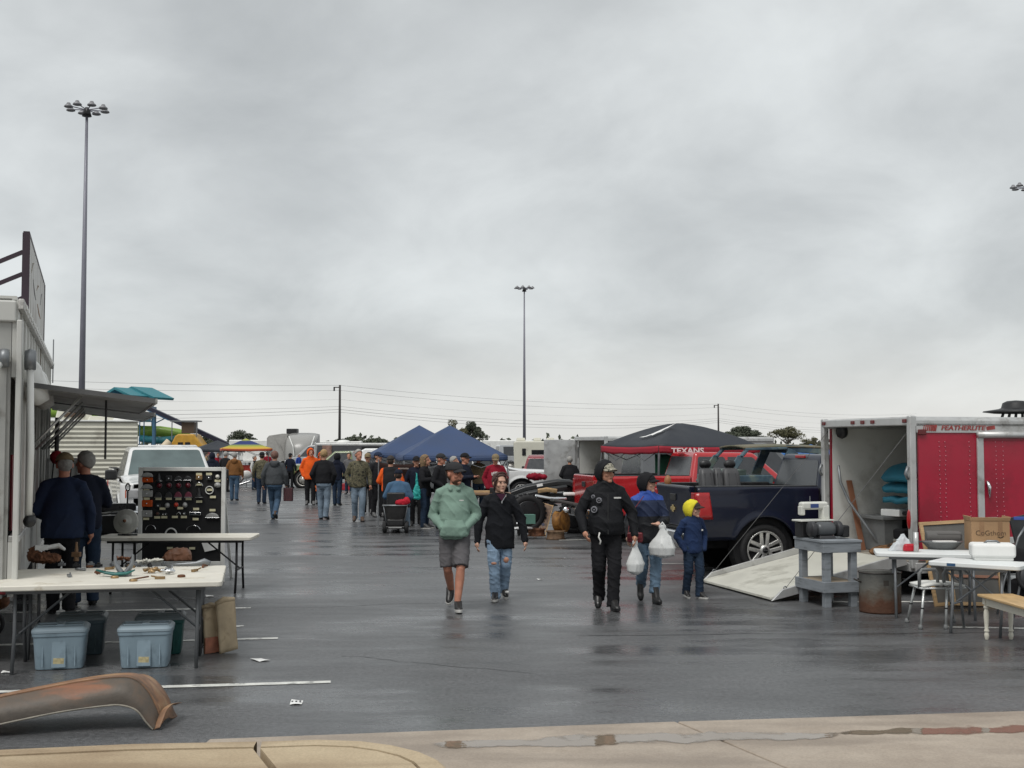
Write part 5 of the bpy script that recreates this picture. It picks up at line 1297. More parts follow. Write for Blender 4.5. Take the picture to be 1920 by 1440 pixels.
    for sd in (1, -1):
        sh, el, wr_ = arms[sd]
        b.capsule(sh, el, 0.050, 0.042); b.capsule(el, wr_, 0.042, 0.030)
        if isinstance(la if sd > 0 else ra, str) and (la if sd > 0 else ra).startswith('pocket'): nohand = True
        else: nohand = False
        d = (wr_ - el).normalized(); up = Vector((0, 0, 1)) if abs(d.z) < 0.8 else Vector((0, -1, 0))
        side = d.cross(up).normalized(); nrm = side.cross(d).normalized()
        if abs(d.z) >= 0.8: side, nrm = nrm, side
        pc = wr_ + d * 0.055
        if not nohand: b.capsule(wr_ - d * 0.01, pc, 0.028, 0.034); b.capsule(pc + side * 0.02, pc - side * 0.02, 0.024, 0.024)
        cu = -Vector((sd * 0.0, 0, 0)) + (Vector((-sd, 0, 0)) * 0.5 + nrm * 0.3)
        cu = (cu - d * cu.dot(d)); cu = cu.normalized() if cu.length > 1e-3 else nrm
        for i in range(0 if nohand else 4):
            o_ = side * (-0.030 + 0.020 * i); l1 = (0.038, 0.044, 0.042, 0.034)[i]
            p0 = pc + o_ + d * 0.025; p1 = p0 + d * l1 + cu * 0.010; p2 = p1 + d * l1 * 0.6 + cu * 0.028
            b.capsule(p0, p1, 0.0095, 0.009, 8); b.capsule(p1, p2, 0.009, 0.008, 8)
        t0 = wr_ + d * 0.03 + side * 0.028; t1 = t0 + d * 0.03 + side * 0.02 + cu * 0.012
        if not nohand: b.capsule(t0, t1, 0.012, 0.011, 8); b.capsule(t1, t1 + d * 0.028 + cu * 0.012, 0.011, 0.009, 8)
        hp, kn, an = map(Vector, legs[sd])
        b.capsule(hp, kn, 0.075, 0.055)
        mid = kn.lerp(an, 0.32) + Vector((0, 0.018, 0))
        b.capsule(kn, mid, 0.052, 0.058); b.capsule(mid, an, 0.056, 0.038)
    body = remesh(b, 'body', skin, P_, 0.0085 if near else vox * 0.8, 2)
    # ---- upper garment
    b = MB()
    z0 = hem + dz
    if seated: z0 = 0.60
    bl = belly
    R_ = [(z0, 0, -0.3 * bl, 0.185 * g * baggy, 0.132 * g * baggy + 0.3 * bl), (z0 + 0.05, 0, -0.4 * bl, 0.192 * g * baggy, 0.140 * g * baggy + 0.4 * bl), (1.05 + dz, 0, ln(1.05 + dz) - 0.6 * bl, 0.185 * g * baggy, 0.135 * g * baggy + 0.6 * bl), (1.2 + dz, 0, ln(1.2 + dz) - 0.4 * bl, 0.186 * g, 0.135 * g + 0.4 * bl), (1.31 + dz, 0, ln(1.31 + dz), 0.185 * (0.65 + 0.35 * g), 0.130 * (0.5 + 0.5 * g)), (1.39 + dz, 0, ln(1.39 + dz), 0.170 * (0.75 + 0.25 * g), 0.112), (1.45 + dz, 0, ln(1.45 + dz) + 0.01, 0.130, 0.090), (1.49 + dz, 0, ln(1.49 + dz) + 0.01, 0.092, 0.080), (1.52 + dz, 0, ln(1.52 + dz) + 0.01, 0.072, 0.072)]
    b.rings(R_, 24)
    ar = 0.7 + 0.3 * g
    for sd in (1, -1):
        sh, el, wr_ = arms[sd]
        b.capsule(sh, el, 0.076 * ar * (0.85 + 0.15 * baggy), 0.064 * ar * baggy); b.capsule(el, wr_, 0.063 * ar * baggy, 0.047 * ar)
        b.capsule(sh, LV(Vector((0.05 * sd, 0.015, 1.475 + dz))), 0.074 * ar, 0.050)
    if hood == 'down':
        b.M = Matrix.Identity(4)
        b.capsule(LV(Vector((-0.07, 0.095, 1.48 + dz))), LV(Vector((0.07, 0.095, 1.48 + dz))), 0.058, 0.058)
        b.ell(LV(Vector((0, 0.115, 1.44 + dz))), (0.10, 0.055, 0.09))
        b.capsule(LV(Vector((-0.085, 0.05, 1.50 + dz))), LV(Vector((-0.045, -0.085, 1.455 + dz))), 0.035, 0.024)
        b.capsule(LV(Vector((0.085, 0.05, 1.50 + dz))), LV(Vector((0.045, -0.085, 1.455 + dz))), 0.035, 0.024)
    elif hood == 'up':
        b.rings([(1.42 + dz, 0, ln(1.42 + dz) + 0.01, 0.165, 0.115), (1.48 + dz, 0, ln(1.48 + dz) + 0.015, 0.125, 0.112), (1.545 + dz, 0, ln(1.54 + dz) + 0.012, 0.102, 0.104), (1.58 + dz, 0, ln(1.55 + dz) + 0.03, 0.09, 0.085)], 18)
    up_o = remesh(b, 'upper_garment', upper, P_, 0.0095 if near else vox, 3, wr, 5.5, (1, 1, 1.25))
    # ---- trousers or shorts
    b = MB()
    if not seated:
        b.rings([(0.78, 0, 0, 0.12 * g, 0.10), (0.86, 0, 0, 0.172 * g, 0.122 * g), (0.98, 0, 0, 0.168 * g, 0.118 * g), (1.06, 0, 0, 0.16 * g, 0.11 * g)], 20)
    else:
        b.rings([(0.56, 0, 0, 0.17 * g, 0.13 * g), (0.72, 0, 0, 0.17 * g, 0.13 * g)], 20)
    lg = 0.84 + 0.2 * g; bt_ = min(baggy, 1.04)
    for sd in (1, -1):
        hp, kn, an = map(Vector, legs[sd])
        if shorts:
            kk = kn.lerp(hp, 0.06)
            b.tube([hp + Vector((0, 0, 0.02)), hp.lerp(kn, 0.5), kk], [0.100 * lg, 0.096 * lg, 0.092 * lg], 16)
        else:
            b.capsule(hp, kn, 0.096 * lg, 0.078 * lg * bt_); 
            b.tube([kn + Vector((0, 0, 0.02)), kn.lerp(an, 0.5) + Vector((0, 0.01, 0)), an + Vector((0, 0.005, -0.052 if not boots else 0.05))], [0.076 * lg * bt_, 0.071 * lg * bt_, 0.066 * lg * bt_], 16)
    remesh(b, 'trousers' if not shorts else 'shorts', lower, P_, 0.0095 if near else vox, 2, wr * 0.8, 9, (1, 1, 1.6))
    # ---- shoes
    sole = sole or M_BLACK
    for sd in (1, -1):
        hp, kn, an = map(Vector, legs[sd])
        pit = 0.0
        if not seated and stride * sd < 0: pit = 0.45 * min(1, abs(stride) * 1.6)
        if not seated and stride * sd > 0: pit = -0.12 * abs(stride)
        Ms = Matrix.Translation(an + Vector((0.012 * sd, -0.02, 0))) @ Matrix.Rotation(R(8 * sd), 4, 'Z') @ Matrix.Rotation(pit, 4, 'X')
        q = MB(); q.M = Ms
        hh = 0.14 if boots else 0.045
        q.rings([(-0.075, 0, -0.055, 0.042, 0.130), (-0.045, 0, -0.055, 0.047, 0.134), (-0.018, 0, -0.03, 0.045, 0.105), (0.012, 0, -0.008, 0.047, 0.074), (hh, 0, 0.012, 0.050, 0.058)], 18, True, 0.85)
        so_ = q.build('shoe', shoes, P_, smooth=True)
        q = MB(); q.M = Ms
        q.rings([(-0.085, 0, -0.057, 0.043, 0.134), (-0.050 if near else -0.058, 0, -0.057, 0.0495, 0.139)], 18, True, 0.85); q.build('sole', sole, so_, bevel=0.003)
    # ---- head wear, hair
    hair = hair or mat('hair_brown', (0.035, 0.022, 0.015), 0.75, var=0.3, vs=20, bump=0.4, bs=70)
    th = 0.012
    if hood == 'up':
        sh_ = shell((0, 0.016, 0.008), (0.098, 0.126, 0.136), (0, 0.90, 0.30), 116, MH, 30, 14, 0.10)
        sh_.build('hood', hoodmat or upper, P_, smooth=True, solid=0.014)
    if head != 'bald' and not (hood == 'up' and hat):
        dr = lambda a: 1.0
        sh_ = shell((0, 0.016, 0.034), (0.083, 0.105, 0.103), (0, 0.72, 0.70), 98 if hood != 'up' else 80, MH, 24, 10, 0.10)
        if not hat: sh_.build('hair', hair, P_, smooth=True, solid=0.012)
        else:
            shell((0, 0.016, 0.02), (0.079, 0.099, 0.094), (0, 0.96, -0.28), 62, MH, 24, 10, 0.08).build('hair', hair, P_, smooth=True, solid=0.01)
    if longhair:
        q = MB(); q.M = MH
        q.rings([(-0.20, 0, 0.05, 0.06, 0.035), (-0.14, 0, 0.055, 0.095, 0.06), (-0.04, 0, 0.045, 0.10, 0.085), (0.05, 0, 0.035, 0.092, 0.09), (0.12, 0, 0.025, 0.06, 0.07)], 20)
        lh = remesh(q, 'long_hair', hair, P_, 0.012, 2, 0.012, 22, (1, 1, 0.25))
    if beard:
        shell((0, -0.022, -0.044), (0.062, 0.074, 0.075), (0, -0.40, -0.92), 62, MH, 20, 8, 0.05).build('beard', beard, P_, smooth=True, solid=0.004)
    if hat:
        big = 0.014 if hood == 'up' and False else 0.0
        shell((0, 0.008, 0.048), (0.089, 0.112, 0.092), (0, 0, 1), 92, MH, 28, 9, 0.03).build('cap', hat, P_, smooth=True, solid=0.008) if hood != 'up' else None
        if hat_brim:
            q = MB(); q.M = MH
            def br(u, v):
                a = R(-62 + 124 * u); rr = 0.098 + 0.078 * v * math.cos(a * 0.9) ** 0.6
                return (math.sin(a) * (0.086 + 0.004 * v) , -math.cos(a) * rr - 0.004, 0.060 - 0.022 * v - 0.030 * math.sin(a) ** 2)
            q.grid(br, 14, 4); q.build('cap_brim', hat, P_, smooth=True, solid=0.006)
            if hood == 'up':
                shell((0, -0.004, 0.040), (0.084, 0.106, 0.086), (0, -0.75, 0.66), 62, MH, 22, 7).build('cap', hat, P_, smooth=True, solid=0.006)
    if near:
        for sd in (1, -1):
            q = MB(); q.M = MH
            q.ell((0.031 * sd, -0.0865, 0.012), (0.0135, 0.006, 0.0065), 10, 6); q.build('eye', mat('eye', (0.03, 0.02, 0.016), 0.2), P_, smooth=True)
            q = MB(); q.M = MH
            q.tube([(0.014 * sd, -0.098, 0.030), (0.032 * sd, -0.097, 0.034), (0.050 * sd, -0.083, 0.028)], [0.002, 0.0035, 0.002], 6); q.build('eyebrow', hair, P_, smooth=True)
        q = MB(); q.M = MH
        q.ell((0, -0.0965, -0.057), (0.019, 0.005, 0.0045), 12, 6); q.build('mouth', mat('lips', (0.30, 0.10, 0.085), 0.5), P_, smooth=True)
    return P_

# fabrics
C_NAVY = cloth('navy', (0.018, 0.028, 0.060)); C_BLACK = cloth('black', (0.012, 0.012, 0.014)); C_DKNAVY = cloth('dark_navy', (0.009, 0.012, 0.024))
C_JEAN = mat('denim', (0.055, 0.095, 0.15), 0.9, var=0.35, vs=5, bump=0.4, bs=50, spec=0.2); C_LJEAN = mat('denim_light', (0.17, 0.22, 0.275), 0.9, var=0.35, vs=5, bump=0.4, bs=50, spec=0.2)
C_DJEAN = mat('denim_dark', (0.020, 0.034, 0.060), 0.9, var=0.3, vs=5, bump=0.4, bs=50, spec=0.2)
C_BROWN = cloth('duck_brown', (0.19, 0.085, 0.028)); C_GREY = cloth('grey', (0.065, 0.07, 0.075)); C_MGREY = cloth('mid_grey', (0.115, 0.112, 0.115))
C_ORANGE = cloth('orange', (0.72, 0.10, 0.012)); C_GREEN = cloth('sage', (0.185, 0.275, 0.225)); C_RED = cloth('crimson', (0.22, 0.008, 0.022))
C_BLUE = cloth('chambray', (0.06, 0.12, 0.20)); C_KHAKI = cloth('khaki', (0.22, 0.17, 0.10)); C_YELLOW = cloth('yellow', (0.72, 0.62, 0.04)); C_PURPLE = cloth('slate_purple', (0.055, 0.06, 0.12)); C_DGREY = cloth('charcoal', (0.03, 0.03, 0.032))
CAMO = ramp_mat('camouflage', [(0.0, (0.035, 0.032, 0.024)), (0.42, (0.09, 0.085, 0.05)), (0.5, (0.15, 0.13, 0.085)), (0.57, (0.05, 0.055, 0.03)), (0.64, (0.12, 0.10, 0.065))], 16, detail=4)
CAMOW = ramp_mat('pale_camouflage', [(0.0, (0.07, 0.07, 0.055)), (0.42, (0.30, 0.28, 0.22)), (0.55, (0.42, 0.40, 0.33)), (0.62, (0.12, 0.10, 0.08))], 40, detail=3)
H_GREY = mat('hair_grey', (0.30, 0.29, 0.27), 0.75, var=0.25, vs=20, bump=0.3, bs=70); H_BLOND = mat('hair_blond', (0.34, 0.22, 0.10), 0.7, var=0.3, vs=20, bump=0.3, bs=70); H_DBLOND = mat('hair_dark_blond', (0.17, 0.11, 0.055), 0.7, var=0.4, vs=20, bump=0.4, bs=70)
H_BROWN = mat('hair_brown', (0.035, 0.022, 0.015), 0.75, var=0.3, vs=20, bump=0.4, bs=70)
S_BLACK = mat('shoe_black', (0.014, 0.013, 0.013), 0.4, var=0.2); S_BROWN = mat('shoe_brown', (0.07, 0.04, 0.025), 0.6, var=0.2); S_WHITE = mat('shoe_white', (0.62, 0.61, 0.58), 0.5, var=0.1); S_GREY = mat('shoe_grey', (0.10, 0.10, 0.10), 0.6, var=0.2)

# ---- the five walking towards the camera
FG = 'people walking in the foreground'
man = person('bearded person in sage green hoodie, grey shorts and dark cap', 853, 1139, 868, 0, C_GREEN, cloth('shorts_grey', (0.105, 0.10, 0.105)), S_BLACK, M_SKIN3, hat=C_DGREY, hood='down', la='pocket', ra='pocket', stride=0.8, yaw=46, girth=1.08, belly=0.05, hem=0.86, shorts=True, near=True, wr=0.011, group=FG, beard=mat('beard', (0.10, 0.045, 0.025), 0.8, var=0.3, vs=30), sole=S_WHITE)
q = MB(); q.M = Matrix.Translation((0, -0.170, 1.01)); q.rings([(-0.12, 0, 0.0, 0.165, 0.045), (-0.10, 0, 0, 0.175, 0.055), (0.0, 0, 0.0, 0.155, 0.060), (0.08, 0, 0.02, 0.11, 0.040)], 20, True, 0.8)
remesh(q, 'pouch_pocket', C_GREEN, man, 0.010, 2, 0.006, 12)
q = MB(); q.box((0.09, -0.166, 1.33), (0.05, 0.006, 0.012)); q.build('chest_emblem', S_WHITE, man)
girl = person('person in oversized black pullover and ripped light jeans', 937, 1122, 888, 4, cloth('fleece_black', (0.010, 0.011, 0.014), bump=0.6), mat('denim_pale', (0.22, 0.31, 0.42), 0.9, var=0.35, vs=5, bump=0.4, bs=50), S_BLACK, M_SKIN2, hair=mat('hair_auburn', (0.060, 0.028, 0.022), 0.7, var=0.3, vs=20, bump=0.3, bs=60), la=((0.315, 0.03, 1.13), (0.36, -0.03, 0.84)), ra=((0.305, 0.02, 1.12), (0.325, -0.06, 0.83)), stride=-0.45, yaw=22, girth=1.0, hs=1.15, soft=True, hem=0.73, near=True, wr=0.014, group=FG, baggy=1.18, sole=S_WHITE)
q = MB(); q.add([(-0.06, -0.135, 1.50), (0.075, -0.135, 1.50), (0.02, -0.150, 1.40)], [(0, 1, 2)]); q.build('collar_insert', cloth('plum', (0.05, 0.012, 0.03)), girl, solid=0.02)
q = MB(); q.bar((0.085, -0.150, 1.49), (0.024, -0.162, 1.395), 0.010); q.build('zip', M_CHROME, girl)
q = MB(); q.box((0.022, -0.166, 1.385), (0.016, 0.008, 0.03)); q.build('zip_pull', M_CHROME, girl)
q = MB(); q.ell((-0.090, -0.176, 0.53), (0.045, 0.035, 0.028)); q.build('knee_rip', M_SKIN, girl, smooth=True)
q = MB(); q.ell((0.088, -0.078, 0.57), (0.045, 0.04, 0.05)); q.build('knee_rip', M_SKIN, girl, smooth=True)
q = MB(); q.M = Matrix.Translation((0, -0.018, 1.642)) @ Matrix.Rotation(R(22), 4, 'Z') @ Matrix.Scale(1.15, 4)
q.ell((0, 0.115, 0.0), (0.05, 0.045, 0.055))
for sd in (-1, 1):
    q.tube([(0.062 * sd, -0.062, 0.075), (0.080 * sd, -0.045, 0.03), (0.083 * sd, -0.02, -0.03), (0.072 * sd, 0.0, -0.09)], [0.016, 0.018, 0.016, 0.008], 8)
q.tube([(0.07 * math.cos(a * 0.5 - 0.2) * 1.12, -0.05 + 0.02 * math.sin(a * 0.5), 0.085 + 0.05 * math.sin(a * 0.5)) for a in range(7)], 0.012, 8)
remesh(q, 'tied_hair', mat('hair_auburn', (0.06, 0.028, 0.022)), girl, 0.008, 1, 0.006, 30)
for sd in (-1, 1):
    q = MB(); q.ell((0.105 * sd, -0.13 if sd < 0 else -0.02, 0.06 if sd < 0 else 0.11), (0.03, 0.05, 0.02)); q.build('shoe_laces', S_WHITE, girl, smooth=True)
guard = person('large person in black padded jacket with round patches, hood up', 1135, 1138, 865, 3, cloth('padded_black', (0.0085, 0.009, 0.011), 0.75, bump=0.5), cloth('work_black', (0.011, 0.011, 0.013)), S_BLACK, M_SKIN, hat=CAMOW, hood='up', la=((0.315, 0.02, 1.16), (0.335, -0.06, 0.90)), ra=((0.31, 0.0, 1.17), (0.27, -0.13, 0.95)), stride=0.45, yaw=32, girth=1.16, belly=0.06, hem=0.90, near=True, wr=0.013, group=FG, baggy=1.10)
for (x, z, r, nm) in ((-0.105, 1.315, 0.034, 'round_patch'), (-0.165, 1.205, 0.040, 'round_patch'), (-0.175, 1.36, 0.022, 'small_patch')):
    ry = 0.19
    q = MB(); q.M = Matrix.Translation((x, -0.178 if r > 0.03 else -0.165, z)) @ Matrix.Rotation(R(-22), 4, 'Z') @ Matrix.Rotation(R(90), 4, 'X'); q.lathe([(0.001, 0.006), (r * 0.96, 0.006), (r, 0.0), (r, -0.02)], 20); pt = q.build(nm, mat('patch', (0.20, 0.20, 0.22), 0.7, var=0.6, vs=60), guard)
    q = MB(); q.M = Matrix.Translation((x, -0.185 if r > 0.03 else -0.172, z)) @ Matrix.Rotation(R(-22), 4, 'Z') @ Matrix.Rotation(R(90), 4, 'X'); q.lathe([(r * 0.62, -0.006), (r * 0.62, 0.003), (r * 0.3, 0.003), (r * 0.3, -0.006)], 18, None, True); q.build('patch_ring', C_BLACK, pt)
q = MB(); q.box((0.12, -0.175, 1.345), (0.09, 0.008, 0.018), rz=R(14)); q.build('name_strip', S_WHITE, guard)
q = MB(); q.box((0, -0.215, 1.15), (0.014, 0.012, 0.48)); q.build('zip', M_BLACK, guard)
q = MB(); q.tube([(-0.10, -0.20, 0.93), (-0.115, -0.215, 0.88), (-0.09, -0.215, 0.83), (-0.10, -0.215, 0.79)], 0.010, 6); q.build('key_clip', S_WHITE, guard, smooth=True)
wj = ramp_mat('colour_block_jacket', [(0.0, (0.010, 0.011, 0.014)), (0.45, (0.018, 0.028, 0.065)), (0.74, (0.035, 0.085, 0.36))], (0.85, 1.62), axis=2, rough=0.6)
woman = person('person in blue and black padded jacket with hood and cap, carrying bags', 1213, 1125, 888, 6, wj, mat('denim_mid', (0.13, 0.20, 0.28), 0.9, var=0.35, vs=5, bump=0.4, bs=50), S_BLACK, M_SKIN2, hat=C_BLACK, hood='up', la=((0.26, -0.02, 1.14), (0.115, -0.22, 1.10)), ra=((0.27, 0.0, 1.14), (0.30, -0.10, 0.92)), stride=0.6, yaw=52, girth=1.0, hem=0.82, near=True, wr=0.014, group=FG, boots=True, baggy=1.08, hoodmat=C_BLACK)
boy = person('child in navy hoodie with bright yellow hood and brown cap', 1297, 1119, 941, 22, cloth('navy_fleece', (0.016, 0.032, 0.085), bump=0.5), C_DJEAN, S_BLACK, M_SKIN2, hat=cloth('brown_cap', (0.05, 0.035, 0.03)), hood='up', la='pocketlow', ra='pocketlow', stride=0.30, yaw=34, girth=0.98, hs=1.28, soft=True, hem=0.84, near=True, wr=0.012, group=FG, baggy=1.08, sole=S_WHITE, hoodmat=C_YELLOW)
boy.scale = (boy.scale[0] * 1.05, boy.scale[1] * 1.05, boy.scale[2])
q = MB(); q.box((0.10, -0.163, 1.27), (0.03, 0.006, 0.03)); q.build('chest_emblem', S_WHITE, boy)

# ---- browsing at the food trailer
BR = 'people browsing at the left tables'
person('person in navy jacket and khaki cap bending over at the food trailer', 122, 0, 0, 195, C_NAVY, C_BLACK, S_BLACK, M_SKIN3, hair=H_GREY, hat=C_KHAKI, la='hold', ra='down', stride=0.15, yaw=10, girth=1.30, lean=0.16, hem=0.84, wr=0.012, group=BR, loc=(A(120, 835, 14.4).x, 14.4, 0), H=1.90, vox=0.013, headtilt=12)
person('grey-haired person in dark jacket and jeans beside the food trailer', 163, 0, 0, 215, C_DKNAVY, C_DJEAN, S_BLACK, M_SKIN3, hair=H_GREY, la='front', ra='front', stride=0.1, yaw=30, girth=1.10, lean=0.05, hem=0.88, wr=0.01, group=BR, loc=(A(162, 835, 15.2).x, 15.2, 0), H=1.92, vox=0.014)

# ---- the crowd down the aisle
CR = [
 ('person in tan work jacket and jeans walking away', 441, 938, 848, 182, C_BROWN, C_JEAN, S_BLACK, dict(hair=H_GREY, hood='down', girth=1.22, stride=0.12, hem=0.92)),
 ('person in camouflage jacket half hidden behind the grey hoodie', 492, 944, 848, 186, CAMO, C_DJEAN, S_BROWN, dict(hat=C_BLACK, girth=1.08, stride=-0.2)),
 ('person in grey hoodie and jeans striding away down the aisle', 516, 973, 846, 184, C_GREY, C_JEAN, S_BROWN, dict(hood='down', girth=1.32, stride=0.75, hair=mat('hair_stubble', (0.16, 0.08, 0.06), 0.8), vox=0.013, hem=0.90)),
 ('person in bright orange hooded coat with the hood up', 583, 946, 841, 8, C_ORANGE, C_BLACK, S_GREY, dict(hood='up', girth=1.22, stride=0.1, la='pocket', ra='pocketlow', hem=0.80, yaw=20, skin=M_SKIN3)),
 ('second person in orange mostly hidden behind the blond one', 603, 944, 848, 5, C_ORANGE, C_DJEAN, S_GREY, dict(hood='up', girth=1.1, skin=M_SKIN3)),
 ('blond person in black sweatshirt and pale jeans seen from behind', 608, 973, 843, 176, C_BLACK, C_LJEAN, S_BROWN, dict(hair=H_BLOND, girth=1.24, stride=0.25, la='pocketlow', ra='pocketlow', hem=0.92, vox=0.013)),
 ('dark hooded person right of the blond one', 633, 947, 850, 170, C_DKNAVY, C_DJEAN, S_GREY, dict(hood='up', hoodmat=C_BLACK, girth=1.05, stride=0.15)),
 ('person in camouflage field jacket and pale jeans walking to camera', 673, 977, 843, 10, CAMO, C_LJEAN, S_BROWN, dict(hair=H_GREY, girth=1.14, stride=0.3, la='down', ra='pocketlow', hem=0.84, yaw=25, skin=M_SKIN3, vox=0.013)),
 ('person with a pale cap glimpsed behind the camouflage jacket', 690, 962, 850, 0, C_GREY, C_BLACK, S_GREY, dict(hat=C_KHAKI, girth=1.1)),
 ('person in navy cap and black clothes left of the scooter', 709, 969, 848, 40, C_BLACK, C_BLACK, S_GREY, dict(hat=C_NAVY, girth=1.18, yaw=20, stride=0.2)),
 ('person in black jacket with orange sleeves behind the scooter', 733, 988, 855, 178, ramp_mat('orange_black_jacket', [(0.0, (0.72, 0.10, 0.012)), (0.24, (0.012, 0.012, 0.014)), (0.76, (0.72, 0.10, 0.012))], (-0.36, 0.36), axis=0), C_BLACK, S_BLACK, dict(hat=mat('hat_brown', (0.03, 0.022, 0.018), 0.8), girth=1.3, la='hold', ra='hold', hem=0.9)),
 ('person in dark cap behind the brown banner', 781, 984, 856, 10, C_DKNAVY, C_BLACK, S_BLACK, dict(hat=C_BLACK, girth=1.0)),
 ('person with long blond hair in black coat carrying a turquoise bag', 797, 990, 853, 75, C_BLACK, C_DJEAN, mat('shoe_two_tone', (0.05, 0.05, 0.05), 0.5), dict(hair=H_DBLOND, longhair=True, girth=1.04, la='front', ra='front', hem=0.78, sole=S_WHITE, vox=0.013, yaw=8)),
 ('person in black sweater and cap right of the blond-haired one', 826, 990, 851, 70, C_BLACK, C_DJEAN, S_BLACK, dict(hat=C_DGREY, hair=H_GREY, girth=1.20, la='pocket', ra='pocket', vox=0.014, skin=M_SKIN3)),
 ('person in dark cap at the parts table behind the green hoodie', 871, 984, 850, 60, C_DKNAVY, C_BLACK, S_BLACK, dict(hat=C_BLACK, hair=H_GREY, girth=1.15, la='front', ra='front', skin=M_SKIN3)),
 ('person in crimson sweatshirt with white lettering and a pale cap', 929, 978, 852, 5, C_RED, C_BLACK, S_BLACK, dict(hat=C_KHAKI, girth=1.26, la='hold', ra='pocketlow', vox=0.013, headtilt=16, skin=M_SKIN3)),
 ('person in slate blue coat and black cap facing right', 1033, 948, 852, 100, C_PURPLE, C_BLACK, S_BLACK, dict(hat=C_BLACK, girth=1.18, la='hold', ra='hold', lean=0.05)),
 ('balding person in black jacket seen from behind at the black parts', 1068, 955, 856, 180, C_BLACK, C_BLACK, S_BLACK, dict(hair=H_GREY, girth=1.38, la='hold', ra='hold')),
 ('person in navy jacket bending behind the green hoodie', 846, 975, 856, 80, C_MGREY, C_DJEAN, S_GREY, dict(hair=H_GREY, girth=1.15, la='front', ra='front', lean=0.12)),
 ('person in tan coat glimpsed right of the green hoodie', 897, 958, 852, 20, C_KHAKI, C_DJEAN, S_BROWN, dict(hat=C_DGREY, girth=1.1)),
 ('person in grey sweatshirt far behind the camouflage field jacket', 655, 926, 849, 0, C_MGREY, C_DJEAN, S_GREY, dict(hair=H_BROWN)),
 ('person in dark coat far behind the orange hooded coat', 545, 915, 850, 170, C_DKNAVY, C_BLACK, S_BLACK, dict(hat=C_BLACK)),
 ('person in red jacket far down the aisle under the black canopy', 410, 908, 849, 10, C_RED, C_BLACK, S_BLACK, dict(hair=H_BROWN, vox=0.02)),
 ('dark hooded person just right of the display board', 399, 935, 849, 180, C_DKNAVY, C_BLACK, S_BLACK, dict(hood='up', girth=1.15)),
 ('person in black under the rainbow canopy', 424, 922, 847, 160, C_BLACK, C_BLACK, S_BLACK, dict(hair=H_GREY, girth=1.15)),
 ('person in dark vest and white sleeves under the rainbow canopy', 478, 918, 854, 70, ramp_mat('vest_white', [(0.0, (0.5, 0.5, 0.48)), (0.28, (0.012, 0.012, 0.014)), (0.72, (0.5, 0.5, 0.48))], (-0.36, 0.36), axis=0), C_DJEAN, S_BLACK, dict(hair=H_GREY)),
 ('person in bright blue jacket beyond the green pickup', 561, 893, 851, 60, cloth('royal', (0.02, 0.05, 0.24)), C_DJEAN, S_BLACK, dict(hair=H_GREY, girth=1.1)),
 ('small far person under the black canopy at left', 388, 905, 848, 90, C_KHAKI, C_BLACK, S_BLACK, dict(hair=H_BROWN, vox=0.02)),
 ('small far person in red at the stall by the rainbow canopy', 502, 903, 847, 200, C_RED, C_DJEAN, S_BLACK, dict(hat=C_BLACK, vox=0.02)),
]
crowd = {}
for (lb, px, fy, tp, fc, up, lo, sh, kw) in CR:
    kw = dict(kw); kw.setdefault('vox', 0.017)
    crowd[px] = person(lb, px, fy, tp, fc, up, lo, sh, group='people in the crowd', **kw)
for k_ in range(6):
    q = MB(); q.box((-0.10 + 0.04 * k_, -0.166, 1.30 - 0.004 * (k_ - 2.5) ** 2), (0.032, 0.012, 0.06)); q.build('chest_letter', S_WHITE, crowd[929], bevel=0.006)
q = MB(); q.box((0, -0.168, 1.235), (0.22, 0.010, 0.016)); q.build('chest_strip', S_WHITE, crowd[929])
# ================================================================== stalls on the left
def folding_table(label, c, rz, ln, dp, z, m_top, leg_m, group, corner_r=0.05):
    t = thing('folding_table', label, 'table', (c[0], c[1], 0), rz, group)
    q = MB(); poly = []
    for (sx, sy, a0) in ((1, -1, -90), (1, 1, 0), (-1, 1, 90), (-1, -1, 180)):
        for i in range(5):
            a = R(a0 + 90 * i / 4); poly.append((sx * (ln / 2 - corner_r) + corner_r * math.cos(a), sy * (dp / 2 - corner_r) + corner_r * math.sin(a)))
    q.prism(poly, z - 0.05, z, 'Z'); q.build('table_top', m_top, t, bevel=0.012, seg=3)
    for sx in (-1, 1):
        x = sx * (ln / 2 - 0.22)
        for sy in (-1, 1):
            q = MB(); q.tube([(x, sy * (dp / 2 - 0.14), z - 0.05), (x, sy * (dp / 2 - 0.14), z * 0.45), (x + 0.0, sy * (dp / 2 - 0.05), 0.0)], 0.0165, 8); q.build('leg', leg_m, t, smooth=True)
        q = MB(); q.tube([(x, -dp / 2 + 0.13, 0.30), (x, dp / 2 - 0.13, 0.30)], 0.013, 8); q.build('leg_rail', leg_m, t)
        q = MB(); q.tube([(x, 0, 0.31), (x - sx * 0.48, 0, z - 0.06)], 0.011, 8); q.build('brace', leg_m, t)
    for sy in (-1, 1):
        q = MB(); q.box((0, sy * (dp / 2 - 0.10), z - 0.068), (ln - 0.3, 0.025, 0.03)); q.build('frame_rail', leg_m, t)
    return t
M_LEG = mat('powder_grey', (0.10, 0.105, 0.11), 0.45, 0.3, 0.1)
M_TABLE = mat('old_table_top', (0.68, 0.65, 0.57), 0.6, var=0.06, vs=3, dirt=(0.44, 0.38, 0.28), ds=3.5, dk=0.36, bump=0.05, bs=60)
RT = R(12)
TZ = 0.775
t1c = Vector((-3.67, 11.06, 0)); t2c = t1c + Vector((-math.sin(RT), math.cos(RT), 0)) * 0.75
folding_table('dirty white folding table nearest the camera, bins beneath it', t1c, RT, 2.0, 0.74, TZ, M_TABLE, M_LEG, 'folding tables on the left')
folding_table('white folding table pushed against the back of the nearest one', t2c, RT, 2.0, 0.74, TZ, M_TABLE, M_LEG, 'folding tables on the left')
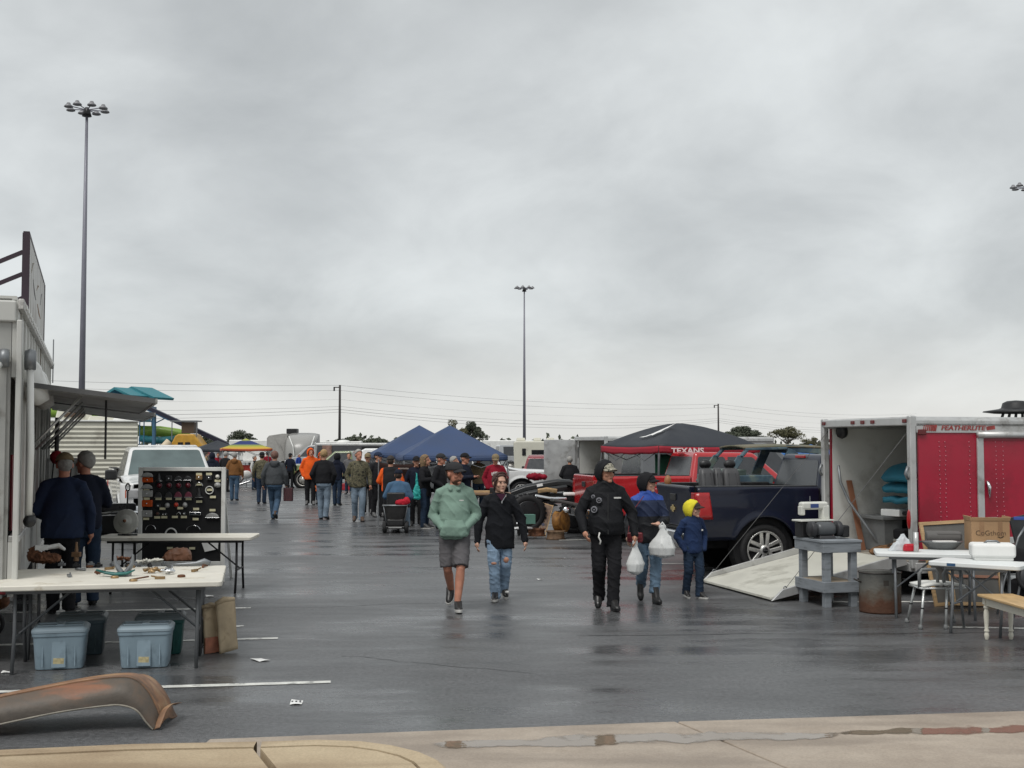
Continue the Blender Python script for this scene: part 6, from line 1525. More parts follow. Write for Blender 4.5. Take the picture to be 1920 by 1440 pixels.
t3c = Vector((A(334, 1000, 16.6).x, 16.65, 0))
folding_table('white folding table in front of the black display board', t3c, R(3), 2.10, 0.76, 0.76, M_TABLE, M_BLACK, 'folding tables on the left')
def on_t(px, py, z=TZ): return G(px, py, z)

M_RUSTB = ramp_mat('rusty_brown', [(0.3, (0.05, 0.022, 0.012)), (0.5, (0.13, 0.055, 0.028)), (0.68, (0.24, 0.11, 0.06))], 14, 0.75, 6, interp='LINEAR', bump=0.6)
M_TEALP = mat('teal_paint', (0.015, 0.11, 0.10), 0.4, var=0.3, vs=10)
M_BRASS = mat('dull_brass', (0.30, 0.20, 0.10), 0.45, 0.6, 0.3, 12)
def lumpy(name, label, cat, loc, blobs, m, amp=0.015, group=None, vox=0.008):
    q = MB()
    for (c, r) in blobs: q.ell(c, r)
    o = remesh(q, name, m, None, vox, 1, amp, 28); o.location = loc
    return tag(o, label, cat, group)
tg = 'small things on the nearest tables'
p = on_t(80, 1056); lumpy('rusty_casting', 'dark rusty casting at the left end of the table', 'car part', p, [((0, 0, 0.06), (0.13, 0.07, 0.06)), ((-0.10, 0, 0.09), (0.06, 0.05, 0.08)), ((0.10, 0.02, 0.05), (0.07, 0.06, 0.05))], M_RUSTB, 0.02, tg)
q = MB(); q.box((0, 0, 0.02), (0.13, 0.09, 0.05), rz=0.3); q.tube([(0.06, 0, 0.02), (0.16, 0.05, 0.035), (0.24, 0.0, 0.0)], [0.025, 0.03, 0.015], 8); tag(q.build('white_bracket', M_WHITE, None, 0.008, loc=p + Vector((-0.02, 0.02, 0.14))), 'white painted bracket on top of the rusty casting', 'car part', tg)
p = on_t(332, 1050)
q = MB(); q.rings([(0, 0, 0, 0.15, 0.09), (0.03, 0, 0, 0.155, 0.09), (0.09, 0.01, 0, 0.13, 0.075), (0.12, 0.02, 0, 0.08, 0.05), (0.13, 0.02, 0, 0.02, 0.015)], 20, True, 0.7)
o = remesh(q, 'leather_pouch', mat('brown_leather', (0.15, 0.062, 0.03), 0.6, var=0.25, vs=9, bump=0.2, bs=40), None, 0.009, 1, 0.012, 16); o.location = p; tag(o, 'brown leather pouch lying on the back table', 'pouch', tg)
p = on_t(232, 1080)
q = MB()
for s_ in (-1, 1):
    q.tube([(0.02 * s_, 0, 0.03), (0.05 * s_, 0, 0.07), (0.08 * s_, 0, 0.12), (0.085 * s_, 0.0, 0.20)], [0.028, 0.026, 0.02, 0.012], 8)
q.box((0, 0, 0.02), (0.12, 0.10, 0.04)); o = q.build('forked_bracket', M_STEEL, None, 0.006, loc=p); tag(o, 'upright grey forked bracket on the nearest table', 'car part', tg)
q = MB(); q.tube([(-0.19, -0.02, 0.05), (-0.10, -0.03, 0.025), (0.0, -0.04, 0.012), (0.1, -0.03, 0.02), (0.17, -0.02, 0.05)], [0.015, 0.03, 0.035, 0.03, 0.012], 8, flat=0.5); tag(q.build('teal_bracket', M_TEALP, None, smooth=True, loc=p + Vector((-0.05, -0.03, 0.012))), 'curved teal painted bracket in front of the grey fork', 'car part', tg)
for i, (px, py, lb) in enumerate(((285, 1075, 'heap of brass and chrome fittings in the middle of the table'), (313, 1077, 'small heap of chrome clips right of the brass fittings'), (270, 1058, 'pale heap of trim clips near the back edge'), (228, 1052, 'jumble of copper-coloured fittings behind the grey fork'), (185, 1078, 'two small round knobs left of the teal bracket'), (290, 1056, 'row of pale fittings left of the leather pouch'))):
    p = on_t(px, py); rnd = random.Random(i + 5); bl = []
    for k in range(9 if i != 4 else 3):
        bl.append(((rnd.uniform(-0.07, 0.07), rnd.uniform(-0.05, 0.05), 0.02 + rnd.random() * 0.02), (rnd.uniform(0.012, 0.035), rnd.uniform(0.012, 0.03), rnd.uniform(0.01, 0.025))))
    lumpy('metal_fittings', lb, 'fittings', p, bl, (M_BRASS, M_CHROME, M_CREAM, mat('copper', (0.30, 0.13, 0.07), 0.5, 0.4), M_RUSTB, M_CREAM)[i], 0.012, tg, 0.006)
for i in range(9):
    p = on_t(116 + i * 23 + (i % 3) * 4, 1061 + (i % 2) * 2)
    q = MB(); q.box((0, 0, 0.014), (0.07, 0.035, 0.028), rz=0.3 * i); q.box((0.0, 0, 0.034), (0.03, 0.03, 0.02), rz=0.5 * i)
    tag(q.build('trim_clip', M_BLACK if i % 2 else M_STEEL, None, 0.004, loc=p), 'small dark trim clip, number %s from the left in the row along the back table' % ('one two three four five six seven eight nine'.split()[i]), 'trim clip', tg)
for i, (px, py, k_) in enumerate(((150, 1070, 0), (168, 1064, 1), (205, 1068, 2), (215, 1084, 1), (245, 1064, 0), (300, 1086, 2), (318, 1066, 0), (340, 1082, 1), (365, 1072, 2), (250, 1090, 1), (130, 1082, 2), (385, 1064, 0))):
    rnd = random.Random(40 + i); q = MB()
    if k_ == 0: q.tube([(-0.07, 0, 0.012), (0.0, 0.02, 0.02), (0.06, 0, 0.012)], [0.012, 0.016, 0.008], 8)
    elif k_ == 1: q.lathe([(0.012, 0.0), (0.035, 0.0), (0.038, 0.012), (0.03, 0.022), (0.014, 0.022)], 14, None, True)
    else: q.box((0, 0, 0.014), (0.09, 0.03, 0.024), rz=rnd.random()); q.tube([(0.03, 0, 0.02), (0.08, 0.02, 0.03)], 0.008, 6)
    tag(q.build(('steel_pin', 'ring_washer', 'latch_piece')[k_], (M_STEEL, M_BRASS, M_RUSTB)[(i + k_) % 3], None, 0.002, loc=on_t(px, py), rz=rnd.random() * 6), ('small metal pin', 'flat round ring', 'small latch piece')[k_] + ' on the near table, ' + ('first second third fourth fifth sixth seventh eighth ninth tenth eleventh twelfth'.split()[sorted((150, 168, 205, 215, 245, 300, 318, 340, 365, 250, 130, 385)).index(px)]) + ' of the loose bits from the left', 'car part', tg)
p = on_t(345, 1062)
q = MB(); q.tube([(-0.22, 0, 0.02), (-0.05, 0, 0.02), (0.12, 0.0, 0.03), (0.2, 0.02, 0.05), (0.26, 0.03, 0.03)], [0.012, 0.014, 0.02, 0.03, 0.02], 8); tag(q.build('grey_lever', M_STEEL, None, smooth=True, loc=p), 'long grey lever at the right end of the back table', 'car part', tg)
p = on_t(262, 1088)
q = MB(); q.bar((-0.07, -0.03, 0.01), (0.07, 0.04, 0.03), 0.03, 0.012); tag(q.build('flat_wrench', M_RUSTB, None, 0.003, loc=p), 'flat rusty bar near the front edge of the table', 'tool', tg)
p = on_t(143, 1052)
q = MB(); q.tube([(0, 0, 0), (0, 0, 0.10), (0.0, 0, 0.20)], [0.03, 0.02, 0.012], 8); q.box((0, 0, 0.07), (0.09, 0.05, 0.05)); tag(q.build('brass_tap', mat('old_brass', (0.22, 0.13, 0.07), 0.5, 0.4), None, 0.004, loc=p), 'upright brass tap behind the trim clips', 'tap', tg)

# spotlight-like drum plate on the rear table
p = G(236, 1004, 0.76)
dk = thing('wheel_drum', 'round pale metal drum plate with a dark rod on the rear table', 'car part', p, 0)
q = MB(); q.lathe([(0.001, 0.07), (0.035, 0.065), (0.05, 0.05), (0.085, 0.055), (0.10, 0.03), (0.125, 0.042), (0.14, 0.02), (0.165, 0.03), (0.175, 0.0), (0.165, -0.03), (0.001, -0.03)], 30, Matrix.Translation((0, 0, 0.19)) @ Matrix.Rotation(R(78), 4, 'X')); q.build('plate', mat('dull_plate', (0.36, 0.36, 0.33), 0.5, 0.3, 0.2, 9), dk, smooth=True)
q = MB(); q.lathe([(0.001, 0.09), (0.02, 0.085), (0.025, 0.06)], 12, Matrix.Translation((0, 0, 0.19)) @ Matrix.Rotation(R(78), 4, 'X')); q.build('hub', M_RUSTB, dk, smooth=True)
q = MB(); q.tube([(0, 0.04, 0.33), (0, 0.05, 0.60)], 0.012, 8); q.lathe([(0.030, -0.008), (0.038, 0), (0.030, 0.008), (0.022, 0)], 14, Matrix.Translation((0, 0.05, 0.66)) @ Matrix.Rotation(R(90), 4, 'X') @ Matrix.Scale(1.6, 4, (0, 1, 0)), True); q.build('rod', M_BLACK, dk, smooth=True)
q = MB(); q.tube([(-0.10, -0.02, 0.012), (0.0, -0.06, 0.012), (0.17, -0.04, 0.015)], 0.013, 8); q.build('base_bar', M_BLACK, dk, smooth=True)

# display board with lamps
bd_d = 17.75
bl_ = A(261, 876, bd_d); br_ = A(424, 876, bd_d)
BW = br_.x - bl_.x; BZ1 = bl_.z; BZ0 = 0.24
bd = thing('display_board', 'black display board in a white frame hung with old lamps', 'display board', ((bl_.x + br_.x) / 2, bd_d, 0), 0)
q = MB(); q.box((0, 0.01, (BZ0 + BZ1) / 2), (BW - 0.06, 0.02, BZ1 - BZ0 - 0.06)); q.build('panel', mat('black_felt', (0.010, 0.010, 0.011), 0.9, var=0.3, vs=5), bd)
for s_ in (-1, 1):
    q = MB(); q.box((s_ * (BW / 2 - 0.03), -0.01, (BZ0 + BZ1) / 2), (0.06, 0.05, BZ1 - BZ0)); q.build('frame_stile', M_WHITE, bd, bevel=0.006)
    q = MB(); q.bar((s_ * (BW / 2 - 0.03), 0.03, 1.3), (s_ * (BW / 2 - 0.03), 0.55, 0.0), 0.04); q.build('rear_leg', M_WHITE, bd)
    q = MB(); q.box((s_ * (BW / 2 - 0.03), 0.0, BZ0 / 2), (0.05, 0.04, BZ0)); q.build('foot', M_WHITE, bd)
for z in (BZ0 + 0.03, BZ1 - 0.028):
    q = MB(); q.box((0, -0.01, z), (BW - 0.122, 0.048, 0.056)); q.build('frame_rail', M_WHITE, bd, bevel=0.006)
# board coordinates: the zoomed view ran 255..430 x 870..1060 px over 1326 x 1440
def BP(zx, zy):
    px = 255 + zx * 175 / 1326; py = 870 + zy * 190 / 1440
    p = A(px, py, bd_d - 0.005); return p.x - bd.location.x, p.z
M_TAG = mat('price_tag', (0.66, 0.62, 0.42), 0.8, var=0.1)
for (zx, zy) in ((155, 193), (152, 365), (155, 492), (148, 778), (322, 495), (470, 492), (606, 495), (750, 495), (380, 634), (632, 627), (305, 758), (405, 755), (555, 752), (683, 752), (898, 287), (1048, 365), (1095, 468), (900, 533), (857, 638), (850, 782), (1090, 655), (898, 143), (1040, 140), (1162, 238), (485, 1195), (800, 1197)):
    x, z = BP(zx, zy); q = MB(); q.box((x, -0.016, z), (0.086, 0.004, 0.034)); q.build('price_tag', M_TAG, bd)
LG = 'lamps and trim on the display board'
M_CLR = mat('clear_lens', (0.34, 0.34, 0.33), 0.2, var=0.15, vs=20); M_AMB = mat('amber_lens', (0.50, 0.075, 0.012), 0.2, var=0.1); M_RUBY = mat('ruby_lens', (0.10, 0.006, 0.014), 0.18, var=0.1); M_MAUVE = mat('mauve_lens', (0.14, 0.035, 0.055), 0.25); M_SMOKE = mat('smoke_lens', (0.035, 0.036, 0.038), 0.3)
def lens(kind, zx, zy, wpx, hpx, m, label, name='lamp_lens'):
    x, z = BP(zx, zy); s_ = 175 / 1326 * bd_d / FPX; w, h = wpx * s_ / 2, hpx * s_ / 2
    base = Vector((bd.location.x + x, bd_d - 0.004, z))
    t = thing(name, label, 'lamp lens' if name == 'lamp_lens' else name.replace('_', ' '), base, 0, LG)
    Mx = Matrix.Rotation(R(90), 4, 'X')
    if kind == 'rect':
        q = MB(); q.box((0, -0.015, 0), (2 * w, 0.03, 2 * h)); q.build('lens', m, t, bevel=0.010, seg=3)
        q = MB(); q.lathe([(0.001, 0.012), (0.01, 0.008), (0.012, 0)], 10, Matrix.Translation((0, -0.03, 0)) @ Mx); q.build('screw', M_CHROME, t)
    elif kind == 'round':
        q = MB(); q.lathe([(0.001, 0.045), (0.5 * w, 0.04), (0.85 * w, 0.025), (w, 0.008), (w, 0)], 18, Mx @ Matrix.Scale(h / w, 4, (0, 1, 0))); q.build('lens', m, t, smooth=True)
        q = MB(); q.lathe([(w * 0.98, -0.002), (w * 1.08, 0.004), (w * 0.98, 0.012)], 18, Mx @ Matrix.Scale(h / w, 4, (0, 1, 0))); q.build('bezel', M_STEEL, t, smooth=True)
    elif kind == 'dome':      # half-moon cap
        q = MB(); pts = [(w * math.cos(R(a)), -h + 2 * h * math.sin(R(a))) for a in range(0, 181, 15)]
        q.prism(pts, -0.035, -0.003, 'Y'); q.build('lens', m, t, bevel=0.008)
        q = MB(); q.box((0, -0.02, -h), (2.1 * w, 0.04, 0.010)); q.build('base_strip', M_CHROME if m in (M_CLR, M_SMOKE) else M_STEEL, t, bevel=0.003)
    elif kind == 'ring':
        q = MB(); q.lathe([(0.80 * w, 0), (0.80 * w, 0.02), (0.9 * w, 0.03), (w, 0.02), (w, 0)], 26, Mx @ Matrix.Scale(h / w, 4, (0, 1, 0)), True); q.build('ring', m, t, smooth=True)
    elif kind == 'arch':
        q = MB(); q.tube([(w * math.cos(R(a)), -0.02, -h + 2 * h * math.sin(R(a))) for a in range(0, 181, 12)], 0.006, 6); q.build('arch', m, t, smooth=True)
    elif kind == 'horn':
        q = MB(); q.rings([(-h, 0, -0.03, w, 0.03), (-h * 0.75, 0, -0.03, w * 0.85, 0.03), (-h * 0.6, 0, -0.03, w * 0.5, 0.026), (0.1 * h, 0, -0.03, w * 0.42, 0.024), (0.6 * h, 0, -0.03, w * 0.22, 0.02), (h, 0, -0.03, 0.006, 0.006)], 16); q.build('horn_body', m, t, smooth=True)
        q = MB(); q.rings([(-h * 1.04, 0, -0.03, w * 1.05, 0.034), (-h * 0.96, 0, -0.03, w * 1.05, 0.034)], 16); q.build('foot_rim', M_CHROME, t)
    return t
lens('dome', 165, 150, 165, 60, M_CLR, 'clear arched lens at the top left of the board')
lens('rect', 165, 225, 160, 70, M_AMB, 'orange lens, upper of the two in the left column')
lens('dome', 160, 318, 160, 62, M_CLR, 'clear arched lens under the upper orange one')
lens('rect', 158, 420, 165, 95, M_CLR, 'clear rectangular lens in the middle of the left column')
lens('rect', 158, 560, 160, 95, M_AMB, 'orange lens, lower of the two in the left column')
lens('rect', 152, 705, 165, 95, M_CLR, 'clear rectangular lens at the foot of the left column')
lens('horn', 335, 185, 100, 110, M_SMOKE, 'dark pointed lamp left in the top row', 'pointed_lamp')
lens('rect', 470, 205, 90, 80, M_SMOKE, 'dark square lamp second in the top row')
lens('dome', 608, 200, 110, 60, M_SMOKE, 'dark lamp with chrome visor, left of the visored pair')
lens('dome', 742, 200, 110, 60, M_SMOKE, 'dark lamp with chrome visor, right of the visored pair')
for i, zx in enumerate((332, 470, 606, 742)):
    lens('round', zx, 305, 78, 78, M_RUBY, 'ruby round lens, %s of four in the second row' % ('first', 'second', 'third', 'fourth')[i])
for i, zx in enumerate((322, 470)):
    lens('dome', zx, 435, 100, 75, M_SMOKE, 'smoked half-moon lens, %s in the third row' % ('first', 'second')[i])
for i, zx in enumerate((604, 750)):
    lens('dome', zx, 432, 105, 80, M_MAUVE, 'mauve half-moon lens, %s of the mauve pair' % ('left', 'right')[i])
lens('round', 444, 588, 74, 74, M_CLR, 'clear round lens left of the small red one')
lens('round', 572, 580, 70, 70, mat('red_lens', (0.45, 0.04, 0.02), 0.2), 'small red round lens in the fourth row')
lens('round', 697, 583, 70, 74, M_CLR, 'clear round lens right of the small red one')
lens('rect', 318, 592, 70, 50, M_SMOKE, 'small dark square lens at the left of the fourth row')
lens('round', 308, 705, 50, 40, mat('brown_lens', (0.08, 0.03, 0.02), 0.3), 'small brown lens in the fifth row')
lens('round', 390, 715, 30, 34, M_CHROME, 'small chrome bezel, left one of the fifth row')
lens('round', 428, 712, 28, 34, M_CHROME, 'small chrome bezel, second of the fifth row')
lens('arch', 610, 700, 50, 34, M_CHROME, 'little bent chrome clip in the fifth row', 'chrome_clip')
lens('round', 688, 705, 40, 40, M_CHROME, 'small chrome knob at the right of the fifth row')
lens('rect', 900, 190, 95, 70, M_BRASS, 'brass lamp housing in the upper right of the board', 'lamp_housing')
lens('rect', 1040, 195, 80, 70, M_SMOKE, 'grey lamp housing right of the brass one', 'lamp_housing')
lens('round', 1160, 180, 60, 60, M_CREAM, 'cream bulb socket in the top right corner', 'bulb_socket')
lens('round', 1160, 300, 95, 80, M_CLR, 'clear round lens at the upper right edge')
lens('arch', 900, 290, 105, 56, M_CHROME, 'small chrome arch above the black horn', 'chrome_arch')
lens('horn', 903, 405, 120, 135, M_BLACK, 'black pointed horn right of the mauve lenses', 'pointed_lamp')
lens('ring', 1046, 372, 120, 118, M_WHITE, 'white ring bezel at the right of the board', 'oval_ornament')
lens('rect', 846, 705, 165, 48, M_CHROME, 'chrome bar lamp low on the right side', 'bar_lamp')
lens('dome', 1088, 728, 190, 70, M_CLR, 'large clear lamp with chrome base low on the right', 'dome_lamp')
lens('arch', 215, 900, 140, 70, M_CHROME, 'thin chrome arch, left of three above the rear table', 'chrome_arch')
lens('ring', 500, 1010, 180, 210, M_WHITE, 'tall chrome oval bezel behind the rear table', 'oval_ornament')
lens('arch', 820, 905, 190, 66, M_CHROME, 'thin chrome arch, right of three above the rear table', 'chrome_arch')
q = MB()
x, z = BP(1080, 1160)
q.add([(x - 0.16, -0.02, z + 0.07), (x + 0.10, -0.02, z + 0.08), (x + 0.09, -0.02, z - 0.05), (x - 0.10, -0.02, z - 0.09)], [(0, 1, 2, 3)]); q.build('loose_sheet', M_PAPER, bd, solid=0.004)

# whiteboard with rails between the two browsers and the camper
p = A(118, 880, 16.8)
wb = thing('rack_panel', 'white framed rack with black rails behind the browsing people', 'rack', (p.x, p.y, 0), R(12))
q = MB(); q.box((0, 0.02, 1.55), (0.36, 0.02, 0.5)); q.build('panel', M_WHITE, wb)
for (x, z, w, h_) in ((0, 1.80, 0.42, 0.05), (-0.20, 1.55, 0.06, 0.5), (0.20, 1.55, 0.04, 0.5)):
    q = MB(); q.box((x, 0, z), (w, 0.05, h_)); q.build('frame', M_ALU, wb, bevel=0.006)
for k in range(3):
    q = MB(); q.bar((-0.15 + 0.12 * k, -0.03, 1.36), (-0.12 + 0.12 * k, -0.03, 1.76), 0.016); q.build('rail', M_BLACK, wb)
for s_ in (-1, 1):
    q = MB(); q.bar((s_ * 0.18, 0.02, 1.3), (s_ * 0.18, 0.05, 0), 0.035); q.build('leg', M_ALU, wb)
# red lantern hanging from the flap
p = A(106, 858, 15.6)
ln_ = thing('hanging_lantern', 'red lantern hanging under the food trailer flap', 'lantern', p, 0)
q = MB(); q.lathe([(0.001, 0.10), (0.05, 0.08), (0.085, 0.03), (0.08, -0.02), (0.05, -0.07), (0.001, -0.09)], 16); q.build('body', mat('lantern_red', (0.25, 0.01, 0.015), 0.35), ln_, smooth=True)
q = MB(); q.tube([(0, 0, 0.09), (0, 0, 0.52)], 0.03, 8); q.build('stem', M_BLACK, ln_)

# dark engine parts behind the rear table, beside the white pickup
p = G(215, 1030)
ep = thing('engine_block', 'black engine parts on a dark stand left of the display board', 'engine part', (A(215, 1000, 18.3).x, 18.3, 0), R(8))
q = MB(); q.box((0, 0, 0.62), (0.75, 0.5, 0.06)); q.build('stand_top', M_BLACK, ep)
for (x, y) in ((-0.33, -0.2), (0.33, -0.2), (-0.33, 0.2), (0.33, 0.2)):
    q = MB(); q.bar((x, y, 0), (x, y, 0.6), 0.04); q.build('stand_leg', M_BLACK, ep)
q = MB(); q.box((-0.05, 0, 0.80), (0.66, 0.34, 0.28)); q.build('block', M_BLACK, ep, bevel=0.03)
q = MB(); q.tube([(-0.42, -0.1, 0.97), (0.1, -0.12, 1.0), (0.45, -0.1, 0.96)], 0.035, 10); q.build('pipe', M_CHROME, ep, smooth=True)
q = MB(); q.box((0.05, 0.02, 1.05), (0.5, 0.26, 0.14), rz=0.2); q.build('cover', mat('dark_metal', (0.03, 0.03, 0.033), 0.3, 0.6), ep, bevel=0.03)
q = MB(); q.ell((-0.22, 0.1, 1.2), (0.16, 0.14, 0.10)); q.build('air_cleaner', M_ALU, ep, smooth=True)

# totes under the table
def tote(label, px, py, w, dp, h, rz, col, lidc, nm, tint, stk=False):
    p = G(px, py)
    m_ = mat('tote_' + nm, col, 0.5, var=0.10, vs=4, bump=0.05, bs=40, dirt=tuple(c * 0.72 for c in col), ds=6, dk=0.38); ml = mat('lid_' + nm, lidc, 0.5, var=0.06, vs=4)
    t = thing('storage_tote', label, 'storage tote', (p.x, p.y + dp / 2, 0), rz, 'plastic totes under the nearest table')
    q = MB()
    q.rings([(0.004, 0, 0, w * 0.44, dp * 0.44), (0.02, 0, 0, w * 0.45, dp * 0.45), (h * 0.75, 0, 0, w * 0.495, dp * 0.495), (h * 0.76, 0, 0, w * 0.515, dp * 0.515), (h * 0.84, 0, 0, w * 0.52, dp * 0.52)], 40, True, 0.22); q.build('tub', m_, t, smooth=False, bevel=0.004)
    q = MB(); q.box((0, -dp * 0.478, h * 0.38), (w * 0.27, 0.022, h * 0.66), rx=R(-4)); q.build('front_rib', m_, t, bevel=0.008)
    for s_ in (-1, 1):
        q = MB(); q.box((s_ * w * 0.30, -dp * 0.48, h * 0.35), (0.012, 0.012, h * 0.55), rx=R(-4)); q.build('side_rib', m_, t, bevel=0.004)
    q = MB()
    q.rings([(h * 0.845, 0, 0, w * 0.53, dp * 0.53), (h * 0.90, 0, 0, w * 0.53, dp * 0.53), (h * 0.935, 0, 0, w * 0.50, dp * 0.50), (h * 0.965, 0, 0, w * 0.47, dp * 0.46)], 40, True, 0.22); ld = q.build('lid', ml, t, bevel=0.006)
    for k in (-1, 1):
        q = MB(); q.box((0, k * dp * 0.2, h * 0.975), (w * 0.86, dp * 0.10, h * 0.03)); q.build('lid_rib', ml, ld, bevel=0.006)
    q = MB(); q.box((0, 0, h * 0.98), (0.06, dp * 0.5, h * 0.05)); q.build('latch', ml, ld, bevel=0.006)
    if stk:
        q = MB(); q.box((0.0, -dp * 0.478 - 0.014, h * 0.21), (w * 0.20, 0.004, 0.05), rx=R(-4), ry=R(2)); q.build('sticker', mat('old_sticker', (0.42, 0.36, 0.20), 0.8, var=0.4, vs=30), t)
    return t
tote('pale blue-grey tote with faded yellow sticker, front left under the table', 98, 1257, 0.455, 0.40, 0.39, R(15), (0.225, 0.30, 0.35), (0.27, 0.34, 0.385), 'blue_grey', 0, True)
tote('pale blue-grey tote with faded yellow sticker, front right under the table', 261, 1254, 0.455, 0.40, 0.39, R(11), (0.225, 0.30, 0.35), (0.27, 0.34, 0.385), 'blue_grey', 0, True)
tote('slate grey tote behind the front left one', 140, 1230, 0.44, 0.38, 0.39, R(15), (0.055, 0.085, 0.10), (0.13, 0.155, 0.165), 'slate', 0)
tote('dark green tote with grey lid behind the front right one', 290, 1229, 0.44, 0.38, 0.39, R(12), (0.008, 0.075, 0.068), (0.13, 0.155, 0.165), 'green', 0)

# folded tan upholstery panels leaning by the table leg
p = G(408, 1226)
M_TAN = mat('tan_vinyl', (0.42, 0.33, 0.215), 0.7, var=0.2, vs=6, bump=0.2, bs=30, dirt=(0.16, 0.11, 0.06), ds=5, dk=0.40)
tp = thing('door_panel', 'pair of worn tan door panels leaning together by the table leg', 'door panel', p, R(-8))
for (A1, B1, C1, D1) in (((0.02, 0.0, 0.0), (0.15, 0.12, 0.03), (0.095, 0.16, 0.50), (-0.035, 0.03, 0.47)), ((-0.12, -0.03, 0.0), (0.0, 0.16, 0.0), (-0.045, 0.18, 0.42), (-0.155, 0.0, 0.44))):
    A1, B1, C1, D1 = map(Vector, (A1, B1, C1, D1)); q = MB()
    q.grid(lambda u, v: A1.lerp(B1, u).lerp(D1.lerp(C1, u), v) + Vector((0, -0.03, 0.02)) * math.sin(math.pi * u) * v + Vector((0, -1, 0)) * 0.012 * mnoise.noise((u * 4, v * 4, A1.x * 9)), 8, 12); q.build('panel', M_TAN, tp, smooth=True, solid=0.03)
    q = MB(); q.tube([D1 + Vector((0, -0.01, 0)), D1.lerp(C1, 0.5) + Vector((0, -0.03, 0.025)), C1], [0.022, 0.030, 0.024], 8); q.build('rolled_edge', M_TAN, tp, smooth=True)
q = MB(); q.box((-0.065, 0.015, 0.08), (0.16, 0.02, 0.15), rz=R(57)); q.build('rusty_hem', mat('rusty_pink', (0.33, 0.13, 0.08), 0.8, var=0.3, vs=14), tp, bevel=0.004)

# rusty fender in the left foreground: an arched channel lying on the ground
def rust(name, stops, sc_, st_):
    m_ = ramp_mat(name, stops, 2.4, 0.5, 9, interp='LINEAR', bump=0.2)
    t_ = m_.node_tree; mp_ = N(t_, 'ShaderNodeMapping'); mp_.inputs['Scale'].default_value = tuple(sc_ * k for k in st_)
    n_ = [n for n in t_.nodes if n.type == 'TEX_NOISE' and abs(n.inputs['Scale'].default_value - 2.4) < 1e-3][0]; n_.inputs['Roughness'].default_value = 0.6
    c_n = [n for n in t_.nodes if n.type == 'TEX_COORD'][0]; L(t_, c_n, 'Object', mp_, 0); L(t_, mp_, 0, n_, 0)
    return m_
M_FFACE = rust('fender_face', [(0.28, (0.050, 0.043, 0.037)), (0.45, (0.095, 0.080, 0.066)), (0.55, (0.12, 0.088, 0.066)), (0.63, (0.23, 0.105, 0.06)), (0.74, (0.30, 0.17, 0.09))], 1.0, (0.6, 1.5, 2.0))
M_FTOP = rust('fender_top', [(0.30, (0.09, 0.072, 0.058)), (0.45, (0.17, 0.10, 0.062)), (0.56, (0.27, 0.145, 0.08)), (0.70, (0.34, 0.23, 0.13))], 1.2, (0.5, 2.0, 2.0))
tip = G(287, 1369)
fe = thing('car_fender', 'long rusty car fender lying on the wet asphalt in the foreground', 'car fender', tip, 0)
LIP = [(0.0, 0.0, 0.0), (-0.046, -0.005, 0.05), (-0.115, -0.01, 0.135), (-0.215, -0.02, 0.172), (-0.33, -0.04, 0.173), (-0.6, -0.10, 0.147), (-0.866, -0.17, 0.105), (-1.1, -0.24, 0.065), (-1.4, -0.32, 0.02), (-1.65, -0.40, 0.0)]
CRS = [(0.03, 0.10, 0.02), (-0.005, 0.10, 0.13), (-0.07, 0.10, 0.25), (-0.17, 0.10, 0.335), (-0.30, 0.09, 0.35), (-0.55, 0.05, 0.325), (-0.85, -0.03, 0.278), (-1.1, -0.11, 0.235), (-1.4, -0.2, 0.16), (-1.65, -0.28, 0.06)]
BCK = [(x + 0.02, y + 0.30, max(0.0, z - 0.035)) for (x, y, z) in CRS]
def spl(P, u):
    k = max(0.0, min(1.0, u)) * (len(P) - 1); i = min(int(k), len(P) - 2); f = k - i
    Q = [Vector(P[max(i - 1, 0)]), Vector(P[i]), Vector(P[i + 1]), Vector(P[min(i + 2, len(P) - 1)])]
    return 0.5 * (2 * Q[1] + (Q[2] - Q[0]) * f + (2 * Q[0] - 5 * Q[1] + 4 * Q[2] - Q[3]) * f * f + (3 * Q[1] - Q[0] - 3 * Q[2] + Q[3]) * f ** 3)
def dent(p, a=0.004): return p + Vector((0, 1, 0)) * a * mnoise.noise(p * 5)
def face(u, v):
    a, b_ = spl(LIP, u), spl(CRS, u); p = a.lerp(b_, v); n_ = math.sin(math.pi * v) * 0.035
    return dent(p + Vector((0.02, -1.0, 0.25)) * n_)
q = MB(); q.grid(face, 70, 14); q.build('fender_face', M_FFACE, fe, smooth=True, solid=0.004)
q = MB(); q.grid(lambda u, v: dent(spl(CRS, u).lerp(spl(BCK, u), v) + Vector((0, 0, 0.022 * math.sin(math.pi * min(1, v * 1.4))))), 70, 10); q.build('fender_crown', M_FTOP, fe, smooth=True, solid=0.004)
q = MB(); q.grid(lambda u, v: spl(BCK, u).lerp(spl(BCK, u) * 1.0 + Vector((0, 0.03, -0.9 * spl(BCK, u).z * 0.5)), v), 50, 4); q.build('rear_skirt', M_FTOP, fe, smooth=True, solid=0.004)
q = MB(); q.tube([spl(CRS, k / 50) + Vector((0, 0.004, 0.002)) for k in range(51)], 0.012, 8); q.build('crown_bead', M_FTOP, fe, smooth=True)
q = MB(); q.tube([spl(LIP, k / 60) + Vector((0, -0.002, 0.004)) for k in range(61)], 0.007, 8); q.build('rolled_lip', mat('pale_rust_edge', (0.22, 0.20, 0.165), 0.5, var=0.4, vs=8), fe, smooth=True)
q = MB(); q.grid(lambda u, v: (spl([(0.0, 0.0, 0.0), (0.012, 0.04, 0.05), (0.02, 0.10, 0.10), (0.03, 0.22, 0.12), (0.045, 0.40, 0.09)], u) + Vector((0.05 * v, -0.01 * v, -0.012 * v * v + 0.03 * v))), 16, 5); q.build('end_flange', M_FTOP, fe, smooth=True, solid=0.004)

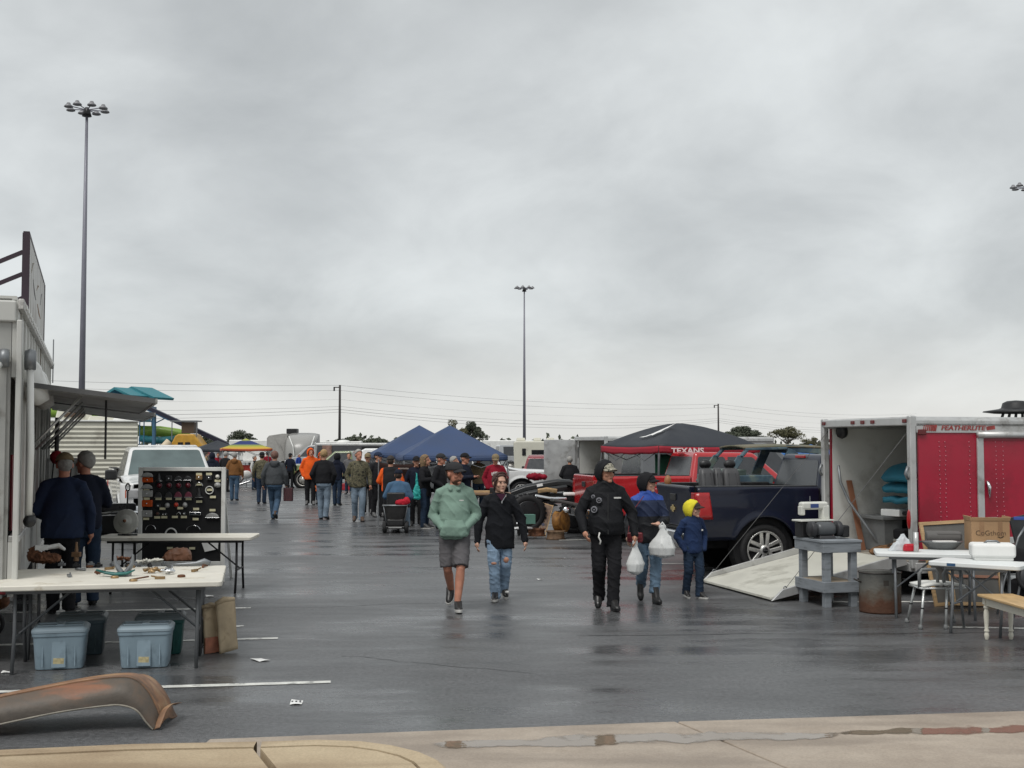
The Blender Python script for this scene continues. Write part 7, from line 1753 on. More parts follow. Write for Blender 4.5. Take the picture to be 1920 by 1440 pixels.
# litter on the asphalt
def litter(px, py, w, h_, rz, label):
    w *= 0.75; h_ *= 0.75
    p = G(px, py); q = MB(); q.grid(lambda u, v: ((u - 0.5) * w, (v - 0.5) * h_, 0.006 + 0.006 * math.sin(3 * u + 2 * v)), 4, 4)
    return tag(q.build('paper_scrap', M_PAPER, None, solid=0.002, loc=(p.x, p.y, 0), rz=rz), label, 'paper', 'paper scraps on the asphalt')
lp = litter(556, 1318, 0.12, 0.22, 0.1, 'white printed card lying nearest the sidewalk')
for k in range(3):
    q = MB(); q.box((-0.032 + 0.03 * k, 0.0, 0.0135), (0.014, 0.04, 0.001)); q.build('print', M_BLACK, lp)
litter(488, 1238, 0.15, 0.24, 0.7, 'white paper scrap right of the tan door panels')
litter(12, 1261, 0.10, 0.13, 0.2, 'white scrap at the left edge before the totes')
litter(1012, 1087, 0.10, 0.16, 0.2, 'white scrap between the black pullover and the padded jacket')
litter(393, 1118, 0.13, 0.22, 0.3, 'white scrap behind the nearest tables')

# red hand truck at the left edge
p = G(6, 1215)
ht = thing('hand_truck', 'red metal frame standing at the left edge behind the table', 'hand truck', (A(10, 1180, 12.6).x, 12.6, 0), R(20))
q = MB(); q.prism([(-0.42, 0.0), (-0.30, 0.0), (0.06, 0.44), (-0.06, 0.50), (-0.42, 0.40)], -0.03, 0.03, 'Y'); q.build('side_plate', mat('machine_red', (0.28, 0.012, 0.016), 0.35, var=0.2), ht, bevel=0.02)
q = MB(); q.lathe([(0.10, -0.05), (0.14, -0.04), (0.14, 0.04), (0.10, 0.05)], 18, Matrix.Translation((-0.15, 0.08, 0.14)) @ Matrix.Rotation(R(90), 4, 'X'), True); q.build('wheel', M_RUBBER, ht, smooth=True)
q = MB(); q.ell((-0.06, -0.05, 0.38), (0.10, 0.06, 0.08)); o = q.build('motor', M_RUSTB, ht, smooth=True)

# ================================================================== stalls on the right
M_GWOOD = mat('grey_painted_wood', (0.225, 0.245, 0.265), 0.6, var=0.14, vs=4, bump=0.2, bs=24, stretch=(1, 1, 6), dirt=(0.12, 0.13, 0.14), ds=3, dk=0.40)
c_ = G(1548, 1140)
ws = thing('work_stand', 'grey painted wooden stand with a lower shelf beside the ramp', 'work stand', c_, FRZ)
SW, SD, SH = 0.44, 0.66, 0.80
for (x, y) in ((0.04, 0.04), (SW - 0.04, 0.04), (0.04, SD - 0.04), (SW - 0.04, SD - 0.04)):
    q = MB(); q.box((x, y, SH / 2 - 0.02), (0.085, 0.085, SH - 0.04)); q.build('leg', M_GWOOD, ws, bevel=0.004)
for z in (SH - 0.06, 0.25):
    for (c2, s2) in (((SW / 2, -0.02, z), (SW + 0.08, 0.036, 0.13)), ((SW / 2, SD + 0.02, z), (SW + 0.08, 0.036, 0.13)), ((-0.02, SD / 2, z), (0.036, SD, 0.13)), ((SW + 0.02, SD / 2, z), (0.036, SD, 0.13))):
        q = MB(); q.box(c2, s2); q.build('rail', M_GWOOD, ws, bevel=0.004)
q = MB(); q.box((SW / 2, SD / 2, SH + 0.012), (SW + 0.10, SD + 0.10, 0.03)); q.build('top', M_GWOOD, ws, bevel=0.004)
q = MB(); q.box((SW / 2, SD / 2, 0.30), (SW + 0.02, SD, 0.025)); q.build('shelf', mat('worn_shelf', (0.30, 0.24, 0.17), 0.7, var=0.2), ws)
def WS(x, y, z): return c_ + Matrix.Rotation(FRZ, 3, 'Z') @ Vector((x, y, z))
# bench grinder
bg_ = thing('bench_grinder', 'grey bench grinder on the grey wooden stand', 'bench grinder', WS(0.06, 0.28, SH + 0.027), FRZ)
q = MB(); q.lathe([(0.001, -0.13), (0.07, -0.125), (0.088, -0.09), (0.088, 0.09), (0.07, 0.125), (0.001, 0.13)], 20, Matrix.Translation((0.10, 0, 0.12)) @ Matrix.Rotation(R(90), 4, 'Y')); q.build('motor', mat('grinder_grey', (0.085, 0.09, 0.095), 0.45, 0.2, 0.15), bg_, smooth=True)
for x in (-0.08, 0.28):
    q = MB(); q.lathe([(0.001, -0.03), (0.095, -0.03), (0.10, -0.02), (0.10, 0.02), (0.095, 0.03), (0.001, 0.03)], 20, Matrix.Translation((x, 0, 0.12)) @ Matrix.Rotation(R(90), 4, 'Y')); q.build('wheel_guard', mat('guard_dark', (0.03, 0.03, 0.033), 0.5), bg_, smooth=True)
q = MB(); q.box((0.1, 0, 0.02), (0.24, 0.17, 0.04), taper=0.85); q.build('base', MATS['guard_dark'], bg_, bevel=0.01)
q = MB(); q.box((0.36, -0.02, 0.09), (0.10, 0.12, 0.15)); q.build('tool_rest', M_BLACK, bg_, bevel=0.02)
# sewing machine
sm_ = thing('sewing_machine', 'old white sewing machine behind the bench grinder', 'sewing machine', WS(0.16, 0.56, SH + 0.027), FRZ + 0.1)
M_SM = mat('sewing_white', (0.60, 0.60, 0.55), 0.4, var=0.06)
q = MB(); q.box((0, 0, 0.10), (0.46, 0.18, 0.20)); q.build('base', M_BLACK, sm_, bevel=0.02)
q = MB(); q.box((-0.02, -0.02, 0.215), (0.50, 0.22, 0.022)); q.build('bed', M_SM, sm_, bevel=0.006)
q = MB(); q.box((0.16, 0, 0.31), (0.11, 0.12, 0.20)); q.build('pillar', M_SM, sm_, bevel=0.025)
q = MB(); q.box((0.0, 0, 0.40), (0.40, 0.11, 0.10)); q.build('arm', M_SM, sm_, bevel=0.03)
q = MB(); q.box((-0.18, 0, 0.34), (0.06, 0.09, 0.12)); q.build('needle_head', M_SM, sm_, bevel=0.015)
q = MB(); q.box((-0.02, -0.058, 0.40), (0.12, 0.004, 0.05)); q.build('name_plate', mat('plate_blue', (0.03, 0.06, 0.20), 0.4), sm_)
q = MB(); q.tube([(-0.05, 0, 0.45), (-0.05, 0, 0.52)], 0.006, 6); q.build('spool_pin', M_STEEL, sm_)
# rusty drum
dr_p = Vector((A(1650, 1110, 14.55).x, 14.55, 0))
M_DRUM = ramp_mat('rusty_drum', [(0.0, (0.085, 0.042, 0.026)), (0.35, (0.115, 0.055, 0.034)), (0.55, (0.15, 0.125, 0.10)), (0.75, (0.20, 0.195, 0.175)), (1.0, (0.15, 0.15, 0.14))], (-0.02, 0.46), axis=2, interp='LINEAR', rough=0.65, bump=0.5)
tt = M_DRUM.node_tree
for n in tt.nodes:
    if n.type == 'TEX_NOISE' and n.inputs['Scale'].default_value == 8: n.inputs['Detail'].default_value = 8
    if n.type == 'MATH': n.inputs[1].default_value = 0.30
for n in tt.nodes:
    if n.type == 'MAP_RANGE': n.inputs[1].default_value = 0.10; n.inputs[2].default_value = 0.62
dm_ = thing('metal_drum', 'rusty open steel pot with handles next to the grey stand', 'drum', dr_p, 0)
q = MB(); q.lathe([(0.001, 0.012), (0.235, 0.012), (0.242, 0.0), (0.244, 0.02), (0.244, 0.46), (0.250, 0.468), (0.250, 0.482), (0.238, 0.482), (0.236, 0.46), (0.234, 0.02), (0.001, 0.02)], 44); q.build('shell', M_DRUM, dm_, smooth=True)
q = MB(); q.tube([(0.250 * math.cos(a * 0.2), 0.250 * math.sin(a * 0.2), 0.478) for a in range(32)], 0.008, 6); q.build('rim', mat('dark_rim', (0.03, 0.024, 0.02), 0.6), dm_, smooth=True)
for s_ in (-1, 1):
    q = MB(); q.tube([(s_ * 0.24, -0.05, 0.36), (s_ * 0.30, -0.04, 0.39), (s_ * 0.30, 0.04, 0.39), (s_ * 0.24, 0.05, 0.36)], 0.009, 6); q.build('handle', MATS['dark_rim'], dm_, smooth=True)
q = MB(); q.box((0.0, -0.246, 0.37), (0.06, 0.006, 0.06)); q.build('patch_plate', mat('dark_patch', (0.07, 0.06, 0.05), 0.7), dm_)

# folding tables of the right stall
M_TWHITE = mat('white_table_top', (0.70, 0.72, 0.71), 0.5, var=0.05, vs=3, dirt=(0.5, 0.5, 0.46), ds=3, dk=0.34)
ta_c = G(1748, 1034, 0.755)
ta = folding_table('white folding table under the pan and cardboard box', ta_c, R(-14), 1.30, 0.62, 0.755, M_TWHITE, M_STEEL, 'folding tables on the right')
tb_c = G(1838, 1053, 0.755)
tb_ = folding_table('white folding table in front holding the white foam box', tb_c, R(-38), 0.95, 0.55, 0.755, M_TWHITE, M_STEEL, 'folding tables on the right')
q = MB(); q.box((-0.22, -0.279, 0.73), (0.09, 0.006, 0.03)); q.build('blue_tape', mat('tape_blue', (0.03, 0.09, 0.19), 0.6), tb_)
fb = thing('foam_box', 'white foam box with rounded edges on the front right table', 'foam box', G(1864, 1050, 0.755) + Vector((0, 0.05, 0.0)), R(-14))
q = MB(); q.box((0, 0, 0.105), (0.45, 0.32, 0.15)); q.build('lid', mat('foam_white', (0.74, 0.74, 0.72), 0.8, var=0.03, bump=0.1, bs=120), fb, bevel=0.035, seg=4)
q = MB(); q.box((0, 0, 0.018), (0.40, 0.27, 0.036)); q.build('base', MATS['foam_white'], fb, bevel=0.01)
q = MB(); q.tube([(-0.08, 0.0, 0.175), (-0.05, 0, 0.20), (0.05, 0, 0.20), (0.08, 0, 0.175)], 0.012, 8); q.build('handle', M_STEEL, fb, smooth=True)
cbx = thing('cardboard_box', 'brown cardboard box with black lettering on the right table', 'cardboard box', G(1868, 1036, 0.755) + Vector((0.06, 0.42, 0)), R(-6))
M_CARD = mat('cardboard', (0.36, 0.22, 0.115), 0.8, var=0.1, vs=4, bump=0.1, bs=50)
q = MB(); q.box((0, 0, 0.18), (0.44, 0.32, 0.36)); q.build('body', M_CARD, cbx, bevel=0.004)
for s_ in (-1, 1):
    q = MB(); q.box((s_ * 0.225, 0, 0.375), (0.012, 0.31, 0.05), ry=R(s_ * 12)); q.build('flap', M_CARD, cbx)
q = MB(); q.box((0, -0.168, 0.372), (0.44, 0.008, 0.04), rx=R(14)); q.build('flap', M_CARD, cbx)
for x in (-0.10, 0.11):
    q = MB(); q.box((x, -0.162, 0.26), (0.05, 0.003, 0.17)); q.build('tape_strip', mat('tape_brown', (0.27, 0.155, 0.08), 0.4), cbx)
text('lettering', 'CoGthom', 0.085, M_BLACK, cbx, (0.0, -0.1645, 0.205), (R(90), 0, 0), 0.001, 1.0, -0.002)
q = MB(); q.tube([(0.08, -0.163, 0.165), (0.11, -0.163, 0.15), (0.15, -0.163, 0.17)], 0.004, 5); q.build('logo_swash', M_BLACK, cbx)
pan = thing('roasting_pan', 'grey oval roasting pan on the right table', 'pan', G(1768, 1030, 0.755) + Vector((0, 0.03, 0)), R(-5))
q = MB(); q.rings([(0.004, 0, 0, 0.15, 0.10), (0.02, 0, 0, 0.17, 0.115), (0.085, 0, 0, 0.235, 0.16), (0.092, 0, 0, 0.25, 0.175)], 30, False); q.rings([(0.004, 0, 0, 0.15, 0.10), (0.0041, 0, 0, 0.01, 0.01)], 30, False); q.build('dish', mat('pan_grey', (0.17, 0.175, 0.175), 0.35, 0.5), pan, smooth=True, solid=0.005)
q = MB(); q.box((0.03, 0, 0.09), (0.26, 0.12, 0.02), rz=0.2); q.build('white_tray', M_WHITE, pan, bevel=0.006)
q = MB(); q.box((-0.26, 0, 0.088), (0.06, 0.10, 0.012)); q.build('handle', M_BLACK, pan, bevel=0.004)
q = MB(); q.tube([(-0.22, 0.0, 0), (-0.05, 0, 0), (0.2, 0, 0)], 0.085, 16); q.box((0.05, 0, 0), (0.32, 0.15, 0.15))
tag(q.build('rolled_cushion', mat('grey_cushion', (0.115, 0.11, 0.105), 0.8, var=0.1, bump=0.2, bs=20), None, 0.03, loc=G(1790, 1028, 0.755) + Vector((0.0, 0.36, 0.10)), rz=R(-8)), 'grey rolled cushion behind the roasting pan', 'cushion')
bgp = thing('gift_bag', 'crumpled white bag with a red packet on the right table', 'bag', G(1690, 1033, 0.755) + Vector((0.03, 0.04, 0)), 0)
q = MB(); q.add([(-0.17, -0.06, 0), (0.13, -0.06, 0), (0.13, 0.06, 0), (-0.17, 0.06, 0), (0.0, -0.01, 0.21), (0.03, 0.03, 0.20)], [(3, 2, 1, 0), (0, 1, 4), (1, 2, 5, 4), (2, 3, 5), (3, 0, 4, 5)]); o = remesh(q, 'bag_paper', mat('bag_white', (0.55, 0.58, 0.60), 0.6, var=0.1), bgp, 0.009, 1, 0.014, 14)
q = MB(); q.box((0.06, -0.11, 0.045), (0.19, 0.09, 0.09), taper=0.85); q.build('red_packet', mat('packet_red', (0.42, 0.008, 0.022), 0.4, var=0.15), bgp, bevel=0.025)
q = MB(); q.tube([(0, 0, 0), (0, 0, 0.23)], 0.028, 14); tag(q.build('metal_canister', M_ALU, None, smooth=True, loc=G(1721, 1036, 0.755) + Vector((0, 0.06, 0))), 'tall metal canister beside the red and white bag', 'canister')

# shower stool with arm loops
st_p = Vector((A(1757, 1100, 13.45).x, 13.45, 0))
ss = thing('shower_chair', 'white two-part shower seat with grey arm loops and splayed legs', 'shower chair', st_p, R(6))
M_PALE = mat('pale_plastic_seat', (0.70, 0.70, 0.66), 0.45, var=0.04)
M_GAL = mat('anodised', (0.50, 0.51, 0.50), 0.35, 0.7, 0.06)
for s_ in (-1, 1):
    q = MB(); q.grid(lambda u, v: (s_ * (0.012 + 0.23 * u), -0.17 + 0.34 * v, 0.462 + 0.012 * math.cos(3.1 * (u - 0.2))), 6, 8); q.build('seat_half', M_PALE, ss, smooth=True, solid=0.025, bevel=0)
    q = MB(); q.tube([(s_ * 0.035 if s_ > 0 else -0.25, -0.10, 0.44), (s_ * 0.03 if s_ > 0 else -0.25, -0.10, 0.58), (s_ * 0.06 if s_ > 0 else -0.22, -0.10, 0.63), (s_ * 0.21 if s_ > 0 else -0.06, -0.08, 0.63), (s_ * 0.245 if s_ > 0 else -0.03, -0.08, 0.58), (s_ * 0.25 if s_ > 0 else -0.03, -0.08, 0.44)], 0.019, 10); q.build('arm_loop', mat('grip_grey', (0.15, 0.155, 0.155), 0.6), ss, smooth=True)
q = MB(); q.tube([(-0.25, -0.16, 0.43), (0.25, -0.16, 0.43), (0.25, 0.16, 0.43), (-0.25, 0.16, 0.43), (-0.25, -0.16, 0.43)], 0.012, 8); q.build('seat_frame', M_GAL, ss, smooth=True)
for (x, y) in ((-0.22, -0.15), (0.03, -0.17), (0.22, 0.16), (-0.18, 0.16)):
    ex, ey = x * 1.38, y * 1.5
    if abs(x) < 0.1: ex = -0.03
    lg = MB(); lg.tube([(x, y, 0.44), (x + (ex - x) * 0.5, y + (ey - y) * 0.5, 0.22), (ex, ey, 0.0)], [0.015, 0.015, 0.0145], 10); lo_ = lg.build('leg', M_GAL, ss, smooth=True)
    q = MB(); q.lathe([(0.022, 0.0), (0.026, 0.01), (0.019, 0.05)], 12, Matrix.Translation((ex, ey, 0))); q.build('rubber_foot', mat('grip_grey', (0.15, 0.155, 0.155)), lo_, smooth=True)
    q = MB(); q.lathe([(0.018, -0.008), (0.018, 0.008)], 10, Matrix.Translation((x + (ex - x) * 0.5, y + (ey - y) * 0.5, 0.22))); q.build('collar', M_BLACK, lo_)

# wooden bench with turned cream legs at the right edge
la_, lb_ = G(1853, 1200), G(1893, 1198)
bn_o = (la_ + lb_) / 2
bnc = thing('wooden_bench', 'cream bench with varnished wooden top and turned legs', 'bench', bn_o, R(3))
M_CRM = mat('cream_paint', (0.64, 0.61, 0.52), 0.5, var=0.05)
def turned(x, y):
    q = MB(); q.box((x, y, 0.395), (0.055, 0.055, 0.07)); q.lathe([(0.001, 0.0), (0.016, 0.0), (0.024, 0.03), (0.026, 0.05), (0.018, 0.075), (0.026, 0.085), (0.026, 0.095), (0.018, 0.11), (0.022, 0.16), (0.027, 0.24), (0.024, 0.29), (0.017, 0.31), (0.026, 0.325), (0.026, 0.34), (0.018, 0.352), (0.024, 0.365), (0.001, 0.366)], 18, Matrix.Translation((x, y, 0)))
    return q
hb_ = (lb_ - la_).length / 2
for (x, y) in ((-hb_, 0), (hb_, 0), (-hb_, -0.95), (hb_ + 0.0, -0.95)):
    turned(x, y).build('leg', M_CRM, bnc, smooth=False, bevel=0.002)
q = MB(); q.box((0, -0.475, 0.39), (2 * hb_ + 0.03, 0.90, 0.08)); q.build('apron', M_CRM, bnc, bevel=0.004)
q = MB(); q.box((0, -0.475, 0.446), (2 * hb_ + 0.12, 1.10, 0.028)); q.build('seat', mat('bench_top', (0.52, 0.35, 0.17), 0.45, var=0.15, vs=5, stretch=(8, 1, 8)), bnc, bevel=0.008)

# leaning wooden screens behind the tables
scp = G(1815, 1136)
for (dx_, dy_, w, hgt, rz, rol, lb, bars) in ((-0.02, 0.05, 0.86, 1.06, FRZ, R(-2), 'tall pine framed screen leaning against the red trailer', True), (0.10, -0.10, 0.74, 0.66, FRZ, R(3), 'shorter pine framed screen in front of the tall one', True)):
    t = thing('framed_screen', lb, 'framed screen', scp + Vector((dx_, dy_, 0.012)), rz, 'pine screens by the red trailer')
    Mt = Matrix.Rotation(R(-14), 4, 'X') @ Matrix.Rotation(rol, 4, 'Y')
    def bx_(c2, s2, nm, m_):
        q = MB(); q.M = Mt; q.box(c2, s2); q.build(nm, m_, t, bevel=0.003)
    bx_((-w / 2 + 0.022, 0, hgt / 2), (0.044, 0.03, hgt), 'stile', M_WOOD); bx_((w / 2 - 0.022, 0, hgt / 2), (0.044, 0.03, hgt), 'stile', M_WOOD)
    bx_((0, 0, 0.022), (w - 0.09, 0.028, 0.044), 'rail', M_WOOD); bx_((0, 0, hgt - 0.022), (w - 0.09, 0.028, 0.044), 'rail', M_WOOD)
    bx_((0, 0, hgt * 0.55), (w - 0.09, 0.026, 0.035), 'rail', mat('pink_pine', (0.36, 0.18, 0.12), 0.6, var=0.15))
    bx_((0, 0.006, hgt / 2), (w - 0.09, 0.006, hgt - 0.09), 'mesh_panel', mat('screen_mesh', (0.13, 0.125, 0.115), 0.7, var=0.15, bump=0.2, bs=80))

# black folded stroller and board at the right edge
sp_ = A(1912, 1060, 14.3)
sr = thing('folded_stroller', 'black folded stroller with large wheel at the right edge', 'stroller', (sp_.x, sp_.y, 0), R(20))
q = MB(); q.lathe([(0.13, -0.02), (0.165, -0.018), (0.17, 0), (0.165, 0.018), (0.13, 0.02)], 26, Matrix.Translation((-0.02, -0.15, 0.46)) @ Matrix.Rotation(R(80), 4, 'X'), True); wl_ = q.build('wheel', M_RUBBER, sr, smooth=True)
q = MB(); q.lathe([(0.001, 0.02), (0.12, 0.012), (0.13, -0.012), (0.001, -0.02)], 20, Matrix.Translation((-0.02, -0.15, 0.46)) @ Matrix.Rotation(R(80), 4, 'X')); q.build('wheel_disc', mat('guard_dark', (0.03, 0.03, 0.033)), wl_, smooth=True)
q = MB(); q.box((0.1, 0, 0.62), (0.42, 0.3, 0.26), ry=R(18)); q.build('seat_pad', C_BLACK, sr, bevel=0.08, seg=3)
q = MB(); q.box((0.12, 0.02, 0.30), (0.36, 0.26, 0.24)); q.build('basket', C_BLACK, sr, bevel=0.06)
for y in (-0.12, 0.14):
    q = MB(); q.tube([(-0.22, y, 0.0), (-0.10, y, 0.40), (0.12, y, 0.90), (0.22, y, 1.02)], 0.014, 8); q.build('frame_tube', M_STEEL, sr, smooth=True)
q = MB(); q.tube([(-0.25, -0.12, 0.06), (0.35, -0.12, 0.03)], 0.016, 8); q.build('foot_bar', M_STEEL, sr)
q = MB(); q.box((0.06, -0.19, 0.66), (0.10, 0.03, 0.04)); q.build('buckle', M_WHITE, sr, bevel=0.008)
q = MB(); q.box((0.06, -0.20, 0.56), (0.09, 0.03, 0.035)); q.build('blue_clip', mat('clip_blue', (0.03, 0.20, 0.45), 0.4), sr, bevel=0.008)
q = MB(); q.box((0, 0, 0.42), (0.34, 0.03, 0.62), ry=R(-10), rx=R(-6))
tag(q.build('dark_board', mat('board_grey', (0.032, 0.034, 0.036), 0.7), None, 0.006, loc=(A(1928, 990, 14.7).x, 14.75, 0.42), rz=FRZ), 'dark grey board leaning above the stroller', 'board')
q = MB(); q.box((0, 0, 0), (0.16, 0.03, 0.04)); tag(q.build('blue_strap', mat('strap_blue', (0.05, 0.09, 0.35), 0.6), None, 0.006, loc=A(1913, 972, 14.6)), 'short blue strip on top of the dark board', 'strap')

# ================================================================== middle of the lot: black parts heap
hp_ = 'used car parts laid out in the middle'
def tyre_thing(label, px, py, d, r, w, tilt, yawz, m_rim, name='road_wheel', tyre=True):
    p = A(px, py, d)
    t = thing(name, label, 'wheel', p, 0, hp_)
    Mx = Matrix.Rotation(yawz, 4, 'Z') @ Matrix.Rotation(tilt, 4, 'X')
    if tyre:
        q = MB(); q.M = Mx
        q.lathe([(r * 0.62, -w / 2), (r * 0.9, -w / 2), (r * 0.98, -w * 0.38), (r, -w * 0.25), (r, w * 0.25), (r * 0.98, w * 0.38), (r * 0.9, w / 2), (r * 0.62, w / 2), (r * 0.6, 0)], 34, None, True); q.build('tyre', M_RUBBER, t, smooth=True)
        for k in range(26):
            a = 2 * math.pi * k / 26
            q = MB(); q.M = Mx @ Matrix.Rotation(a, 4, 'Z'); q.box((r * 1.005, 0, 0), (0.03, 0.05, w * 0.86)); q.build('tread_block', M_RUBBER, t)
    rr = r * 0.62 if tyre else r
    q = MB(); q.M = Mx
    q.lathe([(rr, -w / 2), (rr * 1.04, -w / 2), (rr * 0.92, -w * 0.35), (rr * 0.88, w * 0.2), (rr * 0.92, w * 0.35), (rr * 1.04, w / 2), (rr, w / 2)], 32); 
    rm = q.build('rim', m_rim, t, smooth=True, solid=0.012)
    q = MB(); q.M = Mx; q.lathe([(rr * 0.90, w * 0.12), (rr * 0.62, w * 0.10), (rr * 0.5, w * 0.25), (rr * 0.3, w * 0.26), (0.05, w * 0.24)], 28); q.build('wheel_disc', m_rim, rm, smooth=True, solid=0.012)
    for k in range(6):
        a = 2 * math.pi * k / 6
        q = MB(); q.M = Mx; q.lathe([(0.001, 0.004), (rr * 0.10, 0.004)], 10, Matrix.Translation((rr * 0.68 * math.cos(a), rr * 0.68 * math.sin(a), w * 0.135))); q.build('wheel_hole', M_DARK, rm)
    return t
M_OCHRE = ramp_mat('ochre_rust', [(0.3, (0.07, 0.032, 0.01)), (0.5, (0.22, 0.10, 0.022)), (0.7, (0.34, 0.17, 0.04))], 7, 0.6, 5, interp='LINEAR')
tyre_thing('black off-road wheel and tyre standing behind the black pullover', 987, 962, 26.6, 0.42, 0.28, R(90), R(14), mat('black_rim', (0.02, 0.02, 0.022), 0.35, 0.3))
tyre_thing('second black off-road tyre at the right of the parts heap', 1080, 968, 27.6, 0.40, 0.28, R(90), R(-30), MATS['black_rim'])
tyre_thing('ochre steel wheel rim standing on edge', 1052, 978, 25.9, 0.225, 0.18, R(84), R(58), M_OCHRE, 'road_wheel', False)
tyre_thing('brown steel wheel rim lying flat under the ochre one', 1042, 1003, 25.7, 0.20, 0.17, R(0), R(0), ramp_mat('brown_rust', [(0.3, (0.06, 0.035, 0.02)), (0.5, (0.14, 0.085, 0.05)), (0.7, (0.22, 0.15, 0.09))], 6, 0.7, 5, interp='LINEAR'), 'road_wheel', False)
tyre_thing('dark brown wheel rim lying flat under the wooden ladder sign', 1006, 998, 26.0, 0.19, 0.15, R(0), R(0), M_RUSTB, 'road_wheel', False)
# wooden ladder-like sign
lp_ = G(1012, 1006)
ls = thing('ladder_sign', 'narrow wooden framed sign leaning on the parts heap', 'sign', lp_, R(4), hp_)
Ms = Matrix.Rotation(R(-16), 4, 'X') @ Matrix.Rotation(R(16), 4, 'Y')
def lsb(c2, s2, nm, m_):
    q = MB(); q.M = Ms; q.box(c2, s2); return q.build(nm, m_, ls, bevel=0.003)
for x in (-0.11, 0.11): lsb((x, 0, 0.38), (0.022, 0.03, 0.76), 'stile', M_WOOD)
lsb((0, 0, 0.15), (0.20, 0.025, 0.025), 'rung', M_WOOD); lsb((0, 0, 0.74), (0.20, 0.025, 0.025), 'rung', M_WOOD)
lsb((0, -0.004, 0.46), (0.195, 0.012, 0.54), 'sign_face', mat('faded_sign', (0.24, 0.165, 0.12), 0.8, var=0.35, vs=18))
q = MB(); q.M = Ms; q.ell((0, -0.012, 0.28), (0.04, 0.004, 0.035)); q.build('sign_emblem', mat('faded_blue', (0.10, 0.10, 0.14), 0.8), ls)
# long black bumpers and flares
M_BLKM = mat('satin_black', (0.011, 0.012, 0.013), 0.35, var=0.2, vs=4)
def sweep(name, label, pts, w, h, m, cat='bumper', rr=0.02, grp=hp_):
    q = MB(); pts = [Vector(p) for p in pts]
    n = len(pts)
    for i in range(n):
        pass
    prof = [(-w / 2, -h / 2), (-w / 2, h * 0.25), (-w * 0.3, h / 2), (w * 0.3, h / 2), (w / 2, h * 0.2), (w / 2, -h / 2)]
    k = len(prof); vs = []; fs = []
    for i, p in enumerate(pts):
        d = (pts[min(i + 1, n - 1)] - pts[max(i - 1, 0)]).normalized(); sd = d.cross(Vector((0, 0, 1))).normalized(); up = sd.cross(d)
        for (a, b_) in prof: vs.append(p + sd * a + up * b_)
    for i in range(n - 1):
        for j in range(k): fs.append((i * k + j, i * k + (j + 1) % k, (i + 1) * k + (j + 1) % k, (i + 1) * k + j))
    fs.append(tuple(range(k - 1, -1, -1))); fs.append(tuple((n - 1) * k + j for j in range(k)))
    q.add(vs, fs)
    return tag(q.build(name, m, None, rr), label, cat, grp)
D2 = 27.0
flare = sweep('fender_flare', 'long black fender flare draped over the top of the parts heap', [A(958, 925, D2), A(985, 915, D2), A(1015, 909, D2), A(1045, 904, D2), A(1068, 905, D2), A(1085, 914, D2)], 0.30, 0.14, M_BLKM, 'fender flare')
sw = sweep('front_bumper', 'black steel bumper with a paper label in the parts heap', [A(965, 934, 26.7), A(990, 926, 26.7), A(1030, 918, 26.8), A(1062, 914, 26.9)], 0.24, 0.13, M_BLKM)
q = MB(); q.box((0, 0, 0), (0.13, 0.004, 0.06), ry=R(-12)); lbp = A(1012, 909.5, 26.55); o = q.build('paper_label', M_PAPER, sw); o.location = lbp
sweep('mud_flap', 'dark grey curved flare at the right end of the parts heap', [A(1058, 919, 27.2), A(1072, 911, 27.2), A(1086, 916, 27.3), A(1092, 926, 27.4)], 0.34, 0.16, mat('flare_grey', (0.055, 0.06, 0.065), 0.4), 'fender flare')
sweep('chrome_bumper', 'bright chrome bumper lying across the parts heap', [A(1003, 929, 26.2), A(1030, 934, 26.2), A(1062, 935, 26.3)], 0.12, 0.06, M_CHROME)
sweep('chrome_bumper', 'white bumper bar at the right of the parts heap', [A(1056, 926, 26.4), A(1075, 926, 26.4), A(1092, 926, 26.5)], 0.14, 0.07, M_WHITE)
sweep('chrome_bumper', 'low chrome bumper at the feet of the black pullover', [A(968, 981, 26.0), A(985, 980, 26.0), A(998, 981, 26.1)], 0.16, 0.05, M_CHROME)
sweep('chrome_bumper', 'lowest dull chrome strip beside the flat brown rim', [A(962, 991, 25.7), A(980, 989, 25.7), A(996, 990, 25.8)], 0.16, 0.05, M_ALU)
sweep('running_board', 'grey running board propped in front of the chrome bumper', [A(1034, 937, 25.9), A(1060, 942, 26.0), A(1085, 947, 26.1)], 0.22, 0.07, mat('board_mid', (0.06, 0.06, 0.058), 0.7), 'running board')
sweep('wooden_trim', 'wooden trim strip with two white tags in the parts heap', [A(1008, 921, 26.3), A(1025, 918, 26.3), A(1045, 921, 26.3)], 0.06, 0.10, M_BRASS, 'trim')
q = MB(); q.box((0, 0, 0.10), (0.24, 0.20, 0.20), rz=0.2); tag(q.build('green_carton', mat('green_card', (0.085, 0.19, 0.15), 0.7, var=0.1), None, 0.006, loc=A(992, 982, 25.8)), 'pale green carton leaning at the black tyre', 'carton', hp_)
q = MB(); q.lathe([(0.001, 0.03), (0.03, 0.03), (0.06, 0.02), (0.07, 0.0), (0.06, -0.03), (0.001, -0.03)], 16, Matrix.Rotation(R(80), 4, 'X')); tag(q.build('wheel_hub', M_CHROME, None, smooth=True, loc=A(1061, 956, 25.85)), 'small chrome hub on top of the ochre rim', 'hub', hp_)
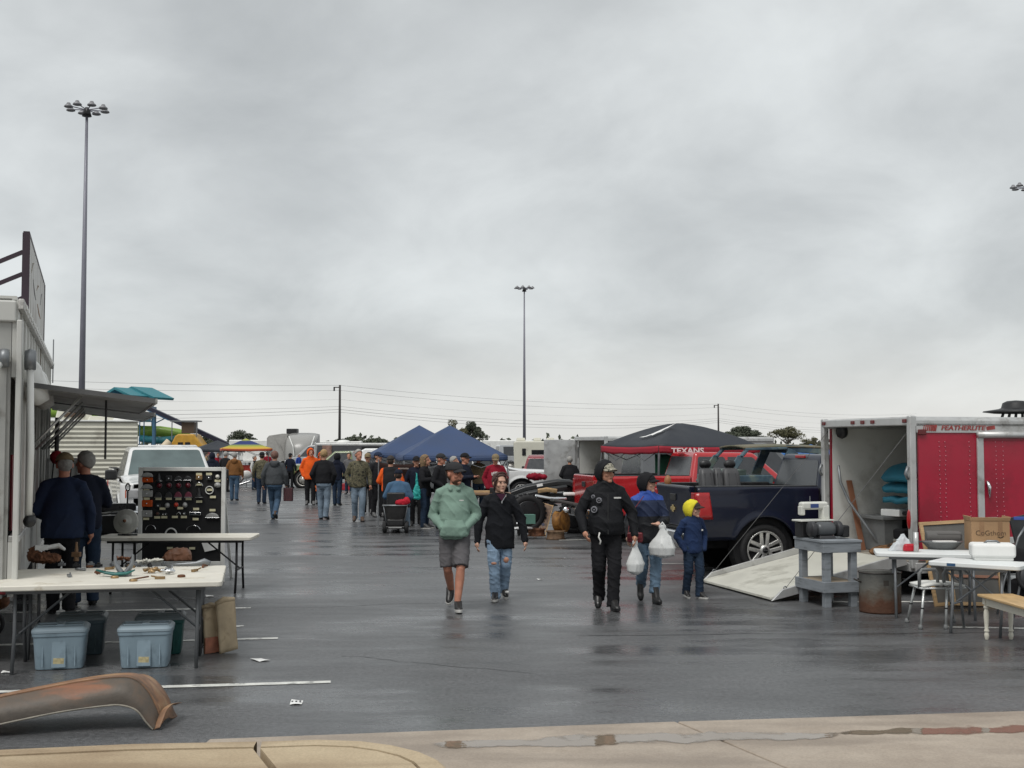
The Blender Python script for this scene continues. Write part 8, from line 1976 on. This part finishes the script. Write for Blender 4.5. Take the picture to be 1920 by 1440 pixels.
# trestle that carries the heap
ht_ = thing('parts_trestle', 'low dark trestle under the heap of black parts', 'trestle', (A(1035, 940, 27.0).x, 27.05, 0), R(2), hp_)
q = MB(); q.box((0, 0, 0.74), (1.7, 0.5, 0.05)); q.build('top', M_DARK, ht_)
for (x, y) in ((-0.75, -0.2), (0.75, -0.2), (-0.75, 0.2), (0.75, 0.2)):
    q = MB(); q.bar((x, y, 0), (x, y, 0.72), 0.05); q.build('leg', M_BLKM, ht_)
q = MB(); q.box((0.1, 0.02, 0.85), (1.1, 0.36, 0.17)); q.build('dark_crate', M_BLKM, ht_, bevel=0.02)
# table with planks left of the heap
tt_ = folding_table('brown table with planks behind the green hoodie', (A(905, 900, 29.0).x, 29.0), R(4), 1.5, 0.6, 0.86, mat('brown_table', (0.20, 0.12, 0.07), 0.6, var=0.3, vs=6), M_BLACK, None)
q = MB(); q.box((0, 0, 0.03), (0.62, 0.10, 0.05), rz=0.1); tag(q.build('timber_plank', M_WOOD, None, 0.004, loc=(A(908, 900, 28.9).x, 28.85, 0.865)), 'short varnished plank on the brown table', 'plank')
q = MB(); q.box((0, 0, 0.06), (0.30, 0.2, 0.12)); tag(q.build('small_crate', M_BLACK, None, 0.01, loc=(A(930, 900, 28.9).x, 28.9, 0.865)), 'small black crate on the brown table', 'crate')
q = MB(); q.ell((0, 0, 0.07), (0.24, 0.14, 0.09)); q.ell((0.15, 0.02, 0.06), (0.18, 0.12, 0.07)); o = remesh(q, 'red_coat', C_RED, None, 0.02, 1, 0.03, 9); o.location = A(1003, 899, 30.0); tag(o, 'heap of red clothing behind the black flare', 'clothing')

# brown banner behind the scooter
bp_o = A(757, 880, 30.2)
bn2 = thing('fabric_banner', 'dark brown fabric banner strung behind the scooter', 'banner', (bp_o.x, 30.2, 0), R(6))
q = MB(); q.grid(lambda u, v: (-0.62 + 1.24 * u, 0.03 * math.sin(u * 14), 1.15 + 0.42 * v - 0.05 * math.sin(math.pi * u)), 24, 6); q.build('cloth', cloth('banner_brown', (0.032, 0.016, 0.013)), bn2, smooth=True, solid=0.006)
for s_ in (-1, 1):
    q = MB(); q.bar((s_ * 0.63, 0, 0), (s_ * 0.63, 0, 1.65), 0.03); q.build('pole', M_STEEL, bn2)
q = MB(); q.box((-0.05, -0.05, 1.42), (0.34, 0.004, 0.035)); q.build('banner_print', mat('faded_print', (0.25, 0.22, 0.2), 0.8, var=0.5, vs=40), bn2)

# mobility scooter with its rider, seen from behind
ms_p = G(741, 1000)
rider_y = ms_p.y + 0.55
ms = thing('mobility_scooter', 'black mobility scooter with mesh basket seen from behind', 'mobility scooter', (ms_p.x, ms_p.y, 0), R(2))
for s_ in (-1, 1):
    wheel(ms, (s_ * 0.24, 0.12, 0.13), 0.13, 0.09, 1, 'disc', M_STEEL) if False else None
    q = MB(); q.lathe([(0.07, -0.04), (0.12, -0.045), (0.135, -0.02), (0.135, 0.02), (0.12, 0.045), (0.07, 0.04)], 24, Matrix.Translation((s_ * 0.25, 0.14, 0.135)) @ Matrix.Rotation(R(90), 4, 'Y'), True); w_ = q.build('wheel', M_RUBBER, ms, smooth=True)
    q = MB(); q.lathe([(0.001, 0.03), (0.07, 0.03), (0.07, -0.03), (0.001, -0.03)], 18, Matrix.Translation((s_ * 0.25, 0.14, 0.135)) @ Matrix.Rotation(R(90), 4, 'Y')); q.build('hub', M_STEEL, w_, smooth=True)
    q = MB(); q.tube([(s_ * 0.30, 0.18, 0.60), (s_ * 0.30, 0.50, 0.62)], 0.028, 8); q.build('armrest', M_BLACK, ms, smooth=True)
    q = MB(); q.tube([(s_ * 0.27, 0.06, 0.62), (s_ * 0.20, 0.05, 0.22)], 0.014, 8); q.build('basket_post', M_STEEL, ms, smooth=True)
q = MB(); q.box((0, 0.22, 0.24), (0.40, 0.44, 0.18)); q.build('motor_cover', M_BLACK, ms, bevel=0.05)
q = MB(); q.box((0, 0.02, 0.13), (0.44, 0.06, 0.07)); q.build('rear_bumper', M_BLACK, ms, bevel=0.02)
q = MB(); q.box((0, -0.015, 0.13), (0.30, 0.01, 0.02)); q.build('reflector', M_ALU, ms)
q = MB(); q.rings([(0.24, 0, 0.10, 0.17, 0.07), (0.40, 0, 0.08, 0.22, 0.10), (0.62, 0, 0.07, 0.26, 0.12)], 24, True, 0.5); q.build('basket', mat('mesh_black', (0.018, 0.017, 0.017), 0.7, var=0.4, vs=12), ms, bevel=0.006)
q = MB(); q.tube([(-0.27, -0.05, 0.63), (0.27, -0.05, 0.63), (0.27, 0.18, 0.63), (-0.27, 0.18, 0.63), (-0.27, -0.05, 0.63)], 0.014, 8); q.build('basket_rim', M_STEEL, ms, smooth=True)
q = MB(); q.box((0, 0.42, 0.50), (0.44, 0.42, 0.10)); q.build('seat', M_BLACK, ms, bevel=0.04)
q = MB(); q.box((0, 0.22, 0.72), (0.42, 0.07, 0.40)); q.build('seat_back', M_BLACK, ms, bevel=0.04)
q = MB(); q.box((0, 0.75, 0.12), (0.44, 0.7, 0.06)); q.build('footboard', M_BLACK, ms, bevel=0.02)
q = MB(); q.tube([(0, 1.05, 0.12), (0, 0.95, 0.60), (0, 0.85, 0.92)], [0.05, 0.04, 0.03], 10); q.build('tiller', M_BLACK, ms, smooth=True)
q = MB(); q.tube([(-0.25, 0.80, 0.92), (0.25, 0.80, 0.92)], 0.018, 8); q.build('handlebar', M_BLACK, ms, smooth=True)
q = MB(); q.lathe([(0.07, -0.04), (0.12, -0.045), (0.13, 0), (0.12, 0.045), (0.07, 0.04)], 24, Matrix.Translation((0, 1.12, 0.13)) @ Matrix.Rotation(R(90), 4, 'Y'), True); q.build('wheel', M_RUBBER, ms, smooth=True)
q = MB(); q.ell((0.0, 0, 0.05), (0.16, 0.10, 0.08)); q.ell((0.1, 0.02, 0.09), (0.09, 0.08, 0.08)); o = remesh(q, 'red_jacket', cloth('bright_red', (0.42, 0.015, 0.03)), None, 0.014, 1, 0.02, 12); o.location = ms_p + Vector((0.14, 0.06, 0.64)); tag(o, 'bundled red jacket in the scooter basket', 'jacket')
person('person in blue shirt seated on the mobility scooter', 748, 990, 0, 178, C_BLUE, mat('denim_sky', (0.20, 0.27, 0.34), 0.9, var=0.3, vs=5), S_WHITE, M_SKIN3, hat=C_DKNAVY, hat_brim=False, girth=1.45, la='hold', ra='hold', seated=True, loc=ms_p + Vector((0.03, 0.40, 0)), H=1.74, vox=0.014, group='people in the crowd')

# red and white cooler, stall goods far left
p = G(652, 919)
cl = thing('drinks_cooler', 'white drinks jug on a red cooler left of the camouflage jacket', 'cooler', p, 0)
q = MB(); q.box((0, 0, 0.15), (0.50, 0.34, 0.30)); q.build('cooler_box', mat('cooler_red', (0.32, 0.02, 0.03), 0.4), cl, bevel=0.03)
q = MB(); q.lathe([(0.001, 0.30), (0.15, 0.30), (0.16, 0.34), (0.16, 0.62), (0.12, 0.66), (0.05, 0.72), (0.001, 0.72)], 20); q.build('jug', M_WHITE, cl, smooth=True)
p = G(470, 906)
pt_ = folding_table('white stall table by the rainbow canopy', (p.x, p.y), R(8), 1.5, 0.7, 0.74, M_WHITE, M_STEEL, None)
mc = thing('motorcycle_frame', 'white and chrome motorcycle parts on the ground by the stall table', 'motorcycle part', G(462, 913), R(10))
q = MB(); q.tube([(-0.7, 0, 0.05), (-0.3, 0, 0.12), (0.1, 0, 0.25), (0.6, 0, 0.30)], 0.05, 8); q.build('exhaust', M_CHROME, mc, smooth=True)
q = MB(); q.ell((0.0, 0, 0.60), (0.28, 0.12, 0.22)); q.build('tank', M_WHITE, mc, smooth=True)
q = MB(); q.ell((-0.5, 0, 0.35), (0.2, 0.1, 0.2)); q.build('fairing', M_WHITE, mc, smooth=True)
q = MB(); q.tube([(-0.3, 0, 0.2), (0.2, 0.02, 0.8), (0.6, 0, 0.5)], 0.025, 8); q.build('frame_tube', M_BLACK, mc, smooth=True)
q = MB(); q.lathe([(0.20, -0.05), (0.30, -0.05), (0.31, 0), (0.30, 0.05), (0.20, 0.05)], 22, Matrix.Translation((0.55, 0, 0.31)) @ Matrix.Rotation(R(90), 4, 'X'), True); q.build('wheel', M_RUBBER, mc, smooth=True)
st_ = thing('stall_shelf', 'red and white stall shelf under the rainbow canopy', 'stall', (A(465, 870, 58).x, 58, 0), R(10))
q = MB(); q.box((0, 0, 1.2), (1.6, 0.4, 0.05)); q.build('shelf', M_WHITE, st_)
q = MB(); q.box((0, 0.05, 0.8), (1.6, 0.3, 0.5)); q.build('front_panel', mat('stall_red', (0.35, 0.03, 0.02), 0.6, var=0.4, vs=3), st_)
q = MB(); q.box((0.2, 0.25, 1.45), (0.9, 0.04, 0.4)); q.build('back_board', M_PAPER, st_)
for x in (-0.75, 0.75):
    q = MB(); q.bar((x, 0, 0), (x, 0, 1.2), 0.05); q.build('leg', M_STEEL, st_)

# ---- carried bags
def plastic_bag(label, top, w, h_, rz, group='white plastic carrier bags'):
    t = thing('plastic_bag', label, 'plastic bag', top, rz, group)
    q = MB(); q.rings([(-h_, 0.01, 0, w * 0.25, w * 0.16), (-h_ * 0.93, 0.0, 0, w * 0.46, w * 0.30), (-h_ * 0.70, 0, 0, w * 0.52, w * 0.34), (-h_ * 0.48, 0, 0, w * 0.40, w * 0.24), (-h_ * 0.30, -0.0, 0, w * 0.24, w * 0.13), (-h_ * 0.12, 0, 0, w * 0.11, w * 0.05), (0.0, 0, 0, w * 0.07, w * 0.03)], 22)
    remesh(q, 'sack', mat('bag_plastic', (0.66, 0.67, 0.66), 0.30, var=0.06, vs=9, spec=0.6, trans=0.12), t, 0.009, 1, 0.016, 9, (1, 1, 0.3))
    q = MB(); q.tube([(-w * 0.09, 0, -h_ * 0.14), (-w * 0.11, 0, -0.01), (0, 0, 0.035), (w * 0.10, 0, -0.01), (w * 0.12, 0, -h_ * 0.16)], 0.012, 8, flat=0.5); q.build('handle_loop', MATS['bag_plastic'], t, smooth=True)
    return t
def at_wrist(P, w, sd):
    Rm = Matrix.Rotation(P.rotation_euler.z, 3, 'Z'); return P.location + Rm @ Vector((w[0] * sd * P.scale[0], w[1] * P.scale[1], w[2] * P.scale[2]))
wp_ = at_wrist(guard, (0.345, -0.085, 0.80), 1)
plastic_bag('white plastic bag held low between the padded jackets', Vector((wp_.x, wp_.y, wp_.z + 0.02)), 0.23, 0.40, 0.3)
wp2 = at_wrist(woman, (0.06, -0.30, 1.07), 1)
plastic_bag('full white plastic bag held in front of the blue jacket', Vector((wp2.x + 0.07, wp2.y - 0.03, wp2.z + 0.01)), 0.33, 0.40, -0.2)
ps = at_wrist(woman, (0.24, -0.17, 0.95), -1)
pu = thing('shoulder_purse', 'small dark red leather purse at the hip of the blue jacket', 'purse', ps + Vector((0.02, -0.03, -0.04)), R(-14))
q = MB(); q.box((0, 0, 0), (0.20, 0.08, 0.13)); q.build('body', mat('red_leather', (0.17, 0.022, 0.028), 0.4, var=0.15, bump=0.1), pu, bevel=0.025, seg=3)
q = MB(); q.box((0, -0.043, 0.02), (0.19, 0.012, 0.07)); q.build('flap', MATS['red_leather'], pu, bevel=0.01)
q = MB(); q.tube([(-0.09, 0.0, 0.05), (-0.06, 0.06, 0.30), (0.10, 0.10, 0.52)], 0.006, 6); q.build('strap', MATS['red_leather'], pu)
g3 = at_wrist(crowd[516], (0.30, -0.02, 0.84), -1)
q = MB(); q.box((0, 0, -0.20), (0.26, 0.09, 0.36), taper=1.0); t = thing('tote_bag', 'dark maroon printed tote carried by the grey hoodie', 'tote bag', g3 + Vector((0.06, 0, 0)), R(-15)); q.build('bag', mat('maroon_print', (0.055, 0.018, 0.022), 0.7, var=0.6, vs=25), t, bevel=0.015)
q = MB(); q.tube([(-0.06, 0, -0.02), (-0.03, 0, 0.06), (0.03, 0, 0.06), (0.06, 0, -0.02)], 0.01, 6); q.build('handle', M_BLACK, t)
g4 = at_wrist(crowd[583], (0.27, -0.1, 0.86), 1)
q = MB(); q.rings([(-0.55, 0, 0, 0.03, 0.02), (-0.48, 0, 0, 0.10, 0.05), (-0.3, 0, 0, 0.11, 0.06), (-0.1, 0, 0, 0.05, 0.03), (0, 0, 0, 0.02, 0.02)], 16); o = remesh(q, 'orange_sack', mat('bag_orange', (0.52, 0.12, 0.03), 0.45, var=0.1), None, 0.014, 1, 0.02, 12); o.location = g4 + Vector((0.0, -0.06, 0.05)); tag(o, 'orange plastic sack carried by the orange hooded coat', 'sack')
g5 = at_wrist(crowd[797], (0.22, 0.10, 1.0), -1)
q = MB(); q.rings([(-0.42, 0, 0, 0.03, 0.02), (-0.38, 0, 0, 0.09, 0.05), (-0.2, 0, 0, 0.095, 0.05), (-0.05, 0, 0, 0.04, 0.03), (0.22, 0, 0, 0.015, 0.015)], 16); o = remesh(q, 'turquoise_bag', mat('bag_turquoise', (0.02, 0.33, 0.30), 0.5, var=0.15), None, 0.012, 1, 0.022, 12); o.location = (A(783, 930, 29.0).x, crowd[797].location.y - 0.30, 1.12); tag(o, 'turquoise bag hanging from the blond-haired person', 'bag')

# ================================================================== things in the navy pickup bed
def NV(x, y, z): return Vector((2.575, 19.2, 0)) + Matrix.Rotation(TR, 3, 'Z') @ Vector((x, y, z))
M_LEATH = mat('charcoal_leather', (0.055, 0.055, 0.058), 0.5, var=0.12, vs=6, bump=0.12, bs=30)
rs = thing('bench_couch', 'grey leather rear seat with two headrests in the navy pickup bed', 'car seat', NV(0.72, 0.15, 0.73), TR)
def seatpart(x0, w, nm):
    q = MB()
    def fn(u, v):
        a = 2 * math.pi * u
        return (0, 0, 0)
    q.rings([(0.30, x0 + w / 2, -0.02, w * 0.47, 0.10), (0.34, x0 + w / 2, -0.02, w * 0.50, 0.115), (0.60, x0 + w / 2, 0.0, w * 0.50, 0.10), (0.80, x0 + w / 2, 0.04, w * 0.47, 0.085), (0.88, x0 + w / 2, 0.055, w * 0.40, 0.065), (0.905, x0 + w / 2, 0.06, w * 0.25, 0.03)], 28, True, 0.5)
    o_ = q.build(nm, M_LEATH, rs, smooth=True)
    for k_ in (-1, 1):
        e_ = MB(); e_.tube([(x0 + w / 2 + k_ * w * 0.26, -0.112 + 0.0, 0.36), (x0 + w / 2 + k_ * w * 0.24, -0.094, 0.60), (x0 + w / 2 + k_ * w * 0.20, -0.04, 0.82)], 0.006, 6); e_.build('seam', M_BLACK, o_, smooth=True)
    return o_
seatpart(-0.22, 0.24, 'backrest'); seatpart(0.02, 0.15, 'backrest'); seatpart(0.17, 0.30, 'backrest')
for x in (-0.10, 0.32):
    q = MB(); q.ell((x, 0.07, 0.965), (0.105, 0.065, 0.078)); q.build('headrest', M_BLACK, rs, smooth=True)
    for k in (-1, 1):
        q = MB(); q.tube([(x + 0.04 * k, 0.06, 0.88), (x + 0.04 * k, 0.06, 0.97)], 0.008, 6); q.build('headrest_post', M_STEEL, rs)
q = MB(); q.box((0.12, -0.12, 0.28), (0.70, 0.4, 0.14)); q.build('cushion', M_LEATH, rs, bevel=0.05)
# stripped cab shell
M_SHELL = ramp_mat('stripped_cab', [(0.32, (0.035, 0.06, 0.085)), (0.48, (0.075, 0.12, 0.15)), (0.58, (0.15, 0.19, 0.17)), (0.72, (0.20, 0.15, 0.09))], 3.0, 0.6, 7, interp='LINEAR')
cs = thing('cab_shell', 'stripped blue-grey truck cab shell behind the navy pickup', 'truck cab', NV(1.35, 1.9, 0.0), TR)
def tb_bar(pts, r, nm, m_=M_SHELL):
    q = MB()
    for a_, b1 in zip(pts[:-1], pts[1:]): q.bar(a_, b1, r * 0.9, r * 2.4, (1, 0, 0.4))
    return q.build(nm, m_, cs, bevel=0.012)
yy = (-0.62, 0.62)
for y in yy:
    tb_bar([(0.0, y, 1.32), (0.34, y * 0.93, 1.80), (0.46, y * 0.9, 1.92)], 0.05, 'front_pillar')
    tb_bar([(1.02, y, 1.24), (1.16, y * 0.95, 1.60), (1.30, y * 0.9, 1.92)], 0.07, 'door_pillar')
    tb_bar([(1.9, y, 1.26), (1.86, y * 0.9, 1.86)], 0.06, 'rear_pillar')
    tb_bar([(0.42, y * 0.9, 1.93), (1.2, y * 0.88, 1.95), (1.9, y * 0.9, 1.90)], 0.05, 'roof_rail')
    q = MB(); q.box((0.52, y, 1.08), (1.0, 0.06, 0.50)); q.build('door_skin', M_SHELL, cs, bevel=0.03)
    q = MB(); q.box((1.5, y, 1.05), (0.85, 0.06, 0.48)); q.build('rear_side', mat('primer_grey', (0.20, 0.21, 0.17), 0.7, var=0.2), cs, bevel=0.03)
q = MB(); q.grid(lambda u, v: (0.40 + 1.52 * u, -0.58 + 1.16 * v, 1.955 + 0.035 * math.sin(math.pi * v) + 0.02 * math.sin(math.pi * u)), 10, 8); q.build('roof', ramp_mat('olive_roof', [(0.35, (0.10, 0.11, 0.075)), (0.6, (0.17, 0.14, 0.09)), (0.72, (0.09, 0.12, 0.12))], 2.5, 0.6, 5, interp='LINEAR'), cs, smooth=True, solid=0.03)
q = MB(); q.box((0.45, 0, 1.40), (1.0, 1.1, 0.16)); q.build('dashboard', M_SHELL, cs, bevel=0.02)
q = MB(); q.box((0.28, 0, 1.52), (0.45, 0.9, 0.12)); q.build('dash_cover', mat('dash_green', (0.12, 0.16, 0.14), 0.6, var=0.3), cs, bevel=0.03)
q = MB(); q.box((0.95, 0, 0.72), (1.9, 1.3, 0.16)); q.build('floor_pan', M_SHELL, cs, bevel=0.02)
for (x, y) in ((0.15, -0.5), (1.75, -0.5), (0.15, 0.5), (1.75, 0.5)):
    q = MB(); q.box((x, y, 0.32), (0.14, 0.14, 0.64)); q.build('support_block', M_WOOD, cs)
q = MB(); q.box((0, 0, 0.15), (0.10, 0.14, 0.28)); q.ell((0, 0, 0.36), (0.06, 0.06, 0.10)); tag(q.build('wooden_post', mat('amber_wood', (0.28, 0.12, 0.045), 0.5, var=0.3), None, 0.02, loc=NV(0.12, 0.62, 1.05)), 'amber wooden piece with a pale top behind the tailgate', 'ornament')
bpy.data.scenes.remove(TMP)
